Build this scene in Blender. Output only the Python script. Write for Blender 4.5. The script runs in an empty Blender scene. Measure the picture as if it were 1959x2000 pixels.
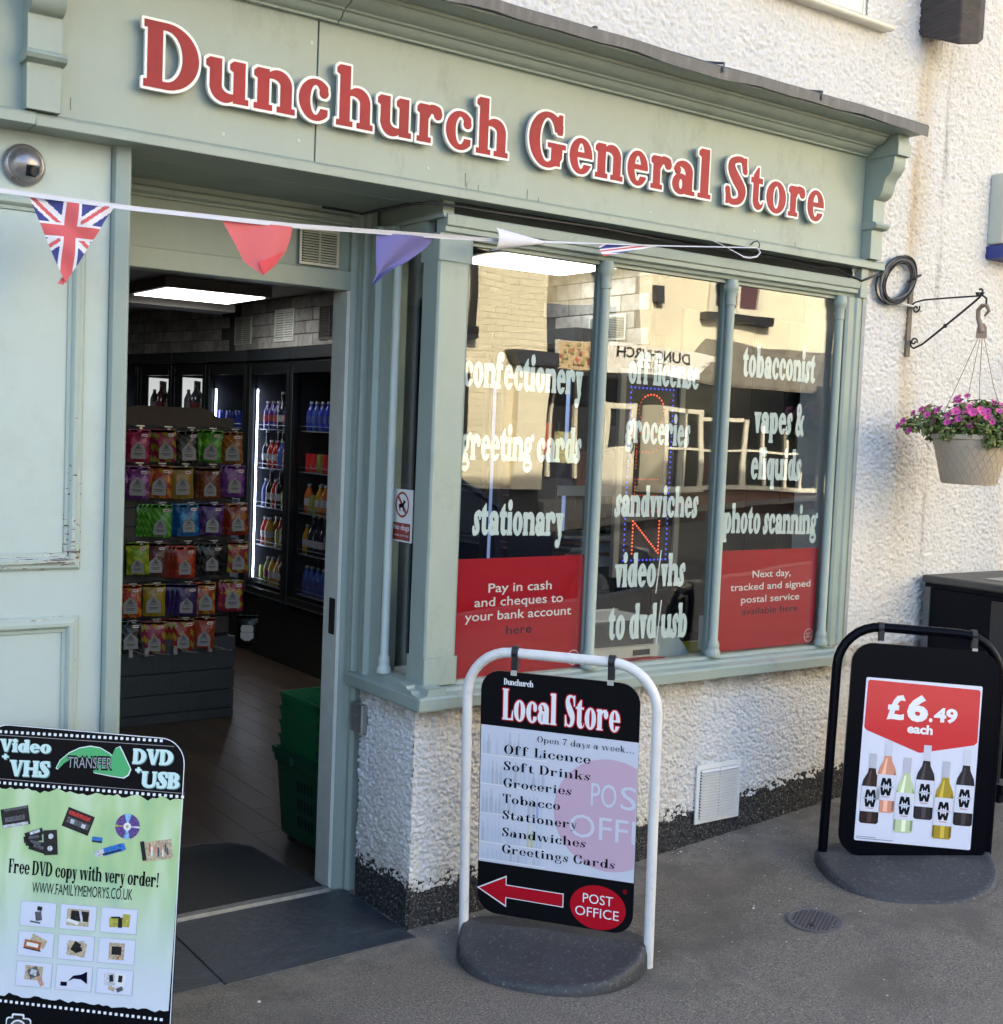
import bpy, bmesh, math, random
import numpy as np
from mathutils import Vector, Matrix
from mathutils.geometry import tessellate_polygon
R = math.radians
random.seed(7); RNG = np.random.default_rng(11)
scene = bpy.context.scene
COL = scene.collection

# ---------------------------------------------------------------- camera, sky, sun, exposure
cam_d = bpy.data.cameras.new('camera'); cam = bpy.data.objects.new('camera', cam_d); COL.objects.link(cam)
cam_d.sensor_fit = 'HORIZONTAL'; cam_d.sensor_width = 36; cam_d.lens = 44.64; cam_d.clip_start = .05; cam_d.clip_end = 400
cam.matrix_world = Matrix.Translation((-1.9358, -3.6286, 1.55)) @ Matrix.Rotation(R(-35.53), 4, 'Z') @ Matrix.Rotation(R(90-3.644), 4, 'X') @ Matrix.Rotation(R(2.3626), 4, 'Z')
scene.camera = cam
SUN_EL, SUN_AZ = 35.0, -22.0         # azimuth measured from +Y towards +X
w = bpy.data.worlds.new('World'); scene.world = w; w.use_nodes = True
nt = w.node_tree; bg = nt.nodes['Background']; sky = nt.nodes.new('ShaderNodeTexSky')
sky.sky_type = 'NISHITA'; sky.sun_disc = False; sky.sun_elevation = R(SUN_EL); sky.sun_rotation = R(SUN_AZ); sky.air_density = .85; sky.dust_density = 3.6; sky.ozone_density = .7
nt.links.new(sky.outputs[0], bg.inputs[0]); bg.inputs[1].default_value = 0.15
sl = bpy.data.lights.new('sun', 'SUN'); sl.energy = 5.0; sl.angle = R(.53); sl.color = (1, .91, .76)
so = bpy.data.objects.new('sun', sl); COL.objects.link(so)
sd = Vector((math.sin(R(SUN_AZ))*math.cos(R(SUN_EL)), math.cos(R(SUN_AZ))*math.cos(R(SUN_EL)), math.sin(R(SUN_EL))))
so.rotation_euler = sd.to_track_quat('Z', 'Y').to_euler(); so.location = (0, 6, 12)
vs = scene.view_settings
vs.view_transform = 'Standard'; vs.look = 'None'; vs.gamma = 1; vs.use_curve_mapping = False; vs.exposure = 2.5
scene.cycles.max_bounces = 9; scene.cycles.transparent_max_bounces = 16; scene.cycles.glossy_bounces = 4
scene.cycles.use_denoising = True; scene.cycles.caustics_reflective = False; scene.cycles.caustics_refractive = False
scene.cycles.sample_clamp_indirect = 6

# ---------------------------------------------------------------- materials
MATS = {}
def lin(c):
    return tuple(((x/12.92) if x <= .04045 else ((x+.055)/1.055)**2.4) for x in c)
def hexc(h): return lin(tuple(int(h[i:i+2], 16)/255 for i in (0, 2, 4)))
def mat(name, color=(.5, .5, .5), rough=.55, metal=0, spec=.5, var=0, vscale=6, bump=0, bscale=60, emit=None, es=1, stretch=None, dirt=None, dscale=3, coat=0, alpha=1):
    if name in MATS: return MATS[name]
    m = bpy.data.materials.new(name); m.use_nodes = True; MATS[name] = m
    n = m.node_tree.nodes; l = m.node_tree.links; b = n['Principled BSDF']
    if isinstance(color, str): color = hexc(color)
    b.inputs['Base Color'].default_value = (*color, 1); b.inputs['Roughness'].default_value = rough; b.inputs['Metallic'].default_value = metal
    b.inputs['Specular IOR Level'].default_value = spec
    if coat: b.inputs['Coat Weight'].default_value = coat
    if emit: b.inputs['Emission Color'].default_value = (*emit, 1); b.inputs['Emission Strength'].default_value = es
    if alpha < 1: b.inputs['Alpha'].default_value = alpha
    vec = None
    if var or bump or dirt:
        tc = n.new('ShaderNodeNewGeometry'); vec = tc.outputs['Position']
        if stretch:
            mp = n.new('ShaderNodeVectorMath'); mp.operation = 'MULTIPLY'; mp.inputs[1].default_value = stretch; l.new(vec, mp.inputs[0]); vec = mp.outputs[0]
    col = None
    if var:
        t = n.new('ShaderNodeTexNoise'); t.inputs['Scale'].default_value = vscale; t.inputs['Detail'].default_value = 6; t.inputs['Roughness'].default_value = .65; l.new(vec, t.inputs['Vector'])
        r = n.new('ShaderNodeMapRange'); r.inputs[1].default_value = .3; r.inputs[2].default_value = .7; r.inputs[3].default_value = 1-var; r.inputs[4].default_value = 1+var; l.new(t.outputs[0], r.inputs[0])
        v = n.new('ShaderNodeVectorMath'); v.operation = 'SCALE'; v.inputs[0].default_value = color; l.new(r.outputs[0], v.inputs['Scale']); col = v.outputs[0]
        r2 = n.new('ShaderNodeMapRange'); r2.inputs[3].default_value = max(0, rough-.12); r2.inputs[4].default_value = min(1, rough+.12); l.new(t.outputs[0], r2.inputs[0]); l.new(r2.outputs[0], b.inputs['Roughness'])
    if dirt:
        t = n.new('ShaderNodeTexNoise'); t.inputs['Scale'].default_value = dscale; t.inputs['Detail'].default_value = 9; t.inputs['Roughness'].default_value = .75; l.new(vec, t.inputs['Vector'])
        r = n.new('ShaderNodeMapRange'); r.inputs[1].default_value = .55; r.inputs[2].default_value = .72; r.inputs[4].default_value = dirt[1]; l.new(t.outputs[0], r.inputs[0])
        mx = n.new('ShaderNodeMix'); mx.data_type = 'RGBA'; mx.inputs[7].default_value = (*dirt[0], 1)
        if col: l.new(col, mx.inputs[6])
        else: mx.inputs[6].default_value = (*color, 1)
        l.new(r.outputs[0], mx.inputs[0]); col = mx.outputs[2]
    if col: l.new(col, b.inputs['Base Color'])
    if bump:
        t = n.new('ShaderNodeTexNoise'); t.inputs['Scale'].default_value = bscale; t.inputs['Detail'].default_value = 5; l.new(vec, t.inputs['Vector'])
        bp = n.new('ShaderNodeBump'); bp.inputs['Strength'].default_value = 1; bp.inputs['Distance'].default_value = bump; l.new(t.outputs[0], bp.inputs['Height']); l.new(bp.outputs[0], b.inputs['Normal'])
    return m

def glass_mat(name, tint=(1, 1, 1), ior=1.5, rough=0.0, boost=1.0):
    m = bpy.data.materials.new(name); m.use_nodes = True; n = m.node_tree.nodes; l = m.node_tree.links
    n.remove(n['Principled BSDF']); o = n['Material Output']
    f = n.new('ShaderNodeFresnel'); gb = n.new('ShaderNodeNewGeometry'); mr_ = n.new('ShaderNodeMapRange'); mr_.inputs[3].default_value = ior; mr_.inputs[4].default_value = 1/ior; l.new(gb.outputs['Backfacing'], mr_.inputs[0]); l.new(mr_.outputs[0], f.inputs[0])
    mu = n.new('ShaderNodeMath'); mu.operation = 'MULTIPLY'; mu.inputs[1].default_value = boost; mu.use_clamp = True; l.new(f.outputs[0], mu.inputs[0])
    t = n.new('ShaderNodeBsdfTransparent'); t.inputs[0].default_value = (*tint, 1)
    g = n.new('ShaderNodeBsdfGlossy'); g.inputs['Roughness'].default_value = rough
    mx = n.new('ShaderNodeMixShader'); l.new(mu.outputs[0], mx.inputs[0]); l.new(t.outputs[0], mx.inputs[1]); l.new(g.outputs[0], mx.inputs[2]); l.new(mx.outputs[0], o.inputs[0])
    if name.startswith('shop'):
        tn = n.new('ShaderNodeTexNoise'); tn.inputs['Scale'].default_value = 2.2; tn.inputs['Detail'].default_value = 1
        ge = n.new('ShaderNodeNewGeometry'); l.new(ge.outputs['Position'], tn.inputs['Vector'])
        bp = n.new('ShaderNodeBump'); bp.inputs['Distance'].default_value = .0016; l.new(tn.outputs[0], bp.inputs['Height']); l.new(bp.outputs[0], g.inputs['Normal'])
    MATS[name] = m
    return m

# ---------------------------------------------------------------- mesh building
def area2(l): return sum(a[0]*b[1]-b[0]*a[1] for a, b in zip(l, l[1:]+l[:1]))
def pin(p, l):
    c = False
    for a, b in zip(l, l[1:]+l[:1]):
        if (a[1] > p[1]) != (b[1] > p[1]) and p[0] < (b[0]-a[0])*(p[1]-a[1])/(b[1]-a[1])+a[0]: c = not c
    return c
def fill2d(L):
    """triangles over nested loops; every outer loop is filled with its own holes"""
    off = [0]
    for l in L: off.append(off[-1]+len(l))
    par = [[j for j in range(len(L)) if j != i and abs(area2(L[j])) > abs(area2(L[i])) and pin(L[i][0], L[j])] for i in range(len(L))] if len(L) > 1 else [[]]
    out = []
    for i in range(len(L)):
        if len(par[i]) % 2: continue
        grp = [i]+[j for j in range(len(L)) if i in par[j] and len(par[j]) == len(par[i])+1]
        idx = [k for g in grp for k in range(off[g], off[g+1])]
        x0, y0 = L[i][0]; w = max(max(abs(p[0]-x0), abs(p[1]-y0)) for p in L[i])+1e-9
        out += [tuple(idx[k] for k in t) for t in tessellate_polygon([[Vector(((p[0]-x0)/w*10, (p[1]-y0)/w*10, 0)) for p in L[g]] for g in grp])]
    return out
class MB:
    def __init__(self, M=None): self.v, self.f, self.fm, self.mats, self.M = [], [], [], [], M
    def _m(self, m):
        if m is None: return 0
        if m not in self.mats: self.mats.append(m)
        return self.mats.index(m)
    def add(self, vs, fs, m=None):
        o = len(self.v); k = self._m(m)
        self.v += [self.M @ Vector(p) for p in vs] if self.M else [tuple(p) for p in vs]
        self.f += [tuple(o+i for i in f) for f in fs]; self.fm += [k]*len(fs)
        return self
    def box(self, x0, x1, y0, y1, z0, z1, m=None):
        return self.add([(x0, y0, z0), (x1, y0, z0), (x1, y1, z0), (x0, y1, z0), (x0, y0, z1), (x1, y0, z1), (x1, y1, z1), (x0, y1, z1)],
                        [(0, 3, 2, 1), (4, 5, 6, 7), (0, 1, 5, 4), (1, 2, 6, 5), (2, 3, 7, 6), (3, 0, 4, 7)], m)
    def quad(self, a, b, c, d, m=None): return self.add([a, b, c, d], [(0, 1, 2, 3)], m)
    def extrude(self, prof, a, b, axis='x', m=None, caps=True):
        """closed 2D profile swept from a to b; axis x: profile (y,z); y: (x,z); z: (x,y)"""
        n = len(prof); P = lambda t, p: {'x': (t, p[0], p[1]), 'y': (p[0], t, p[1]), 'z': (p[0], p[1], t)}[axis]
        vs = [P(a, p) for p in prof]+[P(b, p) for p in prof]
        fs = [(i, (i+1) % n, n+(i+1) % n, n+i) for i in range(n)]
        if caps:
            tri = fill2d([prof])
            fs += [tuple(t) for t in tri]+[tuple(n+i for i in t[::-1]) for t in tri]
        return self.add(vs, fs, m)
    def tube(self, pts, r, seg=8, m=None, closed=False, caps=True):
        pts = [Vector(p) for p in pts]; n = len(pts); rr = r if isinstance(r, (list, tuple)) else [r]*n
        vs, fs = [], []; up = None
        for i in range(n):
            a = pts[(i-1) % n] if closed or i else pts[0]; b = pts[(i+1) % n] if closed or i < n-1 else pts[-1]
            t = (b-a).normalized()
            if up is None: up = t.orthogonal().normalized()
            up = (up-t*up.dot(t)).normalized(); q = t.cross(up)
            for k in range(seg):
                c = 2*math.pi*k/seg; vs.append(pts[i]+(up*math.cos(c)+q*math.sin(c))*rr[i])
        for i in range(n if closed else n-1):
            for k in range(seg):
                j = (i+1) % n; fs.append((i*seg+k, i*seg+(k+1) % seg, j*seg+(k+1) % seg, j*seg+k))
        if caps and not closed: fs += [tuple(range(seg))[::-1], tuple((n-1)*seg+k for k in range(seg))]
        return self.add(vs, fs, m)
    def lathe(self, prof, c=(0, 0, 0), seg=20, m=None, ax='z'):
        vs, fs = [], []; n = len(prof)
        for r, z in prof:
            for k in range(seg):
                a = 2*math.pi*k/seg; p = (r*math.cos(a), r*math.sin(a), z)
                if ax == 'y': p = (p[0], -p[2], p[1])
                vs.append((c[0]+p[0], c[1]+p[1], c[2]+p[2]))
        for i in range(n-1):
            for k in range(seg): fs.append((i*seg+k, i*seg+(k+1) % seg, (i+1)*seg+(k+1) % seg, (i+1)*seg+k))
        fs += [tuple(range(seg))[::-1], tuple((n-1)*seg+k for k in range(seg))]
        return self.add(vs, fs, m)
    def loops(self, L, y, m=None, depth=0, side=None):
        """2D loops (x,z) filled, facing -Y at y; depth extrudes back to y+depth"""
        L = [l for l in L if len(l) > 2]
        if not L: return self
        tri = fill2d(L)
        fl = [p for l in L for p in l]
        fs = []
        for t in tri:
            a, b, c = (fl[i] for i in t)
            s = (b[0]-a[0])*(c[1]-a[1])-(b[1]-a[1])*(c[0]-a[0])
            fs.append(tuple(t) if s > 0 else tuple(t[::-1]))
        self.add([(p[0], y, p[1]) for p in fl], fs, m)
        if depth:
            for l in L:
                n = len(l)
                self.add([(p[0], y, p[1]) for p in l]+[(p[0], y+depth, p[1]) for p in l], [(i, (i+1) % n, n+(i+1) % n, n+i) for i in range(n)], side or m)
        return self
    def rrect(self, x0, x1, z0, z1, r, y, m=None, depth=0, seg=6):
        return self.loops([rrect(x0, x1, z0, z1, r, seg)], y, m, depth)
    def disc(self, cx, cz, rx, rz, y, m=None, seg=32, depth=0):
        return self.loops([[(cx+rx*math.cos(2*math.pi*k/seg), cz+rz*math.sin(2*math.pi*k/seg)) for k in range(seg)]], y, m, depth)

def rrect(x0, x1, z0, z1, r, seg=6):
    rs = r if isinstance(r, (list, tuple)) else [r]*4      # br, tr, tl, bl
    out = []
    for (cx, cz, a0), q in zip([(x1, z0, -90), (x1, z1, 0), (x0, z1, 90), (x0, z0, 180)], rs):
        sx = -1 if cx == x1 else 1; sz = 1 if cz == z0 else -1
        if q <= 0: out.append((cx, cz)); continue
        for k in range(seg+1):
            a = R(a0+90*k/seg); out.append((cx+sx*q+q*math.cos(a), cz+sz*q+q*math.sin(a)))
    return out

def obj(name, mb, m=None, parent=None, local=False, smooth=0, bevel=0, bseg=2, kind=None, label=None):
    me = bpy.data.meshes.new(name)
    me.from_pydata([tuple(p) for p in mb.v], [], mb.f)
    ms = mb.mats if mb.mats else [m]
    if m is not None and m not in ms: ms = ms+[m]
    for q in ms: me.materials.append(q)
    if len(mb.mats) > 1: me.polygons.foreach_set('material_index', mb.fm)
    me.update()
    o = bpy.data.objects.new(name, me); COL.objects.link(o)
    if parent is not None:
        o.parent = parent
        if not local:
            root = parent
            while root.parent: root = root.parent
            o.matrix_parent_inverse = Matrix.Identity(4) if parent is not root else Matrix.LocRotScale(root.location, root.rotation_euler, None).inverted()
            if parent is not root: o.matrix_parent_inverse = Matrix.Identity(4)
    if smooth:
        bm = bmesh.new(); bm.from_mesh(me); bmesh.ops.remove_doubles(bm, verts=bm.verts, dist=1e-5)
        for f in bm.faces: f.smooth = True
        for e in bm.edges:
            if len(e.link_faces) == 2 and e.calc_face_angle(0) > R(smooth): e.smooth = False
        bm.to_mesh(me); bm.free()
    if bevel:
        b = o.modifiers.new('bevel', 'BEVEL'); b.width = bevel; b.segments = bseg; b.limit_method = 'ANGLE'; b.angle_limit = R(35); b.harden_normals = False
    if kind: o['kind'] = kind
    if label: o['label'] = label
    return o

def thing(name, label, cat, loc=(0, 0, 0), rot=(0, 0, 0), group=None):
    o = bpy.data.objects.new(name, None); COL.objects.link(o); o.location = loc; o.rotation_euler = rot; o.empty_display_size = .1
    o['label'] = label; o['category'] = cat
    if group: o['group'] = group
    return o
def tag(o, label, cat, group=None):
    o['label'] = label; o['category'] = cat
    if group: o['group'] = group
    return o
def struct(name, mb, m, **k): return obj(name, mb, m, kind='structure', **k)
def dup(root, loc=None, rot=None, label=None, group=None):
    r = root.copy(); COL.objects.link(r)
    if loc is not None: r.location = loc
    if rot is not None: r.rotation_euler = rot
    if label: r['label'] = label
    if group: r['group'] = group
    for ch in list(root.children):
        c = ch.copy(); COL.objects.link(c); c.parent = r
        for g in list(ch.children):
            d = g.copy(); COL.objects.link(d); d.parent = c
    return r

# sans lettering from the built-in font, flattened to loops
FC = {}
def sans(s, bold=0.0):
    k = (s, bold)
    if k in FC: return FC[k]
    c = bpy.data.curves.new('t', 'FONT'); c.body = s; c.size = 1; c.resolution_u = 3; c.offset = bold; c.fill_mode = 'FRONT'
    o = bpy.data.objects.new('t', c); COL.objects.link(o); dg = bpy.context.evaluated_depsgraph_get(); me = bpy.data.meshes.new_from_object(o.evaluated_get(dg))
    vs = [(v.co.x, v.co.y) for v in me.vertices]; fs = [tuple(p.vertices) for p in me.polygons]
    bpy.data.objects.remove(o); bpy.data.curves.remove(c); bpy.data.meshes.remove(me)
    FC[k] = (vs, fs); return FC[k]
def put_sans(mb, s, x0, x1, z, h, y, m, bold=.0, shear=0.0, mirror=False):
    """text fitted between x0 and x1, baseline z, cap height h"""
    vs, fs = sans(s, bold); a = min(v[0] for v in vs); b = max(v[0] for v in vs); k = (x1-x0)/(b-a); q = h/.70
    P = [((x0+(v[0]-a)*k) if not mirror else (x1-(v[0]-a)*k), y, z+v[1]*q+shear*(v[0]-a)*k) for v in vs]
    mb.add(P, [f if not mirror else f[::-1] for f in fs], m)
def put_serif(mb, s, x0, x1, z, cap, font, y, m, depth=0, side=None, border=0, track=.03, z1=None, each=None, seplist=None):
    """serif text fitted between x0 and x1"""
    items = []; x = 0
    for ch in s:
        if ch == ' ': x += .30; continue
        L, wd = glyph(font, ch); items.append((ch, x, wd)); x += wd+track
    total = x-track; k = (x1-x0)/total; xs = k/cap
    for ch, px, wd in items:
        L, w2 = glyph(font, ch, border, xs) if border else glyph(font, ch)
        zz = z+((z1-z)*(px/total) if z1 is not None else 0)
        sx = cap if border else k
        LL = [[(x0+px*k+a*sx, zz+b*cap) for a, b in l] for l in L]
        mb.loops(LL, y, m, depth, side)
# ---------------------------------------------------------------- lettering: serif glyphs drawn as distance fields
GN = 150
class Pen:
    """Distance-field pen. Cap height 1, x-height X, stem s, hairline h, serif thickness t, serif reach e."""
    def __init__(self, s=.2, h=.08, t=.07, e=.07, X=.68):
        self.s, self.h, self.t, self.e, self.X = s, h, t, e, X
    def grid(self, x0, x1, y0, y1, n=GN):
        nx = max(8, int((x1-x0)*n)); ny = max(8, int((y1-y0)*n))
        self.gx = np.linspace(x0, x1, nx); self.gy = np.linspace(y0, y1, ny)
        self.x, self.y = np.meshgrid(self.gx, self.gy)
    def box(self, x0, y0, x1, y1):
        cx, cy = (x0+x1)/2, (y0+y1)/2
        dx = np.abs(self.x-cx)-abs(x1-x0)/2; dy = np.abs(self.y-cy)-abs(y1-y0)/2
        return np.minimum(np.maximum(dx, dy), 0)+np.hypot(np.maximum(dx, 0), np.maximum(dy, 0))
    def ell(self, cx, cy, rx, ry):
        rx, ry = max(rx, .004), max(ry, .004)
        px, py = (self.x-cx), (self.y-cy)
        k0 = np.hypot(px/rx, py/ry)+1e-6; k1 = np.hypot(px/rx**2, py/ry**2)+1e-6
        return k0*(k0-1)/k1
    def disc(self, cx, cy, r): return np.hypot(self.x-cx, self.y-cy)-r
    def poly(self, pts):                      # convex, any winding
        a = sum(p[0]*q[1]-q[0]*p[1] for p, q in zip(pts, pts[1:]+pts[:1]))
        if a < 0: pts = pts[::-1]
        d = None
        for p, q in zip(pts, pts[1:]+pts[:1]):
            ex, ey = q[0]-p[0], q[1]-p[1]; L = math.hypot(ex, ey)+1e-9
            v = ((self.x-p[0])*ey-(self.y-p[1])*ex)/L
            d = v if d is None else np.maximum(d, v)
        return d
    def path(self, pts, n=14):                # pts: (x, y, radius) smooth Catmull-Rom stroke
        P = [pts[0]]+list(pts)+[pts[-1]]; d = None
        for i in range(1, len(P)-2):
            for k in range(n+(i == len(P)-3)):
                u = k/n
                c = [0.5*(2*P[i][j]+(P[i+1][j]-P[i-1][j])*u+(2*P[i-1][j]-5*P[i][j]+4*P[i+1][j]-P[i+2][j])*u*u+(3*P[i][j]-P[i-1][j]-3*P[i+1][j]+P[i+2][j])*u**3) for j in range(3)]
                v = self.disc(*c)
                d = v if d is None else np.minimum(d, v)
        return d
    def ring(self, x0, y0, x1, y1, s=None, h=None):
        s = s or self.s; h = h or self.h
        cx, cy, rx, ry = (x0+x1)/2, (y0+y1)/2, (x1-x0)/2, (y1-y0)/2
        return np.maximum(self.ell(cx, cy, rx, ry), -self.ell(cx, cy, rx-s, ry-h))
    def stem(self, x, y0, y1, s=None): return self.box(x, y0, x+(s or self.s), y1)
    def foot(self, x, y=0, s=None, l=1, r=1):  # slab under a stem
        s = s or self.s
        return self.box(x-self.e*l, y, x+s+self.e*r, y+self.t)
    def flag(self, x, y):                      # top-left serif of a stem whose top is y
        return self.poly([(x-self.e*1.05, y-self.t*.55), (x-self.e*1.05, y-self.t*1.45), (x+.02, y-self.t*1.9), (x+.02, y), (x, y)])
    def arch(self, x0, x1, y, ry, s=None, h=None):   # n-like arch springing from x0 to the right side x1, top at y
        s = s or self.s; h = h or self.h*1.5
        o = self.ell((x0+x1)/2, y-ry, (x1-x0)/2, ry)
        i = self.ell((x0+x1-s)/2, y-ry, (x1-s-x0)/2, max(.02, ry-h))
        return np.maximum(np.maximum(o, -i), (y-ry)-self.y)

def U(*a):
    r = a[0]
    for b in a[1:]: r = np.minimum(r, b)
    return r
def CUT(a, *b):
    for q in b: a = np.maximum(a, -q)
    return a

def glyph_field(p, ch):
    """returns advance width; leaves the field in p.f"""
    s, h, t, e, X = p.s, p.h, p.t, p.e, p.X
    G = lambda w, y0=-.14, y1=1.14: p.grid(-.16, w+.16, y0, y1)
    up = ch
    cw = .30+s*1.35                     # counter based width of n/o
    if ch in 'nhu':
        w = 2*s+.20+2*e*.9; G(w); a, b = e*.9, w-e*.9-s
        if ch in 'nh':
            top = X if ch == 'n' else 1.0
            f = U(p.stem(a, 0, top), p.foot(a), p.foot(b), p.stem(b, 0, X-.22), p.arch(a+s*.55, b+s, X+.012, .25), p.flag(a, top))
        else:
            f = U(p.stem(b, 0, X), p.box(b, 0, b+s+e, t), p.flag(a, X), p.flag(b, X), p.stem(a, .2, X))
            o = p.ell((a+b+s*.5)/2, .24, (b+s*.5-a)/2, .255); i = p.ell((a+s+b+s*.5)/2, .24, (b-s*.5-a)/2, .255-h*1.5)
            f = U(f, np.maximum(np.maximum(o, -i), p.y-.24))
    elif ch in 'ocedbpqg':
        pass
    if ch == 'o':
        w = cw+.06; G(w); f = p.ring(0.02, -.015, w-.02, X+.015)
    elif ch == 'c':
        w = cw; G(w); f = CUT(p.ring(.02, -.015, w+.06, X+.015), p.box(w*.62, X*.3, w+.3, X*.72), p.box(w-.02, -.2, w+.4, 1.2))
        f = U(f, p.disc(w-.01-s*.42, X*.70, s*.42))
    elif ch == 'e':
        w = cw+.01; G(w); f = CUT(p.ring(.02, -.015, w, X+.015, s=s*.95), p.box(w*.55, X*.27, w+.3, X*.46))
        f = U(f, p.box(s*.6, X*.46, w-s*.35, X*.46+h))
    elif ch == 's':
        w = .30+s*.75; G(w); a = s*.5
        r1 = h*.62
        f = p.path([(w-.05, X-.17, r1), (w-.10, X-.06, r1), (w*.5, X-r1, r1), (.03+a, X-.17, a*.72), (w*.5, X*.5, a*.98), (w-.02-a, .17, a*.78), (w*.48, r1-.01, r1), (.09, .07, r1), (.05, .18, r1)])
        f = U(f, p.box(w-.07, X-.23, w-.07+.055, X+.005), p.box(.01, -.005, .065, .22))
    elif ch in 'dq':
        w = cw+e*.8+.06; G(w, -.34, 1.14); b = w-e*.8-s
        f = U(p.ring(.02, -.015, b+s*.75, X+.015), p.stem(b, 0 if ch == 'd' else -.3, 1.0 if ch == 'd' else X))
        f = U(f, p.box(b, 0, w, t), p.flag(b, 1.0)) if ch == 'd' else U(f, p.foot(b, -.3))
    elif ch in 'bp':
        w = cw+e*.8+.06; G(w, -.34, 1.14); a = e*.8
        f = U(p.ring(a+s*.25, -.015, w-.02, X+.015), p.stem(a, 0 if ch == 'b' else -.3, 1.0 if ch == 'b' else X))
        f = U(f, p.flag(a, 1.0)) if ch == 'b' else U(f, p.foot(a, -.3), p.flag(a, X))
    elif ch == 'g':
        w = cw+.04; G(w, -.36, 1.14)
        f = U(p.ring(.04, X*.32, w-.09, X+.015, s=s*.85), p.ring(.0, -.31, w-.03, .10, s=s*.62, h=h*1.1), p.path([(w*.3, X*.36, h*.6), (.10, .19, h*.8), (.16, .10, h*.9), (w*.6, .07, h*.95)]))
        f = U(f, p.path([(w-.2, X-.06, h*.4), (w-.08, X+.01, h*.5), (w-.03, X-.02, h*.75)]))
    elif ch == 'a':
        w = cw+e*.5+.05; G(w); b = w-e-s-.02
        f = U(p.stem(b, .1, X-.2), p.box(b, 0, w-.01, t*.9), p.stem(b, 0, .2))
        o = p.ell((b+s)/2+.02, X-.2, (b+s)/2-.02, .215); i = p.ell((b)/2+.03, X-.2, b/2-.05, .215-h*1.3)
        f = U(f, np.maximum(np.maximum(o, -i), X-.2-p.y), p.disc(.06+s*.42, X-.19, s*.44))
        f = U(f, p.ring(.01, -.015, b+s*.55, X*.62, s=s*.92, h=h*1.1))
    elif ch == 'r':
        w = s*1.9+e+.16; G(w); a = e*.9
        f = U(p.stem(a, 0, X), p.foot(a, r=1.2), p.flag(a, X), p.disc(w-.03-s*.48, X-.05-s*.42, s*.5),
              p.path([(a+s*.8, X-.22, h*.5), (a+s+.05, X-.07, h*.75), (w-.03-s*.5, X-h*.9, h*.9)]))
    elif ch in 'il':
        w = s+2*e; G(w); top = X if ch == 'i' else 1.0
        f = U(p.stem(e, 0, top), p.foot(e), p.flag(e, top))
        if ch == 'i': f = U(f, p.disc(e+s*.5, X+.19, s*.56))
    elif ch == 't':
        w = s+e+.20; G(w); a = .09
        f = U(p.poly([(a, .15), (a+s, .15), (a+s, X+.22), (a+s*.75, X+.22), (a, X+.05)]), p.box(0, X-h*1.15, w-.03, X),
              np.maximum(CUT(p.ell((a+w)/2+.015, .17, (w-a)/2+.01, .185), p.ell((a+s+w)/2+.01, .19, (w-a-s)/2-.005, .185-h)), p.y-.17))
    elif ch == 'f':
        w = s+e+.24; G(w); a = e
        f = U(p.stem(a, 0, .8), p.foot(a, r=1.3), p.box(0, X-h*1.15, w-.08, X), p.disc(w-.02-s*.42, .86, s*.46),
              np.maximum(CUT(p.ell((a+w)/2, .8, (w-a)/2, .21), p.ell((a+s+w)/2, .8, (w-a-s)/2, .21-h*1.2)), .8-p.y))
    elif ch in 'vwy':
        n = 2 if ch == 'w' else 1; u = .30+s*.85; w = u*n+e*.6+(0 if n == 1 else .02); G(w, -.36, 1.14)
        f = None
        for k in range(n):
            x = e*.5+k*u*.93
            d = U(p.poly([(x, X), (x+s*1.05, X), (x+u*.5+s*.42, 0), (x+u*.5-s*.28, 0)]), p.poly([(x+u-h*1.3, X), (x+u-.02, X), (x+u*.5+s*.42, 0), (x+u*.5+s*.05, 0)]), p.box(x-e*.6, X-t, x+s*1.05+e*.7, X))
            d = U(d, p.box(x+u-h*1.3-e*.8, X-t, x+u+e*.35, X)) if k == n-1 else d
            f = d if f is None else U(f, d)
        if ch == 'y':
            f = U(f, p.path([(e*.5+u*.5+.08, .06, h*.7), (e*.5+u*.5-.03, -.2, h*.75), (u*.28, -.27, h*.8)]), p.disc(u*.2, -.22, s*.42))
    elif ch == 'k':
        w = 2*s+.2+e*1.6; G(w); a = e*.9
        f = U(p.stem(a, 0, 1), p.foot(a), p.flag(a, 1), p.poly([(a+s-.02, .22), (w-e-.02, X-.01), (w-e-.05-h*1.6, X-.01), (a+s-.02, .22+h*1.8)]),
              p.poly([(a+s*1.2, .38), (a+s*2.0, .46), (w-e*.6, .02), (w-e*.6-s, .02)]), p.foot(w-e*1.2-s*.9, s=s*.8), p.box(w-s-e*2, X-t, w-.0, X))
    elif ch == 'D':
        w = .46+s*1.5; G(w); a = e*.8
        o = p.ell(.30, .5, w-.32, .5); i = p.ell(.30, .5, w-.32-s*1.1, .5-h*1.15)
        o = U(np.maximum(o, .30-p.x), p.box(a, 0, .31, 1)); i = U(np.maximum(i, .30-p.x), p.box(a+s, h*1.15, .31, 1-h*1.15))
        f = U(CUT(o, i), p.box(0, 0, a+s, h*1.15), p.box(0, 1-h*1.15, a+s, 1))
    elif ch in 'OCG':
        w = .50+s*1.35; G(w)
        f = p.ring(.02, -.015, w-.02+(0 if ch == 'O' else .04), 1.015, s=s*1.1, h=h*1.1)
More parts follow.
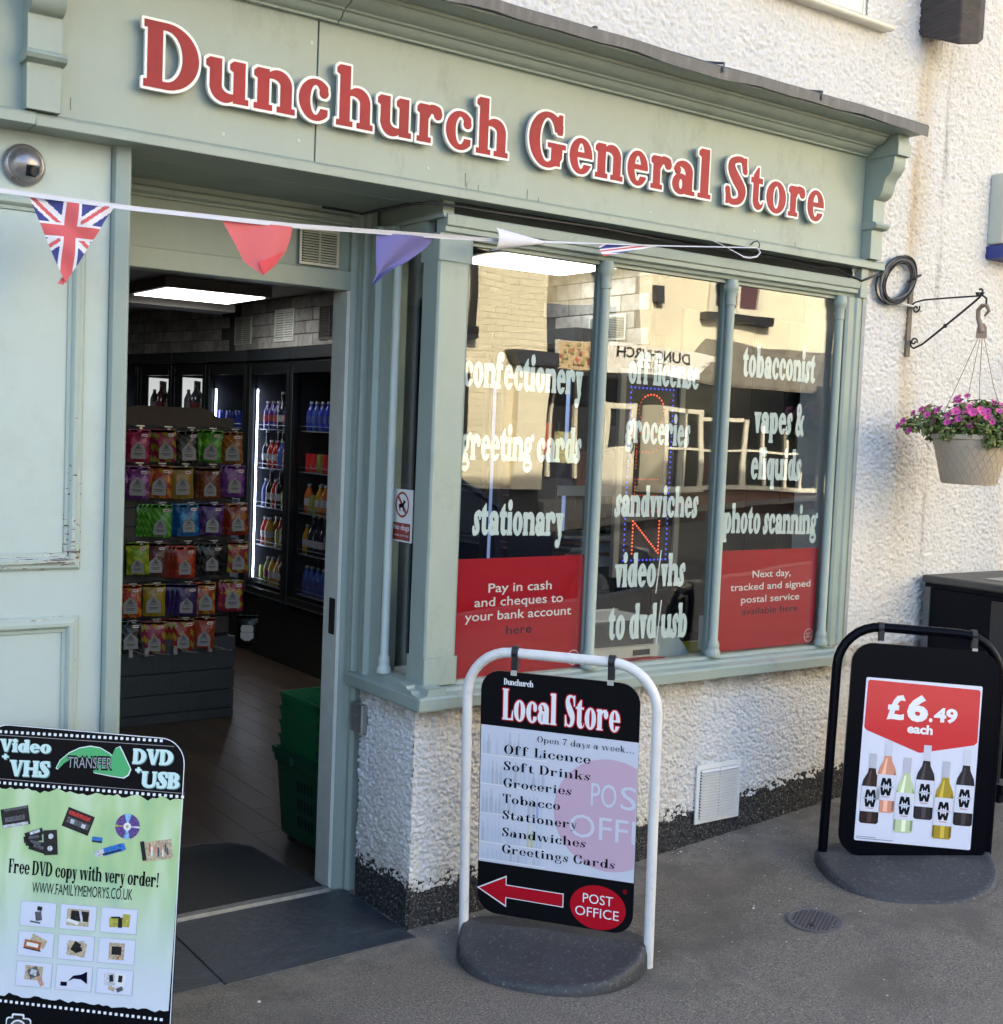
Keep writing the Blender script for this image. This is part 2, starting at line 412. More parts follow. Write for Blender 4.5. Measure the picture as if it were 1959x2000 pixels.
        if ch in 'CG':
            f = CUT(f, p.box(w*.62, .33 if ch == 'C' else .42, w+.4, .66), p.box(w-.05, -.2, w+.4, 1.2))
            f = U(f, p.poly([(w-.06-h, .62), (w-.06, .62), (w-.06, 1.0), (w-.06-h*.8, 1.0), (w-.09-h*1.5, .82)]))
            f = U(f, p.stem(w-s-e-.02, .04, .46, s=s*.95), p.box(w-s-2.3*e-.02, .46-t, w+.02, .46)) if ch == 'G' else U(f, p.poly([(w-.07, .33), (w-.05-h, .33), (w-.14, .12), (w-.08, .18)]))
    elif ch == 'S':
        w = .36+s*1.1; G(w); a = s*.56; r = h*.66
        f = p.path([(w-.07, .72, r), (w-.13, .92, r), (w*.52, 1.01-r, r), (.03+a*1.05, .86, a*.7), (.05+a, .70, a*.92), (w*.5, .52, a*1.05), (w-.03-a, .33, a*.95), (w-.05-a, .14, a*.7), (w*.46, r-.01, r), (.12, .09, r), (.06, .30, r)])
        f = U(f, p.poly([(w-.10, .66), (w-.03, .66), (w-.03, 1.0), (w-.10, 1.0), (w-.14, .88)]), p.poly([(.02, 0), (.09, 0), (.14, .12), (.09, .36), (.02, .36)]))
    elif ch in 'HU':
        w = 2*s+.30+2*e; G(w); b = w-e-s*(1 if ch == 'H' else .7); sb = s if ch == 'H' else s*.7
        if ch == 'H': f = U(p.stem(e, 0, 1), p.stem(b, 0, 1), p.foot(e), p.foot(b), p.foot(e, 1-t), p.foot(b, 1-t), p.box(e, .5-h*.6, b+s, .5+h*.6))
        else:
            f = U(p.stem(e, .3, 1), p.stem(b, .3, 1, sb), p.foot(e, 1-t), p.foot(b, 1-t, sb))
            o = p.ell((e+b+sb)/2, .3, (b+sb-e)/2, .315); i = p.ell((e+s+b)/2, .3, (b-e-s)/2, .315-h*1.5)
            f = U(f, np.maximum(CUT(o, i), p.y-.3))
    elif ch in 'LTF':
        w = .34+s*1.15; 
        if ch == 'T':
            w = .42+s*1.2; G(w); c = (w-s)/2
            f = U(p.stem(c, 0, 1), p.foot(c), p.box(.02, 1-h, w-.02, 1), p.poly([(.0, .70), (.05, .70), (.12, 1), (.0, 1)]), p.poly([(w, .70), (w-.05, .70), (w-.12, 1), (w, 1)]))
        else:
            G(w); f = U(p.stem(e, 0, 1), p.foot(e), p.foot(e, 1-t))
            if ch == 'L': f = U(f, p.box(e, 0, w, h), p.poly([(w, .32), (w-.05, .32), (w-.14, 0), (w, 0)]))
            else: f = U(f, p.box(e, 1-h, w, 1), p.poly([(w, .68), (w-.05, .68), (w-.14, 1), (w, 1)]), p.box(e, .5-h*.5, w*.72, .5+h*.5), p.box(w*.72-.04, .36, w*.72, .64))
    elif ch == 'V':
        w = .46+s*1.3; G(w)
        f = U(p.poly([(e*.5, 1), (e*.5+s*1.15, 1), (w*.5+s*.45, 0), (w*.5-s*.25, 0)]), p.poly([(w-e*.5-h*1.6, 1), (w-e*.5-.01, 1), (w*.5+s*.45, 0), (w*.5+s*.1, 0)]), p.box(-e*.3, 1-t, e*.5+s*1.15+e, 1), p.box(w-e*1.5-h*1.6, 1-t, w+e*.3, 1))
    elif ch == 'B':
        w = .38+s*1.3; G(w); a = e*.8
        f = U(p.stem(a, 0, 1), p.box(0, 0, a+s+.05, h), p.box(0, 1-h, a+s+.05, 1))
        for y0, y1, q in ((0, .54, 0), (.54-h, 1, .04)):
            o = p.ell(a+s, (y0+y1)/2, w-a-s-q-.01, (y1-y0)/2); i = p.ell(a+s, (y0+y1)/2, w-a-2*s-q, (y1-y0)/2-h)
            f = U(f, np.maximum(CUT(o, i), a+s*.5-p.x))
    elif ch == '&':
        w = .62+s*.6; G(w); r = s*.36
        f = p.path([(w-.08, .56, h*.6), (w-.16, .50, h*.6), (w-.26, .14, r*.8), (w*.38, .03, r), (.06+r, .2, r*1.1), (w*.30, .48, r*.9), (w*.58, .72, r*.8), (w*.50, .93, r*.7), (w*.30, .90, r*.9), (w*.28, .70, r*1.1), (w*.55, .35, r*1.2), (w-.10, .04, r)])
    elif ch == '/':
        w = .36; G(w, -.3, 1.2); f = p.poly([(.0, -.2), (.09, -.2), (.36, 1.08), (.27, 1.08)])
    elif ch == '7':
        w = .5; G(w); f = U(p.box(.03, .86, .48, 1), p.path([(.45, .9, .03), (.28, .5, s*.35), (.2, .08, s*.5)]))
    elif ch == '.':
        w = .26; G(w); f = p.disc(.13, .07, .075)
    elif ch == '!':
        w = .3; G(w); f = U(p.disc(.15, .09, .1), p.poly([(.06, 1), (.24, 1), (.18, .28), (.12, .28)]))
    elif ch == '+':
        w = .5; G(w); f = U(p.box(.05, .42, .45, .56), p.box(.18, .28, .32, .7))
    p.f = f
    return w

def contour(F, gx, gy, lv=0.0):
    """marching squares, returns closed loops (outer and holes)"""
    F = F-lv; F = np.where(F == 0, 1e-9, F)
    ins = F < 0; segs = {}
    def ip(i, j, a, b):           # edge point between grid nodes
        (i0, j0), (i1, j1) = a, b
        u = F[i0, j0]/(F[i0, j0]-F[i1, j1])
        return (gx[j0]+(gx[j1]-gx[j0])*u, gy[i0]+(gy[i1]-gy[i0])*u)
    c = ins[:-1, :-1]*1+ins[:-1, 1:]*2+ins[1:, 1:]*4+ins[1:, :-1]*8
    T = {1: [(3, 0)], 2: [(0, 1)], 3: [(3, 1)], 4: [(1, 2)], 5: [(3, 0), (1, 2)], 6: [(0, 2)], 7: [(3, 2)], 8: [(2, 3)], 9: [(2, 0)], 10: [(0, 1), (2, 3)], 11: [(2, 1)], 12: [(1, 3)], 13: [(1, 0)], 14: [(0, 3)]}
    nxt, pos = {}, {}
    for i, j in zip(*np.nonzero((c > 0) & (c < 15))):
        E = [((i, j), (i, j+1)), ((i, j+1), (i+1, j+1)), ((i+1, j), (i+1, j+1)), ((i, j), (i+1, j))]
        for a, b in T[int(c[i, j])]:
            nxt[E[a]] = E[b]
            for k in (a, b):
                if E[k] not in pos: pos[E[k]] = ip(i, j, *E[k])
    loops = []
    while nxt:
        k0 = next(iter(nxt)); L = []; k = k0
        while k in nxt:
            L.append(pos[k]); k = nxt.pop(k)
        if len(L) > 5: loops.append(L)
    return loops

def thin(L, tol):
    """drop nearly collinear points"""
    def dp(P):
        if len(P) < 3: return P
        a, b = np.array(P[0]), np.array(P[-1]); ab = b-a; n = math.hypot(*ab)+1e-12
        Q = np.array(P)-a; d = np.abs(Q[:, 0]*ab[1]-Q[:, 1]*ab[0])/n if n > 1e-9 else np.hypot(Q[:, 0], Q[:, 1])
        k = int(d.argmax())
        if d[k] < tol: return [P[0], P[-1]]
        return dp(P[:k+1])[:-1]+dp(P[k:])
    m = len(L)//2
    return dp(L[:m+1])[:-1]+dp(L[m:]+[L[0]])[:-1]

GC = {}
def glyph(fontkey, ch, border=0.0, xs=1.0):
    """loops of a glyph in cap-height units (x scaled by xs), grown by border"""
    key = (fontkey, ch, round(border, 4), round(xs, 3))
    if key in GC: return GC[key]
    p = Pen(*fontkey); w = glyph_field(p, ch)
    gx = p.gx*xs; L = contour(p.f, gx, p.gy)
    if border > 0:
        ax = np.arange(gx[0]-border, gx[-1]+border, 1/90); ay = np.arange(p.gy[0]-border, p.gy[-1]+border, 1/90)
        X, Y = np.meshgrid(ax, ay); P = np.array([q for l in L for q in l])
        D = np.full(X.shape, 9.0, np.float32); X = X.astype(np.float32); Y = Y.astype(np.float32); P = P.astype(np.float32)
        for k in range(0, len(P), 64):
            B = P[k:k+64]; qx = (X[..., None]-B[:, 0])**2; qy = (Y[..., None]-B[:, 1])**2; D = np.minimum(D, (qx*qx+qy*qy).min(-1))
        D = np.sqrt(np.sqrt(D))
        # sign by sampling the field
        jx = np.clip(np.round((X-gx[0])/(gx[-1]-gx[0])*(len(gx)-1)).astype(int), 0, len(gx)-1)
        jy = np.clip(np.round((Y-p.gy[0])/(p.gy[-1]-p.gy[0])*(len(p.gy)-1)).astype(int), 0, len(p.gy)-1)
        inside = (p.f[jy, jx] < 0) & (X > gx[0]) & (X < gx[-1]) & (Y > p.gy[0]) & (Y < p.gy[-1])
        L = contour(np.where(inside, -D, D), ax, ay, border)
    L = [thin(l, .0016) for l in L]
    L = [l for l in L if len(l) > 2]
    GC[key] = (L, w*xs)
    return GC[key]
# ---------------------------------------------------------------- material set
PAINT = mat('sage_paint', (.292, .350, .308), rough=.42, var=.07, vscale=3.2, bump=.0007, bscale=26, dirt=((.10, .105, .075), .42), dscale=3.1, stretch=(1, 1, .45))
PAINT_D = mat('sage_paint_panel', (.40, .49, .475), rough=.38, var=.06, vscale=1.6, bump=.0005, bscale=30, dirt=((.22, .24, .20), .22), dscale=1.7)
def worn_paint():
    m = mat('worn_paint', (.34, .415, .375), rough=.5, var=.08, vscale=5, bump=.0012, bscale=70)
    n = m.node_tree.nodes; l = m.node_tree.links; b = n['Principled BSDF']; old = b.inputs['Base Color'].links[0].from_socket
    g = n.new('ShaderNodeNewGeometry'); t = n.new('ShaderNodeTexNoise'); t.inputs['Scale'].default_value = 62; t.inputs['Detail'].default_value = 9; t.inputs['Roughness'].default_value = .7
    v = n.new('ShaderNodeVectorMath'); v.operation = 'MULTIPLY'; v.inputs[1].default_value = (.16, 1.6, 1.5); l.new(g.outputs['Position'], v.inputs[0]); l.new(v.outputs[0], t.inputs['Vector'])
    # paint is worn off most near the lower corner of the big panel
    d = n.new('ShaderNodeVectorMath'); d.operation = 'DISTANCE'; d.inputs[1].default_value = (-1.0, -.40, 1.18); l.new(g.outputs['Position'], d.inputs[0])
    r = n.new('ShaderNodeMapRange'); r.inputs[1].default_value = .0; r.inputs[2].default_value = .42; r.inputs[3].default_value = .105; r.inputs[4].default_value = -.07; l.new(d.outputs[1], r.inputs[0])
    a = n.new('ShaderNodeMath'); a.operation = 'ADD'; l.new(t.outputs[0], a.inputs[0]); l.new(r.outputs[0], a.inputs[1])
    q = n.new('ShaderNodeMapRange'); q.inputs[1].default_value = .625; q.inputs[2].default_value = .645; l.new(a.outputs[0], q.inputs[0])
    mx = n.new('ShaderNodeMix'); mx.data_type = 'RGBA'; mx.inputs[7].default_value = (.075, .055, .045, 1); l.new(old, mx.inputs[6]); l.new(q.outputs[0], mx.inputs[0])
    q2 = n.new('ShaderNodeMapRange'); q2.inputs[1].default_value = .60; q2.inputs[2].default_value = .615; l.new(a.outputs[0], q2.inputs[0])
    m2 = n.new('ShaderNodeMix'); m2.data_type = 'RGBA'; m2.inputs[6].default_value = (.34, .415, .375, 1); m2.inputs[7].default_value = (.50, .52, .48, 1); l.new(q2.outputs[0], m2.inputs[0]); l.new(m2.outputs[2], mx.inputs[6])
    l.new(mx.outputs[2], b.inputs['Base Color']); return m
WORN = worn_paint()
LEAD = mat('lead_sheet', (.085, .09, .105), rough=.5, metal=.35, var=.3, vscale=9, bump=.003, bscale=7, dirt=((.22, .20, .17), .5), dscale=9, stretch=(3, 1, .6))
BLACK = mat('black_rubber', (.012, .012, .013), rough=.5)
DGREY = mat('dark_grey', (.045, .047, .05), rough=.5)
WHITE = mat('white_plastic', (.72, .73, .72), rough=.4, var=.04)
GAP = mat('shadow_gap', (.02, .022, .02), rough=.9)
SIGNW = mat('sign_white', (.78, .78, .76), rough=.35)
SIGNR = mat('sign_red', (.33, .030, .034), rough=.45, spec=.2, var=.22, vscale=3.5)
RED = mat('print_red', (.46, .006, .018), rough=.33, spec=.2)
TXTW = mat('print_white', (.82, .83, .84), rough=.5)
TXTB = mat('print_black', (.005, .005, .006), rough=.5, spec=.1)
NAVY = mat('print_navy', (.004, .003, .022), rough=.6, spec=.05)
VINYL = mat('window_vinyl', (.74, .84, .86), rough=.55)
STEEL = mat('dull_steel', (.42, .42, .40), rough=.42, metal=.8, var=.15, vscale=30)
IRON = mat('wrought_iron', (.02, .018, .017), rough=.6)

# ---------------------------------------------------------------- roughcast field
def cell_field(U_, V_, size, seed):
    """bumpy pebble heights on a jittered grid; U_,V_ arrays in metres"""
    iu = np.floor(U_/size).astype(int); iv = np.floor(V_/size).astype(int); out = np.zeros(U_.shape)
    def hsh(a, b, k):
        x = np.sin(a*127.1+b*311.7+k*74.7+seed)*43758.5453; return x-np.floor(x)
    for du in (-1, 0, 1):
        for dv in (-1, 0, 1):
            a, b = iu+du, iv+dv
            cx = (a+hsh(a, b, 1))*size; cy = (b+hsh(a, b, 2))*size; rr = size*(.42+.5*hsh(a, b, 3)); hh = .35+.65*hsh(a, b, 4)
            d2 = ((U_-cx)/(rr*(.75+.7*hsh(a, b, 5))))**2+((V_-cy)/rr)**2
            out = np.maximum(out, hh*np.clip(1-d2, 0, 1)**.75)
    return out
def vnoise(U_, V_, size, seed):
    u = U_/size; v = V_/size; iu = np.floor(u).astype(int); iv = np.floor(v).astype(int); fu = u-iu; fv = v-iv; fu = fu*fu*(3-2*fu); fv = fv*fv*(3-2*fv)
    def h(a, b):
        x = np.sin(a*127.1+b*311.7+seed*17.3)*43758.5453; return x-np.floor(x)
    return (h(iu, iv)*(1-fu)+h(iu+1, iv)*fu)*(1-fv)+(h(iu, iv+1)*(1-fu)+h(iu+1, iv+1)*fu)*fv
def ground_z(x, y=0):
    x = np.asarray(x, float); return .075*(np.sqrt(np.maximum(x-.05, 0)**2+.04)-.2)*(x > .05)
def plinth_top(x): return ground_z(x)+.125
def roughcast(name, u0, u1, v0, v1, step, amp, mapper, keep, m, parent, seed=1, bias=0.0, kind='stuff'):
    nu = max(2, int((u1-u0)/step)); nv = max(2, int((v1-v0)/step))
    u = np.linspace(u0, u1, nu); v = np.linspace(v0, v1, nv); UU, VV = np.meshgrid(u, v)
    wob = (vnoise(UU, VV, .013, 3)-.5)*.006; wob2 = (vnoise(UU+9, VV+4, .012, 5)-.5)*.006
    h = cell_field(UU+wob, VV+wob2, .0092, seed)*.85+cell_field(UU+5.3, VV+2.2, .0145, seed+3)*.75+vnoise(UU, VV, .006, 8)*.35+vnoise(UU, VV, .3, 4)*.6
    P = mapper(UU, VV, h*amp+bias)
    idx = np.arange(nu*nv).reshape(nv, nu)
    q = np.stack([idx[:-1, :-1], idx[:-1, 1:], idx[1:, 1:], idx[1:, :-1]], -1).reshape(-1, 4)
    uc = (UU[:-1, :-1]+UU[1:, 1:]).reshape(-1)/2; vc = (VV[:-1, :-1]+VV[1:, 1:]).reshape(-1)/2
    q = q[keep(uc, vc)]
    used = np.unique(q); rm = np.full(nu*nv, -1); rm[used] = np.arange(len(used)); q = rm[q]; V = P.reshape(-1, 3)[used]
    me = bpy.data.meshes.new(name); me.vertices.add(len(V)); me.vertices.foreach_set('co', V.ravel().astype(np.float32))
    me.loops.add(q.size); me.loops.foreach_set('vertex_index', q.ravel().astype(np.int32)); me.polygons.add(len(q))
    me.polygons.foreach_set('loop_start', (np.arange(len(q))*4).astype(np.int32)); me.update(calc_edges=True)
    me.polygons.foreach_set('use_smooth', np.ones(len(q), bool)); me.materials.append(m)
    o = bpy.data.objects.new(name, me); COL.objects.link(o); o.parent = parent
    if parent: o.matrix_parent_inverse = Matrix.Translation(parent.location).inverted()
    return o

def wall_mat(name, base, dark=False):
    m = mat(name, base, rough=.85, bump=.0030, bscale=300); n = m.node_tree.nodes; l = m.node_tree.links; b = n['Principled BSDF']
    g = n.new('ShaderNodeNewGeometry'); pos = g.outputs['Position']; sx = n.new('ShaderNodeSeparateXYZ'); l.new(pos, sx.inputs[0])
    def noise(sc, det=6, mul=None, rough=.6):
        t = n.new('ShaderNodeTexNoise'); t.inputs['Scale'].default_value = sc; t.inputs['Detail'].default_value = det; t.inputs['Roughness'].default_value = rough
        if mul:
            v = n.new('ShaderNodeVectorMath'); v.operation = 'MULTIPLY'; v.inputs[1].default_value = mul; l.new(pos, v.inputs[0]); l.new(v.outputs[0], t.inputs['Vector'])
        else: l.new(pos, t.inputs['Vector'])
        return t.outputs[0]
    def mr(s, a, b_, c=0, d=1):
        r = n.new('ShaderNodeMapRange'); r.inputs[1].default_value = a; r.inputs[2].default_value = b_; r.inputs[3].default_value = c; r.inputs[4].default_value = d; r.interpolation_type = 'SMOOTHSTEP'; l.new(s, r.inputs[0]); return r.outputs[0]
    def mul(a, b_):
        q = n.new('ShaderNodeMath'); q.operation = 'MULTIPLY'; l.new(a, q.inputs[0]); l.new(b_, q.inputs[1]) if not isinstance(b_, float) else None
        if isinstance(b_, float): q.inputs[1].default_value = b_
        return q.outputs[0]
    def mixc(a, c, f):
        x = n.new('ShaderNodeMix'); x.data_type = 'RGBA'; x.inputs[7].default_value = (*c, 1); l.new(f, x.inputs[0])
        if isinstance(a, tuple): x.inputs[6].default_value = (*a, 1)
        else: l.new(a, x.inputs[6])
        return x.outputs[2]
    def band(c, wd):       # soft vertical band round x = c
        s = n.new('ShaderNodeMath'); s.operation = 'SUBTRACT'; l.new(sx.outputs[0], s.inputs[0]); s.inputs[1].default_value = c
        a = n.new('ShaderNodeMath'); a.operation = 'ABSOLUTE'; l.new(s.outputs[0], a.inputs[0]); return mr(a.outputs[0], 0, wd, 1, 0)
    if dark:
        c = mixc(base, (.42, .40, .36), mr(noise(150, 8, None, .8), .56, .60, 0, .8)); l.new(c, b.inputs['Base Color'])
    else:
        c = mixc(base, (.60, .52, .40), mr(noise(1.3, 5, (1, 1, .35)), .5, .72, 0, .45))
        c = mixc(c, (.36, .20, .13), mr(noise(5.5, 8, (1, 1, .6), .7), .63, .76, 0, .45))
        c = mixc(c, (.50, .38, .18), mul(mul(band(2.36, .12), mr(noise(5, 5, (1.3, 1, .22)), .40, .66, .05, .5)), mr(sx.outputs[2], .7, 1.9, 0, 1)))
        c = mixc(c, (.45, .31, .14), mul(mul(band(2.33, .04), mr(noise(9, 6, (1.3, 1, .3)), .38, .66, .05, .6)), mr(sx.outputs[2], 1.2, 2.2, 0, 1)))
        c = mixc(c, (.20, .17, .15), mul(band(2.52, .03), mr(noise(14, 6, (1, 1, .15)), .45, .65, 0, .6)))
        c = mixc(c, (.16, .13, .10), mr(noise(190, 4, None, .8), .63, .70, 0, .75))
        # grime gathered right under the sill and low down
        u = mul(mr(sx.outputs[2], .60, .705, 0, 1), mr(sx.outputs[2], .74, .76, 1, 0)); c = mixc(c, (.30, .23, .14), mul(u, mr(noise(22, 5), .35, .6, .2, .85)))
        c = mixc(c, (.40, .33, .24), mul(mr(sx.outputs[2], .35, .1, 0, 1), mr(noise(9, 6), .45, .65, 0, .5)))
        l.new(c, b.inputs['Base Color'])
    return m
CAST = wall_mat('roughcast_white', (.68, .68, .675))
PLIN = wall_mat('roughcast_black', (.016, .017, .019), dark=True)

# ---------------------------------------------------------------- the shop building
shop = thing('shop_building', 'white roughcast village shop with sage green timber shopfront and red raised lettering', 'shop', (0, 0, 0))
WY = -.42
front = lambda U_, V_, H_: np.stack([U_, WY+.006-H_, V_], -1)
side_ = lambda U_, V_, H_: np.stack([.068-H_, U_, V_], -1)
ragged = lambda x, z: (vnoise(x, z, .035, 2)-.5)*.030+(vnoise(x, z, .007, 6)-.5)*.006
def in_front(u, v): return v > plinth_top(u)+ragged(u, v)
roughcast('roughcast_render', .056, 1.975, 0, .74, .0030, .0102, front, in_front, CAST, shop, 1)
roughcast('roughcast_render', 1.975, 4.1, 0, 3.9, .0045, .0088, front, in_front, CAST, shop, 1)
roughcast('roughcast_render', -.6, 1.975, 2.72, 3.7, .0052, .0086, front, lambda u, v: (v > 2.72) & ~((u > .5) & (u < 2.02) & (v > 3.2)), CAST, shop, 1)
roughcast('roughcast_render', WY-.008, -.09, 0, .72, .0032, .0102, side_, lambda u, v: v > .125+ragged(u+3, v), CAST, shop, 4)
roughcast('plinth_band', .05, 4.1, -.02, .60, .0048, .0085, front, lambda u, v: (v <= plinth_top(u)+.03+ragged(u, v)) & (v > ground_z(u)-.02), PLIN, shop, 9, bias=.0005)
roughcast('plinth_band', WY-.008, -.09, -.02, .2, .005, .0085, side_, lambda u, v: v <= .155+ragged(u+3, v), PLIN, shop, 9, bias=.0005)
# solid body behind the skins (rest of the street front, side, back and roof)
PLAINW = mat('render_far', (.70, .69, .66), rough=.85, var=.06, bump=.004, bscale=60)
b = MB()
b.box(.085, 2.5, -.405, -.16, -.1, .70)                     # under the window
b.box(2.02, 6.5, -.405, -.16, -.1, 7.2); b.box(-6.5, 2.02, -.405, -.16, 2.69, 3.195); b.box(-6.5, .5, -.405, -.16, 3.195, 7.2); b.box(.5, 2.02, -.405, -.16, 4.3, 7.2)
b.box(-6.5, -1.9, -.405, -.16, -.1, 2.69)
b.box(6.3, 6.5, -.16, 9, -.1, 7.2); b.box(-6.5, -6.3, -.16, 9, -.1, 7.2); b.box(-6.5, 6.5, 8.8, 9, -.1, 7.2)
obj('wall', b, PLAINW, shop)
SLATE = mat('roof_slate', (.07, .075, .085), rough=.6, var=.3, vscale=8, bump=.01, bscale=12)
b = MB().extrude([(-.75, 7.2), (4.3, 10.4), (9.3, 7.2)], -6.8, 6.8, 'x'); obj('roof', b, SLATE, shop)

# fascia board in three lengths, with strip along the foot
zf0, zf1 = 2.272, 2.668
for k, (a, c) in enumerate(((-3.2, -1.93), (-1.926, -.352), (-.348, 1.994))):
    obj('fascia_board', MB().box(a, c, -.445, -.40, zf0-.01, zf1+.02), PAINT, shop, bevel=.0015)
obj('fascia_strip', MB().extrude([(-.476, 2.243), (-.476, 2.268), (-.470, 2.274), (-.444, 2.276), (-.30, 2.276), (-.30, 2.243)], -1.108, 2.105, 'x'), PAINT, shop, bevel=.0015)
obj('fascia_strip', MB().extrude([(-.481, 2.243), (-.481, 2.268), (-.475, 2.274), (-.444, 2.276), (-.30, 2.276), (-.30, 2.243)], -3.2, -1.111, 'x'), PAINT, shop, bevel=.0015)
obj('soffit_board', MB().box(-3.2, 2.06, -.44, .02, 2.248, 2.262), PAINT, shop)
# cornice with runs of moulding, soffit and lead cover
prof = [(-.43, 2.664), (-.462, 2.664), (-.464, 2.670), (-.474, 2.672), (-.484, 2.680), (-.489, 2.690), (-.500, 2.692), (-.503, 2.697), (-.516, 2.699), (-.530, 2.704), (-.541, 2.712), (-.546, 2.722), (-.556, 2.724), (-.556, 2.733), (-.43, 2.733)]
for a, c in ((-3.2, -.30), (-.297, 1.985)): obj('cornice_moulding', MB().extrude(prof, a, c, 'x'), PAINT, shop, smooth=30)
obj('cornice_soffit', MB().box(-3.2, 2.078, -.638, -.42, 2.7335, 2.7465), PAINT, shop, bevel=.001)
xs = np.linspace(-3.2, 2.094, 70); vs_, fs_ = [], []
for i, x in enumerate(xs):
    wv = .004*math.sin(x*5.1)+.003*math.sin(x*11+1)+.002*math.sin(x*23)
    P = [(-.643, 2.741+wv*.3-.006), (-.650-wv*.4, 2.738+wv-.004), (-.653-wv*.4, 2.768+wv*.5), (-.645, 2.774+wv*.4), (-.52, 2.805), (-.424, 2.832), (-.414, 2.862), (-.408, 2.862), (-.412, 2.82), (-.63, 2.748)]
    vs_ += [(x, y, z) for y, z in P]
    if i:
        o_ = (i-1)*10; fs_ += [(o_+k, o_+10+k, o_+10+(k+1) % 10, o_+(k+1) % 10) for k in range(10)]
fs_ += [tuple(range(10)), tuple(len(vs_)-10+k for k in range(10))[::-1]]
obj('lead_flashing', MB().add(vs_, fs_), LEAD, shop, smooth=40)
for x in (-.35, 1.0, 1.48): obj('lead_roll', MB().tube([(x, -.655, 2.748), (x, -.657, 2.776), (x, -.52, 2.811), (x, -.42, 2.845)], .0042, 6), LEAD, shop, smooth=40)

for x, z0, z1 in ((.152, 2.285, 2.325), (.158, 2.276, 2.300), (.20, 2.278, 2.298), (.385, 2.277, 2.310), (.43, 2.277, 2.292), (-1.02, 2.30, 2.33), (1.62, 2.278, 2.296)):
    obj('paint_crack', MB().box(x, x+.0013, -.4458, -.4448, z0, z1), mat('crack_dark', (.03, .035, .03), rough=.9), shop)
for x, z in ((-.62, 2.31), (-.40, 2.33), (-.37, 2.60), (.02, 2.32), (.9, 2.31), (1.75, 2.30), (1.4, 2.31)):
    obj('screw_plug', MB().disc(x, z, .005, .005, -.4462, PAINT_D, 12, .001), PAINT_D, shop)
# console brackets: tapered stack of mouldings
def console(x0, x1):
    p = [(-.42, 2.277), (-.490, 2.277), (-.490, 2.385), (-.498, 2.388), (-.508, 2.393), (-.513, 2.402), (-.508, 2.411), (-.498, 2.416), (-.492, 2.418), (-.492, 2.500), (-.505, 2.503), (-.520, 2.512), (-.530, 2.530), (-.535, 2.555), (-.543, 2.575), (-.560, 2.590), (-.572, 2.610), (-.577, 2.640), (-.577, 2.655), (-.590, 2.657), (-.590, 2.700), (-.585, 2.733), (-.42, 2.733)]
    m = MB().extrude(p, x0, x1, 'x')
    m.extrude([(-.44, 2.388), (-.498, 2.388), (-.512, 2.393), (-.5175, 2.402), (-.512, 2.411), (-.498, 2.416), (-.44, 2.416)], x0-.007, x1+.007, 'x')
    m.extrude([(-.44, 2.655), (-.594, 2.655), (-.594, 2.700), (-.44, 2.700)], x0-.004, x1+.006, 'x')
    return m
obj('console_bracket', console(1.996, 2.062), PAINT, shop, bevel=.0012, smooth=35)
obj('console_bracket', console(-1.135, -1.055), PAINT, shop, bevel=.0012, smooth=35)

# raised letters of the shop name: white backing, red face
SF = (.205, .10, .095, .06, .655)
LT = [('D', -.856, -.697), ('u', -.691, -.558), ('n', -.557, -.423), ('c', -.425, -.322), ('h', -.311, -.181), ('u', -.18, -.054), ('r', -.049, .05), ('c', .051, .154), ('h', .159, .29), ('G', .355, .513), ('e', .516, .622), ('n', .621, .752), ('e', .758, .86), ('r', .861, .966), ('a', .958, 1.076), ('l', 1.077, 1.152), ('S', 1.208, 1.328), ('t', 1.335, 1.415), ('o', 1.416, 1.531), ('r', 1.532, 1.633), ('e', 1.634, 1.738)]
bw = .0068
for ch, a, c in LT:
    # widen the glyph into the space between its borders
    L, wd = glyph(SF, ch); xmn = min(p[0] for l in L for p in l); xmx = max(p[0] for l in L for p in l)
    cap = .166; W = (c-a)-2*bw; k = W/(xmx-xmn); xsc = k/cap; z0 = 2.3865 - .0022*(a+.86)
    LB, _ = glyph(SF, ch, bw/cap, xsc); LF, _ = glyph(SF, ch, 0.00001, xsc) if False else (None, None)
    ox = a+bw-xmn*k
    m = MB().loops([[(ox+p[0]*cap, z0+p[1]*cap) for p in l] for l in LB], -.4755, SIGNW, .011)
    o = obj('sign_letter', m, SIGNW, shop)
    f = MB().loops([[(ox+p[0]*k, z0+p[1]*cap) for p in l] for l in L], -.4768, SIGNR, .0012)
    obj('letter_face', f, SIGNR, o)
    s_ = MB()
    for zz in (z0+.03, z0+.08): s_.box((a+c)/2-.004, (a+c)/2+.004, -.466, -.444, zz-.004, zz+.004)

# left pier: boarded panel with raised mouldings
YP = -.378
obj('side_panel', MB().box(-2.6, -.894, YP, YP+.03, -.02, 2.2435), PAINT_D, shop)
obj('pier_post', MB().extrude([(-.8925, YP-.008), (-.888, YP-.022), (-.856, YP-.030), (-.850, YP-.026), (-.850, .0), (-.8925, .0)], -.02, 2.2434, 'z'), PAINT, shop, bevel=.001)
mp = [(0, 0), (0, .006), (.006, .012), (.012, .013), (.018, .017), (.026, .017), (.031, .012), (.034, .006), (.042, .005), (.044, 0)]
def mould(x0, x1, z0, z1, m, flip=False):
    """mitred picture-frame moulding; inner edge towards the field"""
    mb = MB(); n = len(mp); cs = []
    for t, d in mp:
        cs.append([(x0+t, YP-d, z0+t), (x1-t, YP-d, z0+t), (x1-t, YP-d, z1-t), (x0+t, YP-d, z1-t)])
    v = [p for c in cs for p in c]; f = []
    for i in range(n-1):
        for k in range(4): f.append((i*4+k, i*4+(k+1) % 4, (i+1)*4+(k+1) % 4, (i+1)*4+k))
    return mb.add(v, f)
obj('panel_moulding', mould(-2.5, -.955, 1.152, 2.093, WORN), WORN, shop)
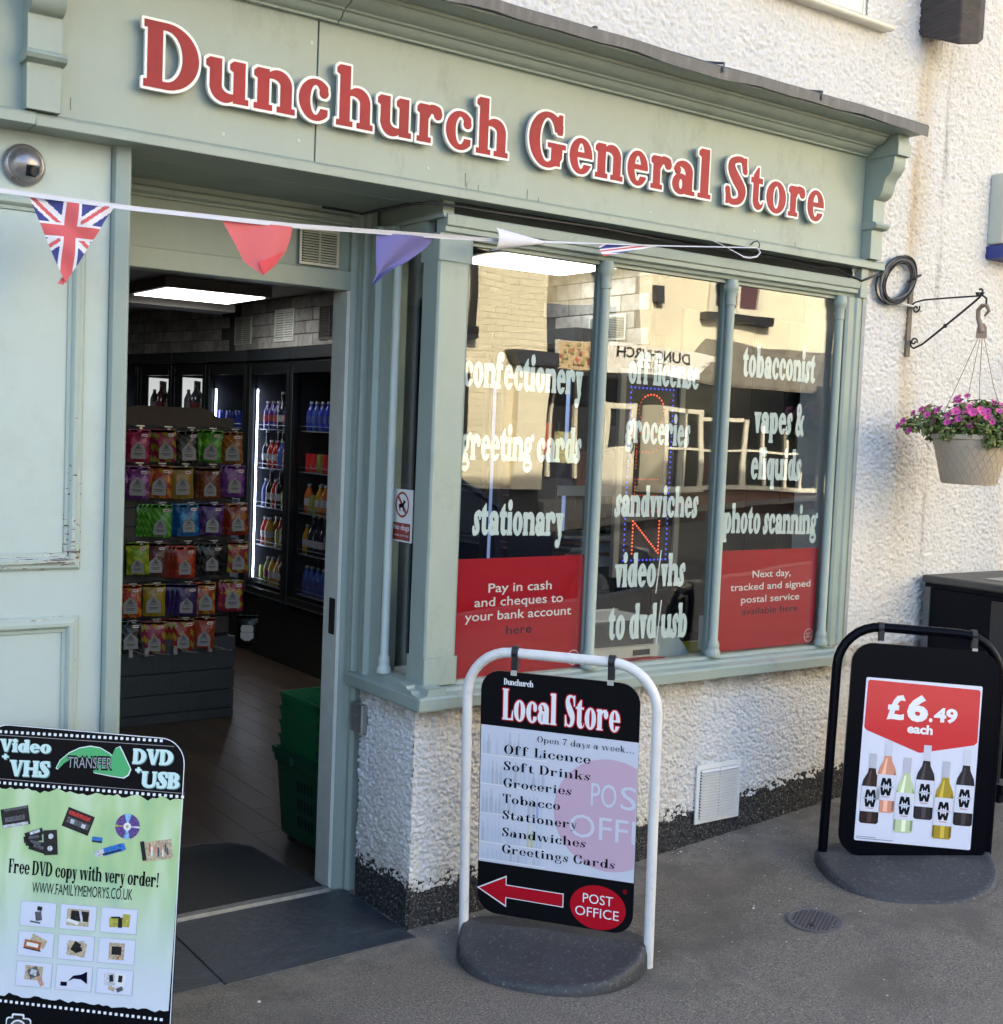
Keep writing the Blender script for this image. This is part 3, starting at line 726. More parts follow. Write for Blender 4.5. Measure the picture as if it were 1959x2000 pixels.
obj('panel_moulding', mould(-2.5, -.955, .12, 1.032, WORN), WORN, shop)

# door recess: frame, transom, head
obj('door_lintel', MB().box(-.85, .03, -.004, .06, 1.990, 2.052), PAINT, shop, bevel=.003)
obj('transom_panel', MB().box(-.85, .03, .014, .04, 2.052, 2.20), PAINT, shop)
obj('transom_rail', MB().extrude([(.0, 2.205), (-.012, 2.212), (-.012, 2.224), (.0, 2.232), (.0, 2.248), (.04, 2.248), (.04, 2.198), (.0, 2.198)], -.85, .03, 'x'), PAINT, shop)
obj('door_jamb', MB().extrude([(.0125, -.004), (.04, -.010), (.048, -.018), (.048, -.036), (.060, -.042), (.082, -.042), (.082, .09), (.0125, .09)], -.02, 2.2475, 'z'), PAINT, shop, bevel=.0015)
obj('door_jamb', MB().box(-.90, -.852, .002, .09, -.02, 2.2475), PAINT, shop)
obj('door_edge', MB().box(.0, .012, -.007, .088, .004, 1.989), mat('pale_door_edge', (.60, .62, .56), rough=.4, var=.08, vscale=14), shop)
obj('door_hinge', MB().box(-.002, -.0003, .006, .045, .86, .98), IRON, shop)
obj('threshold_strip', MB().extrude([(-.028, .001), (-.022, .012), (.006, .013), (.012, .001)], -.85, .0, 'x'), mat('worn_aluminium', (.26, .26, .24), rough=.6, metal=.4, var=.25, vscale=40), shop)
# return side of the window: stiles and slim column between door and glass
obj('side_stile', MB().extrude([(.030, -.0435), (.030, -.060), (.052, -.066), (.052, -.098), (.036, -.104), (.036, -.128), (.054, -.134), (.062, -.185), (.12, -.185), (.12, -.0435)], .748, 2.186, 'z'), PAINT, shop, bevel=.0015)
def column(x, y, z0, z1, r, side=None):
    p = [(r*1.75, z0), (r*1.8, z0+.004), (r*1.72, z0+.016), (r*1.42, z0+.024), (r*1.36, z0+.030), (r*1.45, z0+.040), (r*1.25, z0+.052), (r*1.02, z0+.058), (r*.98, (z0+z1)/2), (r*.95, z1-.108), (r*.95, z1-.092), (r*1.14, z1-.090), (r*1.10, z1-.062), (r*1.22, z1-.052), (r*1.24, z1-.048), (r*1.52, z1-.040), (r*1.62, z1-.030), (r*1.60, z1-.016), (r*1.40, z1-.006), (r*1.36, z1-.001)]
    return MB().lathe(p, (x, y, 0), 20)
COLP = PAINT
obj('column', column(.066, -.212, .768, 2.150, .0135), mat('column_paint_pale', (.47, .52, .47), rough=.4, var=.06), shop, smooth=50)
obj('corner_post', MB().extrude([(.078, -.345), (.078, -.428), (.084, -.434), (.186, -.434), (.192, -.428), (.192, -.36), (.12, -.345)], .768, 2.14, 'z'), PAINT, shop, bevel=.0015)
for z0, z1 in ((2.06, 2.142), (.766, .85)):
    obj('post_block', MB().extrude([(.0755, -.335), (.0755, -.4365), (.0785, -.4385), (.192, -.4385), (.1985, -.433), (.1985, -.35), (.12, -.335)], z0, z1, 'z'), PAINT, shop, bevel=.004)
# sill, head beam, right stile
for a, c in ((.024, .16), (.1602, .9), (.9003, 1.975)):
    pf = [(-.40, .700), (-.485, .700), (-.503, .706), (-.505, .738), (-.498, .744), (-.462, .748), (-.452, .757), (-.428, .760), (-.422, .768), (-.36, .7695), (-.36, .700)]
    obj('window_sill', MB().extrude(pf, a, c, 'x'), PAINT, shop, bevel=.001)
k_ = [(.024, -.4995), (.024, -.37), (.024, -.25), (.024, -.13), (.024, -.045)]
for (x, a), (_, c) in zip(k_, k_[1:]): obj('sill_block', MB().extrude([(.024, .701), (.020, .706), (.020, .738), (.026, .744), (.052, .748), (.056, .767), (.12, .768), (.12, .701)], a+.0012, c-.0012, 'y'), PAINT, shop, bevel=.0012)
hb = [(-.40, 2.130), (-.430, 2.130), (-.434, 2.140), (-.448, 2.146), (-.449, 2.160), (-.456, 2.164), (-.460, 2.194), (-.452, 2.198), (-.40, 2.198)]
obj('head_beam', MB().extrude(hb, .088, 1.99, 'x'), PAINT, shop, bevel=.0008)
obj('head_beam', MB().box(.078, .12, -.452, -.045, 2.186, 2.197), PAINT, shop)
obj('head_beam', MB().box(.085, .115, -.345, -.045, 2.142, 2.1855), PAINT, shop)
obj('gap_board', MB().box(.1405, 1.97, -.41, -.36, 2.1985, 2.2475), GAP, shop)  # dark board: the soffit's shade in this gap is put into its colour
obj('gap_board', MB().box(.10, .14, -.41, .0, 2.1985, 2.2475), PAINT, shop)
obj('window_stile', MB().extrude([(1.952, -.40), (1.952, -.424), (1.962, -.432), (1.988, -.436), (1.994, -.444), (2.018, -.444), (2.024, -.436), (2.040, -.432), (2.044, -.424), (2.044, -.38), (1.952, -.38)], .7697, 2.1298, 'z'), PAINT, shop, bevel=.001)
obj('window_stile', MB().box(1.9955, 2.036, -.4555, -.40, 2.13, 2.2425), PAINT, shop, bevel=.002)
obj('side_trim', MB().box(2.037, 2.058, -.436, -.40, .72, 2.243), mat('grey_trim', (.30, .33, .33), rough=.6, var=.15, vscale=20), shop)
obj('door_wall', MB().box(-.9, .12, .062, .12, 2.052, 2.70), mat('inner_render', (.2, .2, .2)), shop)
for x in (.740, 1.325, 1.918): obj('column', column(x, -.424, .7695, 2.131, .0162), PAINT, shop, smooth=38)
for x in (.740, 1.325): obj('glazing_bar', MB().box(x-.018, x+.018, -.405, -.385, .7697, 2.13), PAINT, shop)
obj('window_frame', MB().box(.12, 1.952, -.415, -.385, 2.118, 2.1298), PAINT, shop)
# panes with vinyl lettering on their inner face
GL = glass_mat('shop_glass', (.93, .95, .94), 1.52, boost=1.75)
panes = []
for a, c in ((.186, .724), (.757, 1.309), (1.342, 1.955)):
    panes.append(obj('window_pane', MB().box(a, c, -.4035, -.3995, .765, 2.125), GL, shop))
obj('window_pane', MB().box(.097, .101, -.349, -.18, .765, 2.15), GL, shop)
WF = (.29, .14, .11, .045, .67)
yv = -.3985
def win(pane, items):
    for s, x0, x1, z0, z1, xh in items:
        m = MB(); put_serif(m, s, x0, x1, z0, xh/.67, WF, yv, VINYL, track=.0, z1=z1); obj('lettering', m, VINYL, pane)
win(panes[0], [('confectionery', .203, .680, 1.690, 1.684, .078), ('greeting cards', .203, .685, 1.461, 1.460, .078), ('stationary', .262, .625, 1.225, 1.216, .076)])
win(panes[1], [('off license', .878, 1.214, 1.737, 1.733, .074), ('groceries', .878, 1.180, 1.535, 1.526, .074), ('sandwiches', .846, 1.238, 1.280, 1.274, .074), ('video/vhs', .860, 1.190, 1.035, 1.028, .080), ('to dvd/usb', .842, 1.215, .854, .841, .084)])
win(panes[2], [('tobacconist', 1.430, 1.826, 1.793, 1.790, .080), ('vapes &', 1.505, 1.778, 1.588, 1.589, .078), ('eliquids', 1.500, 1.775, 1.416, 1.413, .080), ('photo scanning', 1.372, 1.886, 1.216, 1.204, .075)])

# upper window frame over the lead
uw = MB().box(.5, .56, -.415, -.35, 3.19, 4.3).box(1.96, 2.022, -.418, -.35, 3.192, 4.3).box(.56, 1.96, -.415, -.35, 3.192, 3.262).box(1.905, 1.96, -.405, -.35, 3.262, 4.3)
uf = obj('upper_window', uw, mat('upvc_cream', (.70, .68, .60), rough=.35, var=.06), shop, bevel=.004)
obj('sill', MB().extrude([(-.40, 3.160), (-.475, 3.154), (-.480, 3.160), (-.480, 3.172), (-.42, 3.196), (-.34, 3.196), (-.34, 3.16)], .42, 2.072, 'x'), MATS['upvc_cream'], uf, bevel=.002)
obj('pane', MB().box(.56, 1.905, -.372, -.366, 3.262, 4.3), glass_mat('house_glass', (.5, .52, .55), 1.5, boost=1.6), uf)
obj('curtain', MB().box(.56, 1.96, -.30, -.29, 3.2, 4.3), mat('dim_net', (.25, .26, .28), rough=.9, var=.2, vscale=30, stretch=(8, 1, .2)), uf)
# air brick grille in the low wall
def louvre(x0, x1, z0, z1, y, n, parent, name='air_vent', m=WHITE, depth=.018, split=True, skew=0, local=False):
    fr = .018 if (x1-x0) > .16 else .009
    f = MB().box(x0, x1, y-depth*.4, y, z0, z0+fr).box(x0, x1, y-depth*.4, y, z1-fr, z1).box(x0, x0+fr, y-depth*.4, y, z0+fr, z1-fr).box(x1-fr, x1, y-depth*.4, y, z0+fr, z1-fr)
    if split: f.box((x0+x1)/2-.002, (x0+x1)/2+.002, y-depth*.9, y-.002, z0+fr, z1-fr)
    v = obj(name, f, m, parent, bevel=.0015, local=local)
    obj('back', MB().box(x0+fr*.8, x1-fr*.8, y-.0030, y-.001, z0+fr*.8, z1-fr*.8), DGREY, v)  # plate coloured dark to paint in the shade between the slats
    h = (z1-z0-2*fr)/n; me = None
    for i in range(n):
        z = z0+fr+h*i
        q = MB().extrude([(y-depth, z+h*.10), (y-depth-.001, z+h*.30), (y-.0045, z+h*.84), (y-.0035, z+h*.62)], x0+fr+.001, x1-fr-.001, 'x')
        obj('slat', q, m, v)
    return v
louvre(1.265, 1.492, .152, .370, -.431, 17, shop)
V2 = louvre(-.172, -.032, 2.058, 2.174, .002, 12, shop, m=mat('cream_plastic', (.62, .60, .48), rough=.4), depth=.012)

# timber bracket high on the right
t = thing('timber_block', 'dark weathered timber beam end jutting from the wall at the top right', 'beam', (2.36, -.42, 3.2))
WOOD = mat('weathered_timber', (.055, .045, .040), rough=.8, var=.35, vscale=14, bump=.004, bscale=26, stretch=(1, .5, 3), dirt=((.16, .13, .12), .6), dscale=7)
obj('beam', MB().add([(2.30, -.40, 3.205), (2.47, -.40, 3.235), (2.47, -.60, 3.175), (2.40, -.625, 3.135), (2.30, -.61, 3.118), (2.30, -.40, 3.8), (2.47, -.40, 3.8), (2.47, -.60, 3.8), (2.40, -.625, 3.8), (2.30, -.61, 3.8)], [(0, 4, 3, 2, 1), (5, 6, 7, 8, 9), (0, 5, 9, 4), (4, 9, 8, 3), (3, 8, 7, 2), (2, 7, 6, 1), (1, 6, 5, 0)]), WOOD, t, bevel=.008)
t = thing('meter_box', 'pale grey plastic box with blue foot on the wall at the right edge', 'meter box', (2.95, -.43, 2.4))
obj('body', MB().box(2.842, 3.12, -.50, -.42, 2.435, 2.735), mat('box_grey', (.50, .52, .46), rough=.4, var=.05), t, bevel=.01)
obj('foot', MB().box(2.838, 3.12, -.515, -.42, 2.375, 2.43), mat('box_blue', (.02, .04, .22), rough=.4), t, bevel=.004)
obj('slot', MB().box(2.868, 2.90, -.5035, -.501, 2.64, 2.66).box(2.868, 2.90, -.5035, -.501, 2.49, 2.51), DGREY, t)
# ---------------------------------------------------------------- ground, road, slate step
def asphalt(name, base, speck):
    m = mat(name, base, rough=.88); n = m.node_tree.nodes; l = m.node_tree.links; b = n['Principled BSDF']
    g = n.new('ShaderNodeNewGeometry'); pos = g.outputs['Position']
    def noise(sc, det=5, ro=.6):
        t = n.new('ShaderNodeTexNoise'); t.inputs['Scale'].default_value = sc; t.inputs['Detail'].default_value = det; t.inputs['Roughness'].default_value = ro; l.new(pos, t.inputs['Vector']); return t.outputs[0]
    def mr(s, a, b_, c=0, d=1):
        r = n.new('ShaderNodeMapRange'); r.inputs[1].default_value = a; r.inputs[2].default_value = b_; r.inputs[3].default_value = c; r.inputs[4].default_value = d; l.new(s, r.inputs[0]); return r.outputs[0]
    def mixc(a, c, f):
        x = n.new('ShaderNodeMix'); x.data_type = 'RGBA'; x.inputs[7].default_value = (*c, 1); l.new(f, x.inputs[0])
        if isinstance(a, tuple): x.inputs[6].default_value = (*a, 1)
        else: l.new(a, x.inputs[6])
        return x.outputs[2]
    c = mixc(base, tuple(x*.42 for x in base), mr(noise(150, 3, .75), .44, .58, 0, .85))
    c = mixc(c, speck, mr(noise(210, 2, .6), .60, .68, 0, .8))
    c = mixc(c, tuple(x*.50 for x in base), mr(noise(2.6, 7, .65), .48, .62, 0, .75))
    c = mixc(c, (.20, .175, .14), mr(noise(1.4, 6, .7), .52, .70, 0, .35))
    c = mixc(c, (.022, .021, .02), mr(noise(5.5, 5, .7), .66, .76, 0, .6))
    v = n.new('ShaderNodeTexVoronoi'); v.feature = 'DISTANCE_TO_EDGE'; v.inputs['Scale'].default_value = .9; d = n.new('ShaderNodeTexNoise'); d.inputs['Scale'].default_value = 3; d.inputs['Detail'].default_value = 6; l.new(pos, d.inputs['Vector'])
    ad = n.new('ShaderNodeMixRGB'); ad.blend_type = 'ADD'; ad.inputs[0].default_value = .35; l.new(pos, ad.inputs[1]); l.new(d.outputs[1], ad.inputs[2]); l.new(ad.outputs[0], v.inputs['Vector'])
    c = mixc(c, (.20, .18, .15), mr(v.outputs['Distance'], .0, .006, .35, 0))
    # dust and lime washed down along the foot of the wall
    sp_ = n.new('ShaderNodeSeparateXYZ'); l.new(pos, sp_.inputs[0]); f1 = mr(sp_.outputs[1], -.80, -.44, 0, 1); f2 = mr(noise(7, 7, .7), .42, .62, 0, .75)
    mm = n.new('ShaderNodeMath'); mm.operation = 'MULTIPLY'; l.new(f1, mm.inputs[0]); l.new(f2, mm.inputs[1]); c = mixc(c, (.30, .265, .21), mm.outputs[0])
    # trodden-in gum and drips
    vg = n.new('ShaderNodeTexVoronoi'); vg.inputs['Scale'].default_value = 7; l.new(pos, vg.inputs['Vector']); g1 = mr(vg.outputs['Distance'], .045, .075, 1, 0); sc_ = n.new('ShaderNodeSeparateColor'); l.new(vg.outputs['Color'], sc_.inputs[0]); g2 = mr(sc_.outputs[0], .80, .82, 0, 1)
    mg = n.new('ShaderNodeMath'); mg.operation = 'MULTIPLY'; l.new(g1, mg.inputs[0]); l.new(g2, mg.inputs[1]); mh = n.new('ShaderNodeMath'); mh.operation = 'MULTIPLY'; mh.inputs[1].default_value = .45; l.new(mg.outputs[0], mh.inputs[0]); c = mixc(c, (.06, .055, .05), mh.outputs[0])
    l.new(c, b.inputs['Base Color'])
    bp = n.new('ShaderNodeBump'); bp.inputs['Distance'].default_value = .004; l.new(noise(210, 3), bp.inputs['Height']); l.new(bp.outputs[0], b.inputs['Normal'])
    return m
PAVE = asphalt('pavement_asphalt', (.190, .168, .138), (.42, .39, .34)); ROAD = asphalt('road_asphalt', (.05, .05, .052), (.12, .12, .12))
def sheet(x0, x1, y0, y1, nx, ny, dz=0, bump=0):
    vs, fs = [], []
    for j in range(ny+1):
        for i in range(nx+1):
            x = x0+(x1-x0)*i/nx; y = y0+(y1-y0)*j/ny
            vs.append((x, y, float(ground_z(x))+dz+(bump*math.sin(x*2.1+y*1.3)*math.sin(y*3.7) if -3 < y < -.6 else 0)))
    for j in range(ny):
        for i in range(nx): a = j*(nx+1)+i; fs.append((a, a+1, a+nx+2, a+nx+1))
    return MB().add(vs, fs)
struct('pavement', sheet(-12, 24, -4.6, .0, 240, 40, -.001), PAVE)
struct('road', sheet(-30, 40, -8.2, -4.6, 140, 6, -.12), ROAD)
struct('far_pavement', sheet(-30, 40, -40, -8.2, 140, 3, 0), PAVE)
struct('kerb', MB().add(*(lambda s: (s.v, s.f))(sheet(-12, 24, -4.72, -4.59, 140, 1, .003))), mat('kerb_stone', (.25, .24, .22), rough=.8, var=.15, vscale=8))
struct('ground', sheet(-120, 120, -120, 120, 24, 24, -.9), mat('earth', (.08, .075, .06), rough=.95))
step = thing('slate_step', 'dark slate doorstep slabs in front of the open shop door', 'doorstep', (-.45, -.25, 0))
SLAB = mat('slate_slab', (.040, .050, .060), rough=.42, var=.28, vscale=5, bump=.003, bscale=18, dirt=((.12, .135, .135), .55), dscale=5, stretch=(1.6, 3.2, 1))
for a, c, d, e in ((-1.9, -.575, -.575, -.425), (-.571, .052, -.425, .052)):
    obj('slab', MB().add([(a, -.505, -.02), (c, -.488, -.02), (c, -.03, -.02), (a, -.03, -.02), (a, -.505, .0035), (c, -.488, .0035), (c, -.03, .0035), (a, -.03, .0035)], [(0, 3, 2, 1), (4, 5, 6, 7), (0, 1, 5, 4), (1, 2, 6, 5), (2, 3, 7, 6), (3, 0, 4, 7)]), SLAB, step, bevel=.003)
t = tag(obj('manhole_cover', (lambda m: m)(MB().lathe([(.084, 0), (.084, .004), (.078, .0045), (.077, .0030), (.0, .0030)], (0, 0, 0), 40)), mat('cast_iron', (.115, .112, .118), rough=.5, metal=.3, var=.2, vscale=30)), 'small round ribbed iron cover set in the pavement near the wine sign', 'manhole cover')
t.location = (1.117, -1.13, float(ground_z(1.117))-.0005); t.rotation_euler = (0, R(-4.2), R(28))
m = MB()
for i in range(-6, 7):
    for j in range(-6, 7):
        x, y = i*.0122, j*.0122
        if math.hypot(x, y) < .07: m.add([(x-.005, y, .003), (x, y-.005, .003), (x+.005, y, .003), (x, y+.005, .003), (x, y, .0062)], [(0, 1, 4), (1, 2, 4), (2, 3, 4), (3, 0, 4)])
m.lathe([(.008, .003), (.008, .0072), (0, .0072)], (-.04, 0, 0), 10, BLACK)
obj('tread', m, MATS['cast_iron'], t, local=True, kind='stuff')
# flakes of plaster and grit lying about
m = MB()
for k in range(230):
    if k < 120: x = random.uniform(.1, 3.5); y = -.44-abs(random.gauss(0, .05))
    elif k < 180: x = random.gauss(1.15, .25); y = random.gauss(-1.0, .16)
    else: x = random.uniform(-.9, 3); y = random.uniform(-2.4, -.6)
    r = random.uniform(.0015, .0045)*(1.7 if random.random() < .08 else 1); a = random.random()*6.28; z = float(ground_z(x))
    P = [(x+r*math.cos(a+q)*random.uniform(.6, 1.2), y+r*math.sin(a+q)*random.uniform(.6, 1.2), z+.001+random.random()*.002) for q in (0, 1.5, 3.1, 4.6)]
    m.add(P+[(x, y, z+r*.8)], [(0, 1, 4), (1, 2, 4), (2, 3, 4), (3, 0, 4), (0, 3, 2, 1)])
o = obj('plaster_flakes', m, mat('plaster_flake', (.62, .60, .55), rough=.9), kind='stuff'); tag(o, 'small white flakes and grit scattered on the grey pavement', 'grit')

# ---------------------------------------------------------------- swing signs
def frame_tube(hw, h, r, rc, roll=0, n=7):
    P = [(-hw, 0, -.01), (-hw, 0, h*.5), (-hw, 0, h-rc)]
    P += [(-hw+rc-rc*math.cos(a), 0, h-rc+rc*math.sin(a)) for a in np.linspace(0, math.pi/2, n+2)[1:]]
    P += [(hw-rc+rc*math.sin(a), 0, h-rc+rc*math.cos(a)) for a in np.linspace(0, math.pi/2, n+2)]
    P += [(hw, 0, h*.5), (hw, 0, -.01)]
    return MB().tube(P, r, 14)
def sign_base(a, bf, bb, hc, hr, m, p=2.3):
    """rubber half-moon foot: high beside the legs, falling to a thin rim"""
    vs, fs = [], []; N = 48; rings = [0, .35, .6, .8, .89, .93, .985, 1.0, 1.02, 1.022]
    for q in rings:
        for k in range(N):
            t = 2*math.pi*k/N; c, s = math.cos(t), math.sin(t)
            x = a*q*math.copysign(abs(c)**(2/p), c); y = (bf if s < 0 else bb)*q*math.copysign(abs(s)**(2/p), s)
            yy = abs(y)/(bf if s < 0 else bb)
            z = hr+hc*max(0, 1-yy)**1.1
            if q < .9: z -= .004
            if q == 1.0: z -= .002
            if q == 1.02: z = z*.5
            if q == 1.022: z = -.012
            vs.append((x, y, z))
    for i in range(len(rings)-1):
        for k in range(N): fs.append((i*N+k, (i+1)*N+k, (i+1)*N+(k+1) % N, i*N+(k+1) % N))
    return MB().add(vs, fs)
RUBBER = mat('rubber_foot', (.040, .042, .046), rough=.6, var=.3, vscale=7, bump=.0022, bscale=140, dirt=((.26, .26, .25), .75), dscale=75)

# sign with the shop's price list
s1 = thing('swing_sign', 'white framed pavement sign listing store goods above a red arrow', 'pavement sign', (.33, -.814, .022), (R(4), 0, R(-53)))
obj('frame', frame_tube(.284, .892, .0150, .135), mat('white_enamel', (.70, .69, .67), rough=.3, var=.05, vscale=9, dirt=((.30, .22, .15), .45), dscale=22), s1, local=True, smooth=60)
b_ = obj('base', sign_base(.280, .250, .20, .052, .010, RUBBER), RUBBER, s1, local=True, smooth=60); b_.rotation_euler = (R(-1.5), R(-2.2), 0)
PBLK = mat('panel_black', (.005, .0055, .007), rough=.3, spec=.1)
pan = obj('panel', MB().rrect(-.237, .237, .092, .838, [.06]*4, -.014, None, .006, 8), PBLK, s1, local=True)
pan.rotation_euler = (0, 0, 0)
y0 = -.0145
LIL = mat('print_lilac', (.64, .66, .74), rough=.25, coat=.3)
m = MB().loops([[(-.2355, .251), (.2365, .252), (.2375, .670), (-.2345, .672)]], y0, LIL)
PK = mat('print_pink', (.60, .42, .52), rough=.25); SH1 = mat('print_shelf', (.47, .50, .56), rough=.3); SH2 = mat('print_shelf_pale', (.52, .57, .66), rough=.3); YL = mat('print_yellow_pale', (.55, .56, .38), rough=.3); BL2 = mat('print_blue_pale', (.36, .42, .62), rough=.3)
arc_ = [(.158+.165*math.cos(t), .443+.168*math.sin(t)) for t in np.linspace(math.pi*.345, math.pi*1.655, 40)]
m.loops([[p for p in arc_]], y0-.0005, PK)
rr_ = random.Random(3)
for i, (zb, zt) in enumerate(((.585, .668), (.495, .58), (.405, .488), (.315, .398), (.262, .305))):
    m.loops([[(-.234, zb-.004), (-.03, zb-.004), (-.03, zb-.001), (-.234, zb-.001)]], y0-.0005, SIGNW)
    x = -.228
    while x < -.045:
        wb = rr_.uniform(.007, .012); hb_ = (zt-zb)*rr_.uniform(.55, .9); mm = rr_.choice([SH1, SH2, SH2, LIL, YL if i == 3 else SH1, BL2 if i == 2 else SH2])
        m.loops([[(x, zb), (x+wb, zb), (x+wb, zb+hb_*.6), (x+wb*.68, zb+hb_*.72), (x+wb*.68, zb+hb_), (x+wb*.32, zb+hb_), (x+wb*.32, zb+hb_*.72), (x, zb+hb_*.6)]], y0-.0005, mm); x += wb*1.45
obj('artwork', m, LIL, pan, local=True)
m = MB(); MF = (.155, .028, .025, .075, .62)
put_serif(m, 'Open 7 days a week...', -.062, .226, .637, .019, (.11, .03, .022, .06, .62), y0-.001, TXTB, track=.08)
for s, x1, z in (('Off Licence', .099, .591), ('Soft Drinks', .099, .541), ('Groceries', .045, .490), ('Tobacco', .013, .441), ('Stationery', .063, .391), ('Sandwiches', .092, .338), ('Greetings Cards', .180, .286)):
    m2 = MB(); put_serif(m2, s, -.163, x1, z, .0275, MF, y0-.001, TXTB, track=.07); obj('lettering', m2, TXTB, pan, local=True)
obj('lettering', m, TXTB, pan, local=True)
m = MB(); CF = (.26, .06, .05, .05, .66)
put_serif(m, 'Dunchurch', -.167, -.078, .799, .019, CF, y0-.0005, TXTW, track=0)
for s, a, c in (('Local', -.170, -.006), ('Store', .018, .181)):
    put_serif(m, s, a, c, .694, .0935, CF, y0-.0004, RED, border=.032, track=.02)
    put_serif(m, s, a, c, .694, .0935, CF, y0-.0009, TXTW, track=.02)
obj('lettering', m, TXTW, pan, local=True)
m = MB(); ar = [(-.239, .167), (-.146, .217), (-.146, .189), (.030, .188), (.030, .145), (-.146, .147), (-.146, .118)]
def shrink(P, d, c):
    return [(p[0]+(c[0]-p[0])*d/abs(c[0]-p[0]+1e-6) if abs(c[0]-p[0]) > d else c[0], p[1]+(c[1]-p[1])*d/abs(c[1]-p[1]+1e-6) if abs(c[1]-p[1]) > d else p[1]) for p in P]
m.loops([ar], y0-.0004, TXTW); m.loops([[(-.231, .167), (-.1485, .2115), (-.1485, .1865), (.0272, .1855), (.0272, .1478), (-.1485, .1495), (-.1485, .1245)]], y0-.0009, RED)
m.disc(.133, .1615, .0835, .0675, y0-.0004, RED, 48)
put_sans(m, 'POST', .088, .178, .172, .029, y0-.001, TXTW); put_sans(m, 'OFFICE', .066, .196, .131, .029, y0-.001, TXTW)
put_sans(m, 'PO', .103, .178, .468, .070, y0-.001, LIL); put_sans(m, 'S', .190, .236, .468, .070, y0-.001, LIL); put_sans(m, 'OFFI', .042, .236, .368, .070, y0-.001, LIL)
m.loops([[(.212+.0065*math.cos(t), .222+.0065*math.sin(t)) for t in np.linspace(0, 6.283, 16)[:-1]], [(.212+.0052*math.cos(t), .222+.0052*math.sin(t)) for t in np.linspace(0, 6.283, 16)[:-1]]], y0-.0004, RED); put_sans(m, 'R', .2097, .2143, .2187, .006, y0-.0004, RED)
obj('emblem', m, RED, pan, local=True, kind='stuff')
def clip(x, z0, z1, par, y=-.006):
    c = obj('hanger_clip', MB().box(x-.009, x+.009, y-.010, y+.008, z0, z1-.01).tube([(x-.010, 0, z1), (x-.009, 0, z1), (x+.009, 0, z1), (x+.010, 0, z1)], [.015, .0185, .0185, .015], 14), BLACK, par, local=True, smooth=40)
    obj('bracket', MB().box(x-.009, x+.009, y-.0125, y-.0095, z0-.013, z0+.002), mat('grey_clip', (.45, .44, .40), rough=.5), c, local=True)
clip(-.137, .842, .895, s1); clip(.150, .842, .895, s1)

# dark sign with the wine offer
s2 = thing('swing_sign', 'black framed pavement sign with wine bottles poster priced 6.49 each', 'pavement sign', (1.698, -1.022, .085), (R(-4), R(2), R(-38)))
FB = mat('black_gloss', (.0018, .0020, .0045), rough=.22, spec=.09)
obj('frame', frame_tube(.280, .842, .0165, .145), FB, s2, local=True, smooth=60)
b_ = obj('base', sign_base(.292, .315, .22, .048, .016, RUBBER, 2.3), RUBBER, s2, local=True, smooth=60); b_.rotation_euler = (R(6.5), R(-5.2), 0); b_.location = (0, 0, .014)
pan2 = obj('panel', MB().rrect(-.236, .268, .052, .788, [.075]*4, -.030, None, .012, 10), FB, s2, local=True, bevel=.003)
for x in (-.155, .165): clip(x-.005+.02, .795, .842, s2, y=-.015)
y0 = -.0308; PW = mat('poster_white', (.72, .74, .86), rough=.22, coat=.4); PR = mat('poster_red', (.62, .030, .035), rough=.22, coat=.4)
m = MB().rrect(-.183, .214, .105, .669, .006, y0, PW)
m.loops([[(-.176, .655), (-.170, .661), (.202, .656), (.208, .650), (.210, .476), (.200, .465), (.022, .424), (.014, .424), (-.170, .487), (-.178, .497)]], y0-.0005, PR)
MWB = mat('bottle_label', (.66, .68, .78), rough=.4)
BOT = [(-.139, .166, .408, '2a1712'), (-.088, .208, .456, 'd9967c'), (-.021, .145, .404, 'c3d3a6'), (.044, .196, .452, '2a2328'), (.112, .135, .402, 'a8902a'), (.180, .186, .449, '241c22')]
obj('artwork', m, PW, pan2, local=True)
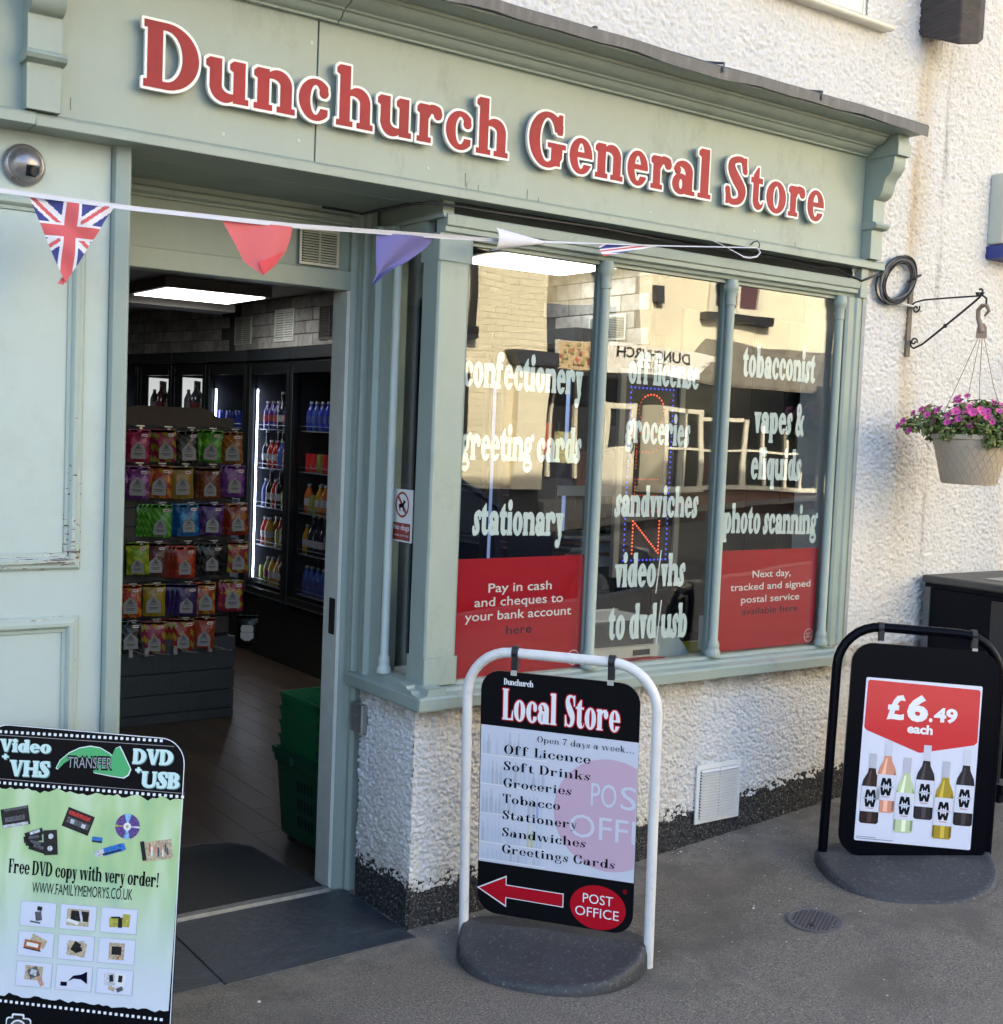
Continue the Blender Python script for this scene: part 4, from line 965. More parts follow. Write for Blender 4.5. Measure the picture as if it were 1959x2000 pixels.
for i, (bx, b0, b1, hx) in enumerate(BOT):
    hw = .0325; H = b1-b0; bm_ = mat('wine_%d' % i, hexc(hx), rough=.25, coat=.4); yy = y0-.0008-(.0006 if i in (2, 4) else 0)
    prof_ = [(-hw, b0+.006), (-hw+.006, b0), (hw-.006, b0), (hw, b0+.006), (hw, b0+H*.52), (hw*.86, b0+H*.62), (hw*.45, b0+H*.72), (hw*.36, b0+H*.80), (hw*.36, b1), (-hw*.36, b1), (-hw*.36, b0+H*.80), (-hw*.45, b0+H*.72), (-hw*.86, b0+H*.62), (-hw, b0+H*.52)]
    m, lm = MB(), MB(); m.loops([[(bx+p[0], p[1]) for p in prof_]], yy, bm_)
    m.loops([[(bx-hw*.4, b0+H*.79), (bx+hw*.4, b0+H*.79), (bx+hw*.4, b1), (bx-hw*.4, b1)]], yy-.0002, mat('bottle_cap_%d' % (i % 2), [(.50, .50, .58), (.60, .62, .72)][i % 2], rough=.3))
    m.loops([[(bx-hw*.98, b0+H*.17), (bx+hw*.98, b0+H*.17), (bx+hw*.98, b0+H*.53), (bx-hw*.98, b0+H*.53)]], yy-.0003, MWB)
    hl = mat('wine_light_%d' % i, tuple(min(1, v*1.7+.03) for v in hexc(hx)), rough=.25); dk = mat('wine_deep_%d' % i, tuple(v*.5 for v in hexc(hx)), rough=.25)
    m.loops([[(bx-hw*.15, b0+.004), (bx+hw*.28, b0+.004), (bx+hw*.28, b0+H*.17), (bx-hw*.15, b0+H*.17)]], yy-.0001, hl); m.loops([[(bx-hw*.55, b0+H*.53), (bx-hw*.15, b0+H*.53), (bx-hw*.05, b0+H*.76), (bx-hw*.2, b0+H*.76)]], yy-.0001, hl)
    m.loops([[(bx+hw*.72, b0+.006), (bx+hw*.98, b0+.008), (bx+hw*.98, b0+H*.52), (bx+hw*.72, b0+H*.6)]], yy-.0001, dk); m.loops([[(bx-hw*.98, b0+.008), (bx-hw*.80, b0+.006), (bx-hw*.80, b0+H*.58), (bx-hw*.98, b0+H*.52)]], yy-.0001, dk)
    # the label's monogram: M over W
    c = yy-.0006; k = .0195
    for zc, fl in ((b0+H*.425, 1), (b0+H*.295, -1)):
        for q in (-1, 1):
            P = [(q*k*.98, -.014), (q*k*.62, .014), (q*k*.30, .014), (0, -.008), (0, .0005), (q*k*.42, .0), (q*k*.62, -.014)]
            P = [(q*k, -.014), (q*k*.76, .014), (q*k*.34, .014), (q*k*.56, -.014)]
            Q = [(q*k*.72, .014), (q*k*.40, .014), (0, -.006), (0, -.006+.0)]
            lm.loops([[(bx+a, zc+fl*b__) for a, b__ in (P if fl*q > 0 else P[::-1])]], c, TXTB)
            Q = [(q*k*.70, .014), (q*k*.24, .014), (q*-.0015, -.003), (q*.004, -.013)]
            lm.loops([[(bx+a, zc+fl*b__) for a, b__ in Q]], c-.0001, TXTB)
    lm.loops([[(bx-.026, b0+H*.357), (bx+.026, b0+H*.357), (bx+.026, b0+H*.364), (bx-.026, b0+H*.364)]], c, mat('print_grey', (.25, .26, .32), rough=.5))
    lm.loops([[(bx-.012, b0+H*.215), (bx+.012, b0+H*.215), (bx+.012, b0+H*.224), (bx-.012, b0+H*.224)]], c, mat('print_orange', (.5, .15, .06), rough=.5))
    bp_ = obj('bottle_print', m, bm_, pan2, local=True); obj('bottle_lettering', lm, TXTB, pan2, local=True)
lm = MB()
put_sans(lm, '£', -.104, -.043, .535, .079, y0-.001, TXTW, .035); put_sans(lm, '6', -.036, .036, .535, .081, y0-.001, TXTW, .045); put_sans(lm, '.', .040, .052, .535, .05, y0-.001, TXTW, .04); put_sans(lm, '49', .056, .136, .537, .045, y0-.001, TXTW, .04)
put_sans(lm, 'each', -.031, .056, .490, .030, y0-.001, TXTW, .04)
lm.loops([[(-.178, .118), (-.110, .118), (-.110, .1205), (-.178, .1205)], [(-.178, .112), (-.05, .112), (-.05, .1145), (-.178, .1145)]], y0-.001, MATS['print_grey'])
obj('lettering', lm, TXTW, pan2, local=True)

# printed board for tape transfer, cut by the left edge of the view
s3 = thing('sign_board', 'green and black printed board offering video to disc transfer, left of the door', 'advertising board', (-.85, -.85, 0), (R(-4), 0, R(-45)))
dv = lambda u, v: v
BM = Matrix(((1.052, 0, .017, -.265), (0, 1, 0, 0), (.045, 0, 1.018, -.012), (0, 0, 0, 1)))
brd = obj('board', MB().rrect(-.535, -.0135, .012, .784, [.0, .060, .060, .0], -.001, None, .006, 8), mat('board_black', (.004, .0045, .006), rough=.3, spec=.1), s3, local=True)
obj('back_leg', MB().box(-.50, -.47, .0, .02, .0, .7).box(-.07, -.04, .0, .02, .0, .7), WHITE, s3, local=True)
y0 = -.0015
def green_print():
    m = mat('green_print', (.45, .66, .38), rough=.25, coat=.3); n = m.node_tree.nodes; l = m.node_tree.links; b = n['Principled BSDF']
    tc = n.new('ShaderNodeTexCoord'); sx = n.new('ShaderNodeSeparateXYZ'); l.new(tc.outputs['Object'], sx.inputs[0])
    r = n.new('ShaderNodeMapRange'); r.inputs[1].default_value = .12; r.inputs[2].default_value = .50; r.interpolation_type = 'SMOOTHSTEP'; l.new(sx.outputs[2], r.inputs[0])
    t = n.new('ShaderNodeTexNoise'); t.inputs['Scale'].default_value = 7; t.inputs['Detail'].default_value = 2; v = n.new('ShaderNodeVectorMath'); v.operation = 'MULTIPLY'; v.inputs[1].default_value = (1.8, 1, .55); l.new(tc.outputs['Object'], v.inputs[0]); l.new(v.outputs[0], t.inputs['Vector'])
    c = n.new('ShaderNodeValToRGB'); l.new(t.outputs[0], c.inputs[0]); e = c.color_ramp.elements
    e[0].position = .32; e[0].color = (.33, .55, .29, 1); e[1].position = .66; e[1].color = (.60, .74, .48, 1); q = c.color_ramp.elements.new(.5); q.color = (.46, .64, .30, 1)
    mx = n.new('ShaderNodeMix'); mx.data_type = 'RGBA'; mx.inputs[6].default_value = (.66, .71, .76, 1); l.new(c.outputs[0], mx.inputs[7]); l.new(r.outputs[0], mx.inputs[0]); l.new(mx.outputs[2], b.inputs['Base Color']); return m
GP = green_print()
rj = random.Random(5)
def jag(x0, x1, z0, z1, amp, n=46):
    return [(x0+(x1-x0)*i/n, z0+(z1-z0)*i/n+rj.uniform(-amp, amp)*(1 if rj.random() > .25 else 2.2)) for i in range(n+1)]
up = jag(.2305, -.2615, dv(.23, .630), dv(-.26, .640), .0035); lo = jag(-.2615, .2305, dv(-.26, .143), dv(.23, .128), .004)
m = MB(BM).loops([lo+up], y0, GP)
for u0, u1, z0, z1 in ((-.25, .165, .7745, .768), (-.258, .228, .6515, .6375), (-.258, .225, .1275, .1095)):
    k = 0; u = u0
    while u < u1:
        z = z0+(z1-z0)*(u-u0)/(u1-u0)
        m.rrect(u, u+.0072, z-.0035, z+.0035, .0015, y0-.0006, TXTW, seg=2); u += .0138
for u0, u1, z0, z1 in ((-.245, .200, .7655, .755), (-.26, .234, .6605, .645)):
    m.loops([[(u0, dv(u0, z0)), (u1, dv(u1, z1)), (u1, dv(u1, z1)+.0012), (u0, dv(u0, z0)+.0012)]], y0-.0006, mat('print_line', (.35, .33, .34), rough=.4))
# white rim of the board's rounded edge
rimo = rrect(-.535, -.013, .012, .7845, [.0, .060, .060, .0], 8); rimi = rrect(-.533, -.0152, .0135, .7825, [.0, .0585, .0585, .0], 8)
obj('white_edge', MB().loops([rimo, rimi], y0-.0003, TXTW), TXTW, brd, local=True)
AG = mat('print_green', (.07, .42, .15), rough=.3)
arr = [(-.085, .693), (-.076, .712), (-.055, .730), (-.030, .742), (-.005, .747), (.020, .744), (.042, .733), (.050, .727), (.056, .744), (.067, .749), (.076, .735), (.097, .698), (.092, .684), (.081, .677), (.050, .680), (.008, .686), (.006, .692), (.018, .698), (.010, .715), (-.020, .722), (-.050, .716), (-.068, .704), (-.080, .690)]
arr = [(a, dv(a, z)) for a, z in arr]; m.loops([[(.006+(a-.006)*1.03, .714+(z-.714)*1.07) for a, z in arr]], y0-.0006, TXTW); m.loops([arr], y0-.001, AG)
put_sans(m, 'TRANSFER', -.0595, .0535, .6925, .0300, y0-.0014, TXTB, .06, shear=.02)
put_sans(m, 'TRANSFER', -.0575, .0515, .6945, .0265, y0-.0018, mat('print_silver', (.33, .34, .36), rough=.4), shear=.02)
CO = (.27, .11, .09, .05, .70); MINT = mat('print_mint', (.62, .80, .76), rough=.35)
for s, a, c, z, cap in (('Video', -.232, -.102, dv(-.17, .727), .030), ('VHS', -.203, -.102, dv(-.15, .669), .038), ('DVD', .101, .200, dv(.15, .711), .036), ('USB', .126, .219, dv(.17, .656), .038), ('+', -.226, -.206, dv(-.22, .700), .030), ('+', .108, .126, dv(.11, .682), .030)):
    put_serif(m, s, a+.0015, c+.0015, z-.0015, cap, CO, y0-.0007, mat('print_teal', (.16, .30, .28), rough=.4), border=.03, track=.01)
    put_serif(m, s, a, c, z, cap, CO, y0-.0012, MINT, border=.012, track=.01)
obj('artwork', m, GP, brd, local=True)
m = MB(BM)
def P4(cx, cz, w, h, a, mt, d=0, yy=None):
    ca, sa = math.cos(R(a)), math.sin(R(a)); q = [(-w/2, -h/2), (w/2, -h/2), (w/2, h/2), (-w/2, h/2)]
    m.loops([[(cx+x*ca-z*sa, dv(cx, cz)+x*sa+z*ca) for x, z in q]], y0-.0008-d, mt)
K1 = mat('pic_black', (.012, .012, .013), rough=.3, var=.55, vscale=170); K2 = mat('pic_grey', (.10, .10, .11), rough=.3, var=.55, vscale=170); K3 = mat('pic_light', (.55, .55, .57), rough=.3, var=.55, vscale=170); KR = mat('pic_red', (.45, .03, .03), rough=.3, var=.55, vscale=170); KB = mat('pic_blue', (.03, .16, .50), rough=.3, var=.55, vscale=170); KV = mat('pic_violet', (.13, .07, .25), rough=.2, var=.55, vscale=170); KC = mat('pic_cyan', (.25, .5, .75), rough=.2, var=.55, vscale=170); SEP = mat('pic_sepia', (.50, .40, .26), rough=.4, var=.55, vscale=170); KY = mat('pic_yellow', (.42, .38, .06), rough=.4, var=.55, vscale=170); KO = mat('pic_orange', (.45, .13, .04), rough=.4, var=.55, vscale=170); SK = mat('pic_skin', (.55, .30, .20), rough=.4, var=.55, vscale=170)
P4(-.180, .570, .070, .046, 12, K1); P4(-.181, .566, .050, .012, 12, K2, .0004); P4(-.181, .590, .060, .006, 12, K2, .0004); P4(-.178, .551, .064, .007, 12, K3, .0003)
for a, c_, g in ((-.130, .532, 20), (-.132, .520, 12), (-.126, .507, -8), (-.118, .497, -14)): P4(a, c_, .046, .016, g, K1, .0002); P4(a+.002, c_+.004, .026, .007, g, K3 if c_ > .53 else K2, .0006)
P4(-.087, .513, .034, .060, 6, K1, .0007)
for z in (.528, .499): m.disc(-.087, dv(-.087, z), .0065, .0065, y0-.0019, K3, 16)
P4(-.022, .567, .070, .048, -18, K1); P4(-.019, .580, .056, .010, -18, KR, .0004); P4(-.022, .562, .058, .014, -18, K2, .0004); P4(-.036, .566, .010, .010, -18, K3, .0008); P4(-.008, .556, .010, .010, -18, K3, .0008)
dc = (.100, dv(.1, .561)); m.disc(*dc, .030, .030, y0-.0008, KV, 40)
for a0, mt in ((75, KC), (255, KC), (-6, SIGNW), (174, KY)):
    a1 = a0+(30 if mt is KC else 9); m.loops([[dc, (dc[0]+.0295*math.cos(R(a0)), dc[1]+.0295*math.sin(R(a0))), (dc[0]+.0298*math.cos(R((a0+a1)/2)), dc[1]+.0298*math.sin(R((a0+a1)/2))), (dc[0]+.0295*math.cos(R(a1)), dc[1]+.0295*math.sin(R(a1)))]], y0-.0012, mt)
m.disc(*dc, .0095, .0095, y0-.0016, SIGNW, 20); m.disc(*dc, .004, .004, y0-.002, SEP, 12)
P4(.068, .504, .050, .019, 18, KB); P4(.090, .511, .016, .016, 22, KB, .0001); P4(.036, .494, .024, .016, 18, K3, .0003); P4(.066, .498, .046, .004, 18, K1, .0005); P4(.028, .526, .026, .012, -4, KB); P4(.028, .521, .024, .004, -4, K1, .0003)
P4(.176, .508, .074, .046, 10, SEP); P4(.143, .505, .010, .046, 12, K1, .0004)
for i in range(9): P4(.158+.0055*i, .508+rj.uniform(-.006, .008), .004, rj.uniform(.014, .026), 4, rj.choice([K2, SK, SIGNW, KO]), .0004+.0001*i)
obj('pictures', m, K1, brd, local=True, kind='stuff'); m = MB(BM)
put_serif(m, 'Free DVD copy with very order!', -.188, .186, dv(-.188, .4345), .0345, (.21, .07, .05, .05, .68), y0-.0008, TXTB, z1=dv(.186, .4205), track=.02)
put_sans(m, 'WWW.FAMILYMEMORYS.CO.UK', -.125, .124, dv(-.125, .3895), .0265, y0-.0008, TXTB, 0, shear=-.010)
obj('lettering', m, TXTB, brd, local=True)
KW = mat('pic_card', (.68, .70, .80), rough=.3); KG = mat('pic_card_edge', (.45, .50, .52), rough=.3)
for r_ in range(3):
    for c_ in range(3):
        m = MB(BM); u = -.106+.1005*c_; v = .339-.0725*r_-.0015*c_; u += .000*r_
        P4(u, v, .0905, .061, -.6, KG); P4(u, v, .0875, .058, -.6, KW, .0004)
        k = r_*3+c_; D = .0009
        if k == 0: P4(u+.002, v-.004, .016, .022, 10, K2, D); P4(u+.004, v+.014, .012, .010, -8, K1, D); P4(u-.005, v-.019, .026, .004, -6, K2, D)
        if k == 1: P4(u, v, .055, .040, -1, SEP, D); P4(u+.004, v+.004, .044, .024, -3, K1, D+.0003); P4(u+.008, v+.002, .006, .030, 12, K3, D+.0006); P4(u-.012, v-.010, .030, .008, -16, SIGNW, D+.0006)
        if k == 2: P4(u-.008, v-.004, .030, .022, 4, KY, D); P4(u+.018, v+.002, .018, .030, -3, KY, D); P4(u+.004, v-.004, .010, .024, 2, K1, D+.0003); P4(u-.008, v+.008, .022, .004, 4, K1, D+.0003)
        if k == 3: P4(u+.006, v+.008, .040, .022, -24, SEP, D); P4(u-.008, v-.002, .042, .022, -8, KO, D+.0003); P4(u-.008, v-.001, .030, .009, -8, SIGNW, D+.0006); P4(u-.008, v-.012, .044, .003, -8, K1, D+.0006)
        if k == 4: P4(u, v, .044, .034, 6, K3, D); P4(u+.002, v-.002, .046, .034, -8, SEP, D+.0002); P4(u, v+.002, .018, .024, -30, K1, D+.0005); P4(u+.008, v-.004, .016, .010, 20, K1, D+.0005)
        if k == 5: P4(u, v, .038, .040, 0, SEP, D); P4(u, v+.002, .024, .020, 0, K1, D+.0004); P4(u+.004, v-.015, .006, .005, 0, KO, D+.0004)
        if k == 6: P4(u, v+.004, .044, .034, -2, SEP, D); P4(u, v+.005, .026, .024, 25, K2, D+.0003); P4(u, v+.006, .016, .014, -15, K3, D+.0006); P4(u+.018, v-.014, .010, .024, 28, SK, D+.0006)
        if k == 7: P4(u-.024, v-.015, .016, .010, 0, NAVY, D); m.loops([[(u-.014, dv(u, v)-.008), (u-.002, dv(u, v)+.006), (u+.018, dv(u, v)+.010), (u+.032, dv(u, v)+.018), (u+.034, dv(u, v)-.012), (u+.018, dv(u, v)-.002), (u, dv(u, v)-.001)]], y0-.0008-D, NAVY)
        if k == 8: P4(u-.012, v+.006, .026, .030, 6, K3, D); P4(u+.014, v+.006, .026, .030, -3, SIGNW, D); P4(u-.008, v+.008, .010, .016, 6, K1, D+.0003); P4(u+.014, v+.008, .010, .016, -3, K1, D+.0003); P4(u-.006, v-.016, .016, .010, -20, SEP, D+.0003); P4(u+.014, v-.017, .016, .010, 25, K2, D+.0003)
        obj('picture_card', m, KW, brd, local=True)
m = MB(BM)
# camera emblem at the foot
cu, cz_ = -.136, dv(-.136, .066)
m.rrect(cu-.032, cu+.032, cz_-.03, cz_+.022, .008, y0-.0006, TXTW); m.rrect(cu-.018, cu+.014, cz_+.018, cz_+.031, .004, y0-.0005, TXTW); m.rrect(cu-.029, cu+.029, cz_-.027, cz_+.019, .007, y0-.001, K1); m.rrect(cu-.014, cu+.010, cz_+.016, cz_+.027, .003, y0-.0011, K1); m.disc(cu, cz_-.004, .021, .021, y0-.0014, TXTW); m.disc(cu, cz_-.004, .017, .017, y0-.0018, K2)
m.loops([[(cu, cz_-.016), (cu+.011, cz_-.004), (cu+.010, cz_+.003), (cu+.005, cz_+.005), (cu, cz_+.001), (cu-.005, cz_+.005), (cu-.010, cz_+.003), (cu-.011, cz_-.004)]], y0-.0022, TXTW)
obj('camera_emblem', m, K1, brd, local=True)

# ---------------------------------------------------------------- small fittings on the front
cm = thing('security_camera', 'round grey dome camera with scuffed shell above the left side panel', 'camera', (-1.112, -.378, 2.161), (0, 0, R(0)))
GM = mat('camera_shell', (.30, .285, .29), rough=.3, metal=.65, var=.25, vscale=25, dirt=((.35, .24, .17), .6), dscale=30)
obj('mount', MB().lathe([(.049, 0), (.051, .004), (.051, .012), (.047, .019), (.043, .022), (.001, .022)], (0, 0, 0), 36, None, 'y'), GM, cm, local=True, smooth=40)
sph = MB()
for i in range(13):
    pass
eye = [(.0425*math.sin(a), .012+.0425*math.cos(a)) for a in np.linspace(math.pi*.55, 0.02, 12)]
o = obj('eyeball', MB().lathe(eye, (0, 0, 0), 32, None, 'y'), GM, cm, local=True, smooth=50)
def patch(th0, th1, ph0, ph1, r, n=10):
    mb = MB(); vs = []
    for i in range(n+1):
        for j in range(n+1):
            th = R(th0+(th1-th0)*i/n); ph = R(ph0+(ph1-ph0)*j/n); vs.append((r*math.cos(ph)*math.sin(th), -.012-r*math.cos(ph)*math.cos(th), r*math.sin(ph)))
    return mb.add(vs, [(a*(n+1)+b_, (a+1)*(n+1)+b_, (a+1)*(n+1)+b_+1, a*(n+1)+b_+1) for a in range(n) for b_ in range(n)])
w_ = obj('lens_window', patch(-8, 44, -46, -8, .0434), mat('lens_dark', (.02, .02, .024), rough=.08), cm, local=True, smooth=60)
lens = obj('lens', MB().lathe([(.012, .0), (.012, .004), (.009, .005), (.008, .002), (.001, .002)], (0, 0, 0), 20, None, 'y'), DGREY, cm, local=True, smooth=40)
lens.location = (.0140, -.0510, -.0185); lens.rotation_euler = (R(24), 0, R(22))
obj('lens_hood', patch(-40, 52, -6, 26, .0446), GM, cm, local=True, smooth=60)

sg = thing('notice', 'small white and red no dogs notice stuck on the side glass', 'notice', (.094, -.248, 1.275))
obj('plate', MB().box(.0925, .0955, -.308, -.186, 1.192, 1.359), SIGNW, sg, bevel=.001)
m = MB(Matrix.Translation((.0920, -.247, 0)) @ Matrix.Rotation(R(-90), 4, 'Z'))
BR = mat('print_brick_red', (.30, .05, .035), rough=.4); cx, cz = 0, 1.310
ring = lambda r, n=40: [(cx+r*math.cos(2*math.pi*k/n), cz+r*math.sin(2*math.pi*k/n)) for k in range(n)]
m.rrect(-.053, .053, 1.197, 1.252, .004, 0, BR); m.loops([ring(.041), ring(.034)], 0, BR)
q = .0035; m.loops([[(-.026-q, cz+.026-q), (.026-q, cz-.026-q), (.026+q, cz-.026+q), (-.026+q, cz+.026+q)]], -.0004, BR)
dog = [(-.022, -.006), (-.020, .002), (-.008, .004), (.006, .006), (.010, .016), (.014, .020), (.016, .015), (.024, .012), (.023, .007), (.016, .005), (.012, -.006), (.011, -.024), (.007, -.024), (.006, -.010), (-.008, -.010), (-.012, -.016), (-.010, -.024), (-.014, -.024), (-.018, -.014)]
m.loops([[(a*.9, cz+b_*.9) for a, b_ in dog]], -.0008, TXTB)
put_sans(m, 'No dogs', -.049, .049, 1.230, .017, -.0008, TXTW, .01); put_sans(m, 'except guide dogs', -.045, .045, 1.210, .007, -.0008, TXTW)
obj('print', m, BR, sg)
lk = tag(obj('key_box', MB().box(.028, .052, -.145, -.066, .556, .650), STEEL, bevel=.004), 'small rusty grey metal box fixed to the door post below the sill', 'key box')
bt0 = obj('button', MB().lathe([(.006, 0), (.006, .002), (.001, .003)], (0, 0, 0), 14), STEEL, lk); bt0.rotation_euler = (0, R(-90), 0); bt0.location = (.028, -.105, .61)

# posters behind the glass
def poster(label, x0, x1, z0, z1, tilt, lines, dark, logo):
    t = thing('poster', label, 'poster', ((x0+x1)/2, -.3975, (z0+z1)/2)); cx, cz = t.location.x, t.location.z
    o = obj('sheet', MB().box(x0-cx, x1-cx, 0, .0015, z0-cz, z1-cz), RED, t, local=True)
    m = MB()
    for s, a, c, z, h, mt in lines: put_sans(m, s, a-cx, c-cx, z-cz, h, -.0006, TXTW if mt else NAVY, .008 if mt else .004)
    if logo:
        lx, lz = logo[0]-cx, logo[1]-cz; rg = lambda r: [(lx+r*math.cos(t_), lz+r*math.sin(t_)) for t_ in np.linspace(0, 6.2832, 25)[:-1]]
        m.loops([rg(.026), rg(.0235)], -.0006, TXTW); put_sans(m, 'POST', lx-.014, lx+.014, lz+.002, .008, -.0006, TXTW); put_sans(m, 'OFFICE', lx-.019, lx+.019, lz-.010, .008, -.0006, TXTW)
    obj('lettering', m, TXTW, o, local=True); t.rotation_euler = (0, R(tilt), 0); return t
poster('red poster about paying in cash and cheques in the left window pane', .187, .722, .770, 1.150, -.3, [('Pay in cash', .333, .588, 1.040, .029, 1), ('and cheques to', .281, .638, .9955, .029, 1), ('your bank account', .246, .675, .951, .029, 1), ('here', .409, .512, .900, .029, 0)], 0, (.692, .803))
poster('red poster about next day tracked postal service in the right window pane', 1.372, 1.902, .776, 1.151, -.2, [('Next day,', 1.541, 1.752, 1.0465, .026, 1), ('tracked and signed', 1.427, 1.869, 1.000, .026, 1), ('postal service', 1.487, 1.808, .952, .026, 1), ('available here', 1.494, 1.803, .907, .026, 0)], 0, (1.873, .807))

# bunting
bt = thing('bunting', 'string of triangular flags tied across the shopfront on white tape', 'bunting', (0, -.6, 2.07))
CLOTH = lambda n, c: mat(n, c, rough=.8, var=.05, vscale=4)
def cloth_alpha(name, c):
    m = CLOTH(name, c); b = m.node_tree.nodes['Principled BSDF']; b.inputs['Transmission Weight'].default_value = 0; return m
FR, FB_, FW = cloth_alpha('flag_red', (.56, .10, .11)), cloth_alpha('flag_navy', (.035, .045, .22)), cloth_alpha('flag_white', (.68, .68, .74))
FP, FV = cloth_alpha('flag_coral', (.60, .13, .14)), cloth_alpha('flag_violet', (.13, .12, .32))
sp = [(-2.6, -.75, 2.11), (-1.233, -.662, 2.045), (-.93, -.642, 2.049), (-.69, -.626, 2.059), (-.494, -.613, 2.067), (-.232, -.596, 2.086), (-.024, -.582, 2.101), (.172, -.569, 2.116), (.402, -.554, 2.139), (.606, -.541, 2.160), (.872, -.523, 2.187), (1.372, -.490, 2.243)]
def ribbon(pts, w, name, tw=0):
    vs, fs = [], []; n = 0; P = []
    for a, b_ in zip(pts, pts[1:]):
        for k in range(6): P.append(Vector(a).lerp(Vector(b_), k/6))
    P.append(Vector(pts[-1]))
    for i, p in enumerate(P):
        u = i/len(P); ww = w*(1 if u < .55 else max(.38, 1-(u-.55)*2.4)); t = tw*math.sin(u*9)
        vs += [(p.x, p.y-.0040-.003*math.sin(t), p.z-ww*.5), (p.x, p.y-.0040+.003*math.sin(t), p.z+ww*.5), (p.x, p.y-.0030, p.z+ww*.5), (p.x, p.y-.0030, p.z-ww*.5)]
    for i in range(len(P)-1): fs += [(i*4+k, i*4+4+k, i*4+4+(k+1) % 4, i*4+(k+1) % 4) for k in range(4)]
    return MB().add(vs, fs)
bt_off = .003
TAPE = mat('white_tape', (.56, .56, .60), rough=.6)
obj('tape', ribbon(sp, .0120, 't', 1), TAPE, bt)
obj('tape', MB().add([(1.10, -.500, 2.252), (1.135, -.505, 2.243), (1.30, -.500, 2.200), (1.312, -.497, 2.203), (1.14, -.503, 2.238)], [(0, 1, 4), (1, 3, 4), (1, 2, 3)]).tube([(1.30, -.498, 2.202), (1.335, -.497, 2.203), (1.372, -.494, 2.212), (1.388, -.493, 2.228), (1.372, -.492, 2.243)], .0035, 6), TAPE, bt)
obj('hook', MB().tube([(1.352, -.478, 2.252), (1.356, -.490, 2.262), (1.368, -.497, 2.266), (1.380, -.497, 2.255), (1.378, -.494, 2.242)], .002, 6), IRON, bt)
def wave(p, a=.006, f=40, ph=0): return (p[0], p[1]+a*math.sin(p[0]*f+p[2]*f*.7+ph), p[2])
def flag(L, Rt, T, cols, a=.006, f=35, ph=0, n=16, curl=0):
    """triangle as a barycentric grid; cols(u,v) gives the material (u along the top, v downwards, flag half width 1)"""
    m = MB(); L, Rt, T = Vector(L), Vector(Rt), Vector(T); vs, idx = [], {}
    for j in range(n+1):
        for i in range(n+1-j):
            s, t = i/n, j/n; p = L*(1-s-t)+Rt*s+T*t; sag = .05*s*(1-s)
            w = a*math.sin(s*5+t*4+ph)+a*.5*math.sin(s*11-t*7); q = Vector((p.x, p.y+w-curl*(t**3)*.05, p.z))
            idx[i, j] = len(vs); vs.append(tuple(q))
    fs, ms = [], []
    for j in range(n):
        for i in range(n-j):
            fs.append((idx[i, j], idx[i+1, j], idx[i, j+1]))
            if i < n-j-1: fs.append((idx[i+1, j], idx[i+1, j+1], idx[i, j+1]))
    if callable(cols):
        for f_ in fs:
            c = sum((Vector(vs[k]) for k in f_), Vector())/3
            # barycentric back
            e1, e2 = Rt-L, T-L; d = c-L; a11, a12, a22 = e1.x*e1.x+e1.z*e1.z, e1.x*e2.x+e1.z*e2.z, e2.x*e2.x+e2.z*e2.z
            b1, b2 = d.x*e1.x+d.z*e1.z, d.x*e2.x+d.z*e2.z; D = a11*a22-a12*a12; s = (b1*a22-b2*a12)/D; t = (a11*b2-a12*b1)/D
            m.add([], [], None); m.f.append(f_); m.fm.append(m._m(cols(s+t*.5, t)))
        m.v = vs
    else: m.v = vs; m.f = fs; m.fm = [0]*len(fs); m.mats = [cols]
    return m
def union(u, v):              # union flag pattern on a triangle; u 0..1 across, v 0..1 down
    x = (u-.5)*2*.5; y = .36-v            # centre of crosses a third of the way down
    if abs(x) < .075 or abs(y) < .068: return FR
    if abs(x) < .105 or abs(y) < .100: return FW
    d = (abs(y)-abs(x)*.82)/1.29
    sgn = 1 if x*y > 0 else -1
    if abs(d) < .075:
        dd = d*(1 if x*y*1 > 0 else -1)
        return FR if -.010 < dd < .036 else FW
    return FB_
obj('flag', flag((-1.167, -.658, 2.041), (-.972, -.645, 2.045), (-1.085, -.653, 1.853), union, .007, n=72, ph=1), FR, bt, smooth=60)
obj('flag', MB().add([(-1.093, -.655, 1.866), (-1.078, -.650, 1.870), (-1.089, -.660, 1.850), (-1.104, -.664, 1.851)], [(0, 3, 2, 1)]), FR, bt)
def shaped(rows, m):
    vs, fs = [], []
    nx = len(rows[0])
    for r in rows: vs += r
    for j in range(len(rows)-1):
        for i in range(nx-1): fs.append((j*nx+i, j*nx+i+1, (j+1)*nx+i+1, (j+1)*nx+i))
    return MB().add(vs, fs, m)
def grid_flag(left, right, a, ph, n=14, fold=.0):
    """left and right edges given as point lists from top to tip"""
    rows = []
    def samp(P, t):
        k = t*(len(P)-1); i = min(int(k), len(P)-2); return Vector(P[i]).lerp(Vector(P[i+1]), k-i)
    for j in range(n+1):
        t = j/n; A, B = samp(left, t), samp(right, t)
        rows.append([tuple(A.lerp(B, i/n)+Vector((0, a*math.sin(i/n*5+t*3+ph)*(1-t*.5)+fold*math.sin(i/n*9+ph)*t, 0))) for i in range(n+1)])
    return rows
obj('flag', shaped(grid_flag([(-.693, -.627, 2.057), (-.655, -.626, 2.005), (-.625, -.62, 1.960), (-.588, -.622, 1.937), (-.576, -.622, 1.930)], [(-.495, -.613, 2.063), (-.498, -.612, 2.030), (-.507, -.614, 2.001), (-.535, -.617, 1.960), (-.572, -.621, 1.930)], .009, .3), FP), FP, bt, smooth=60)
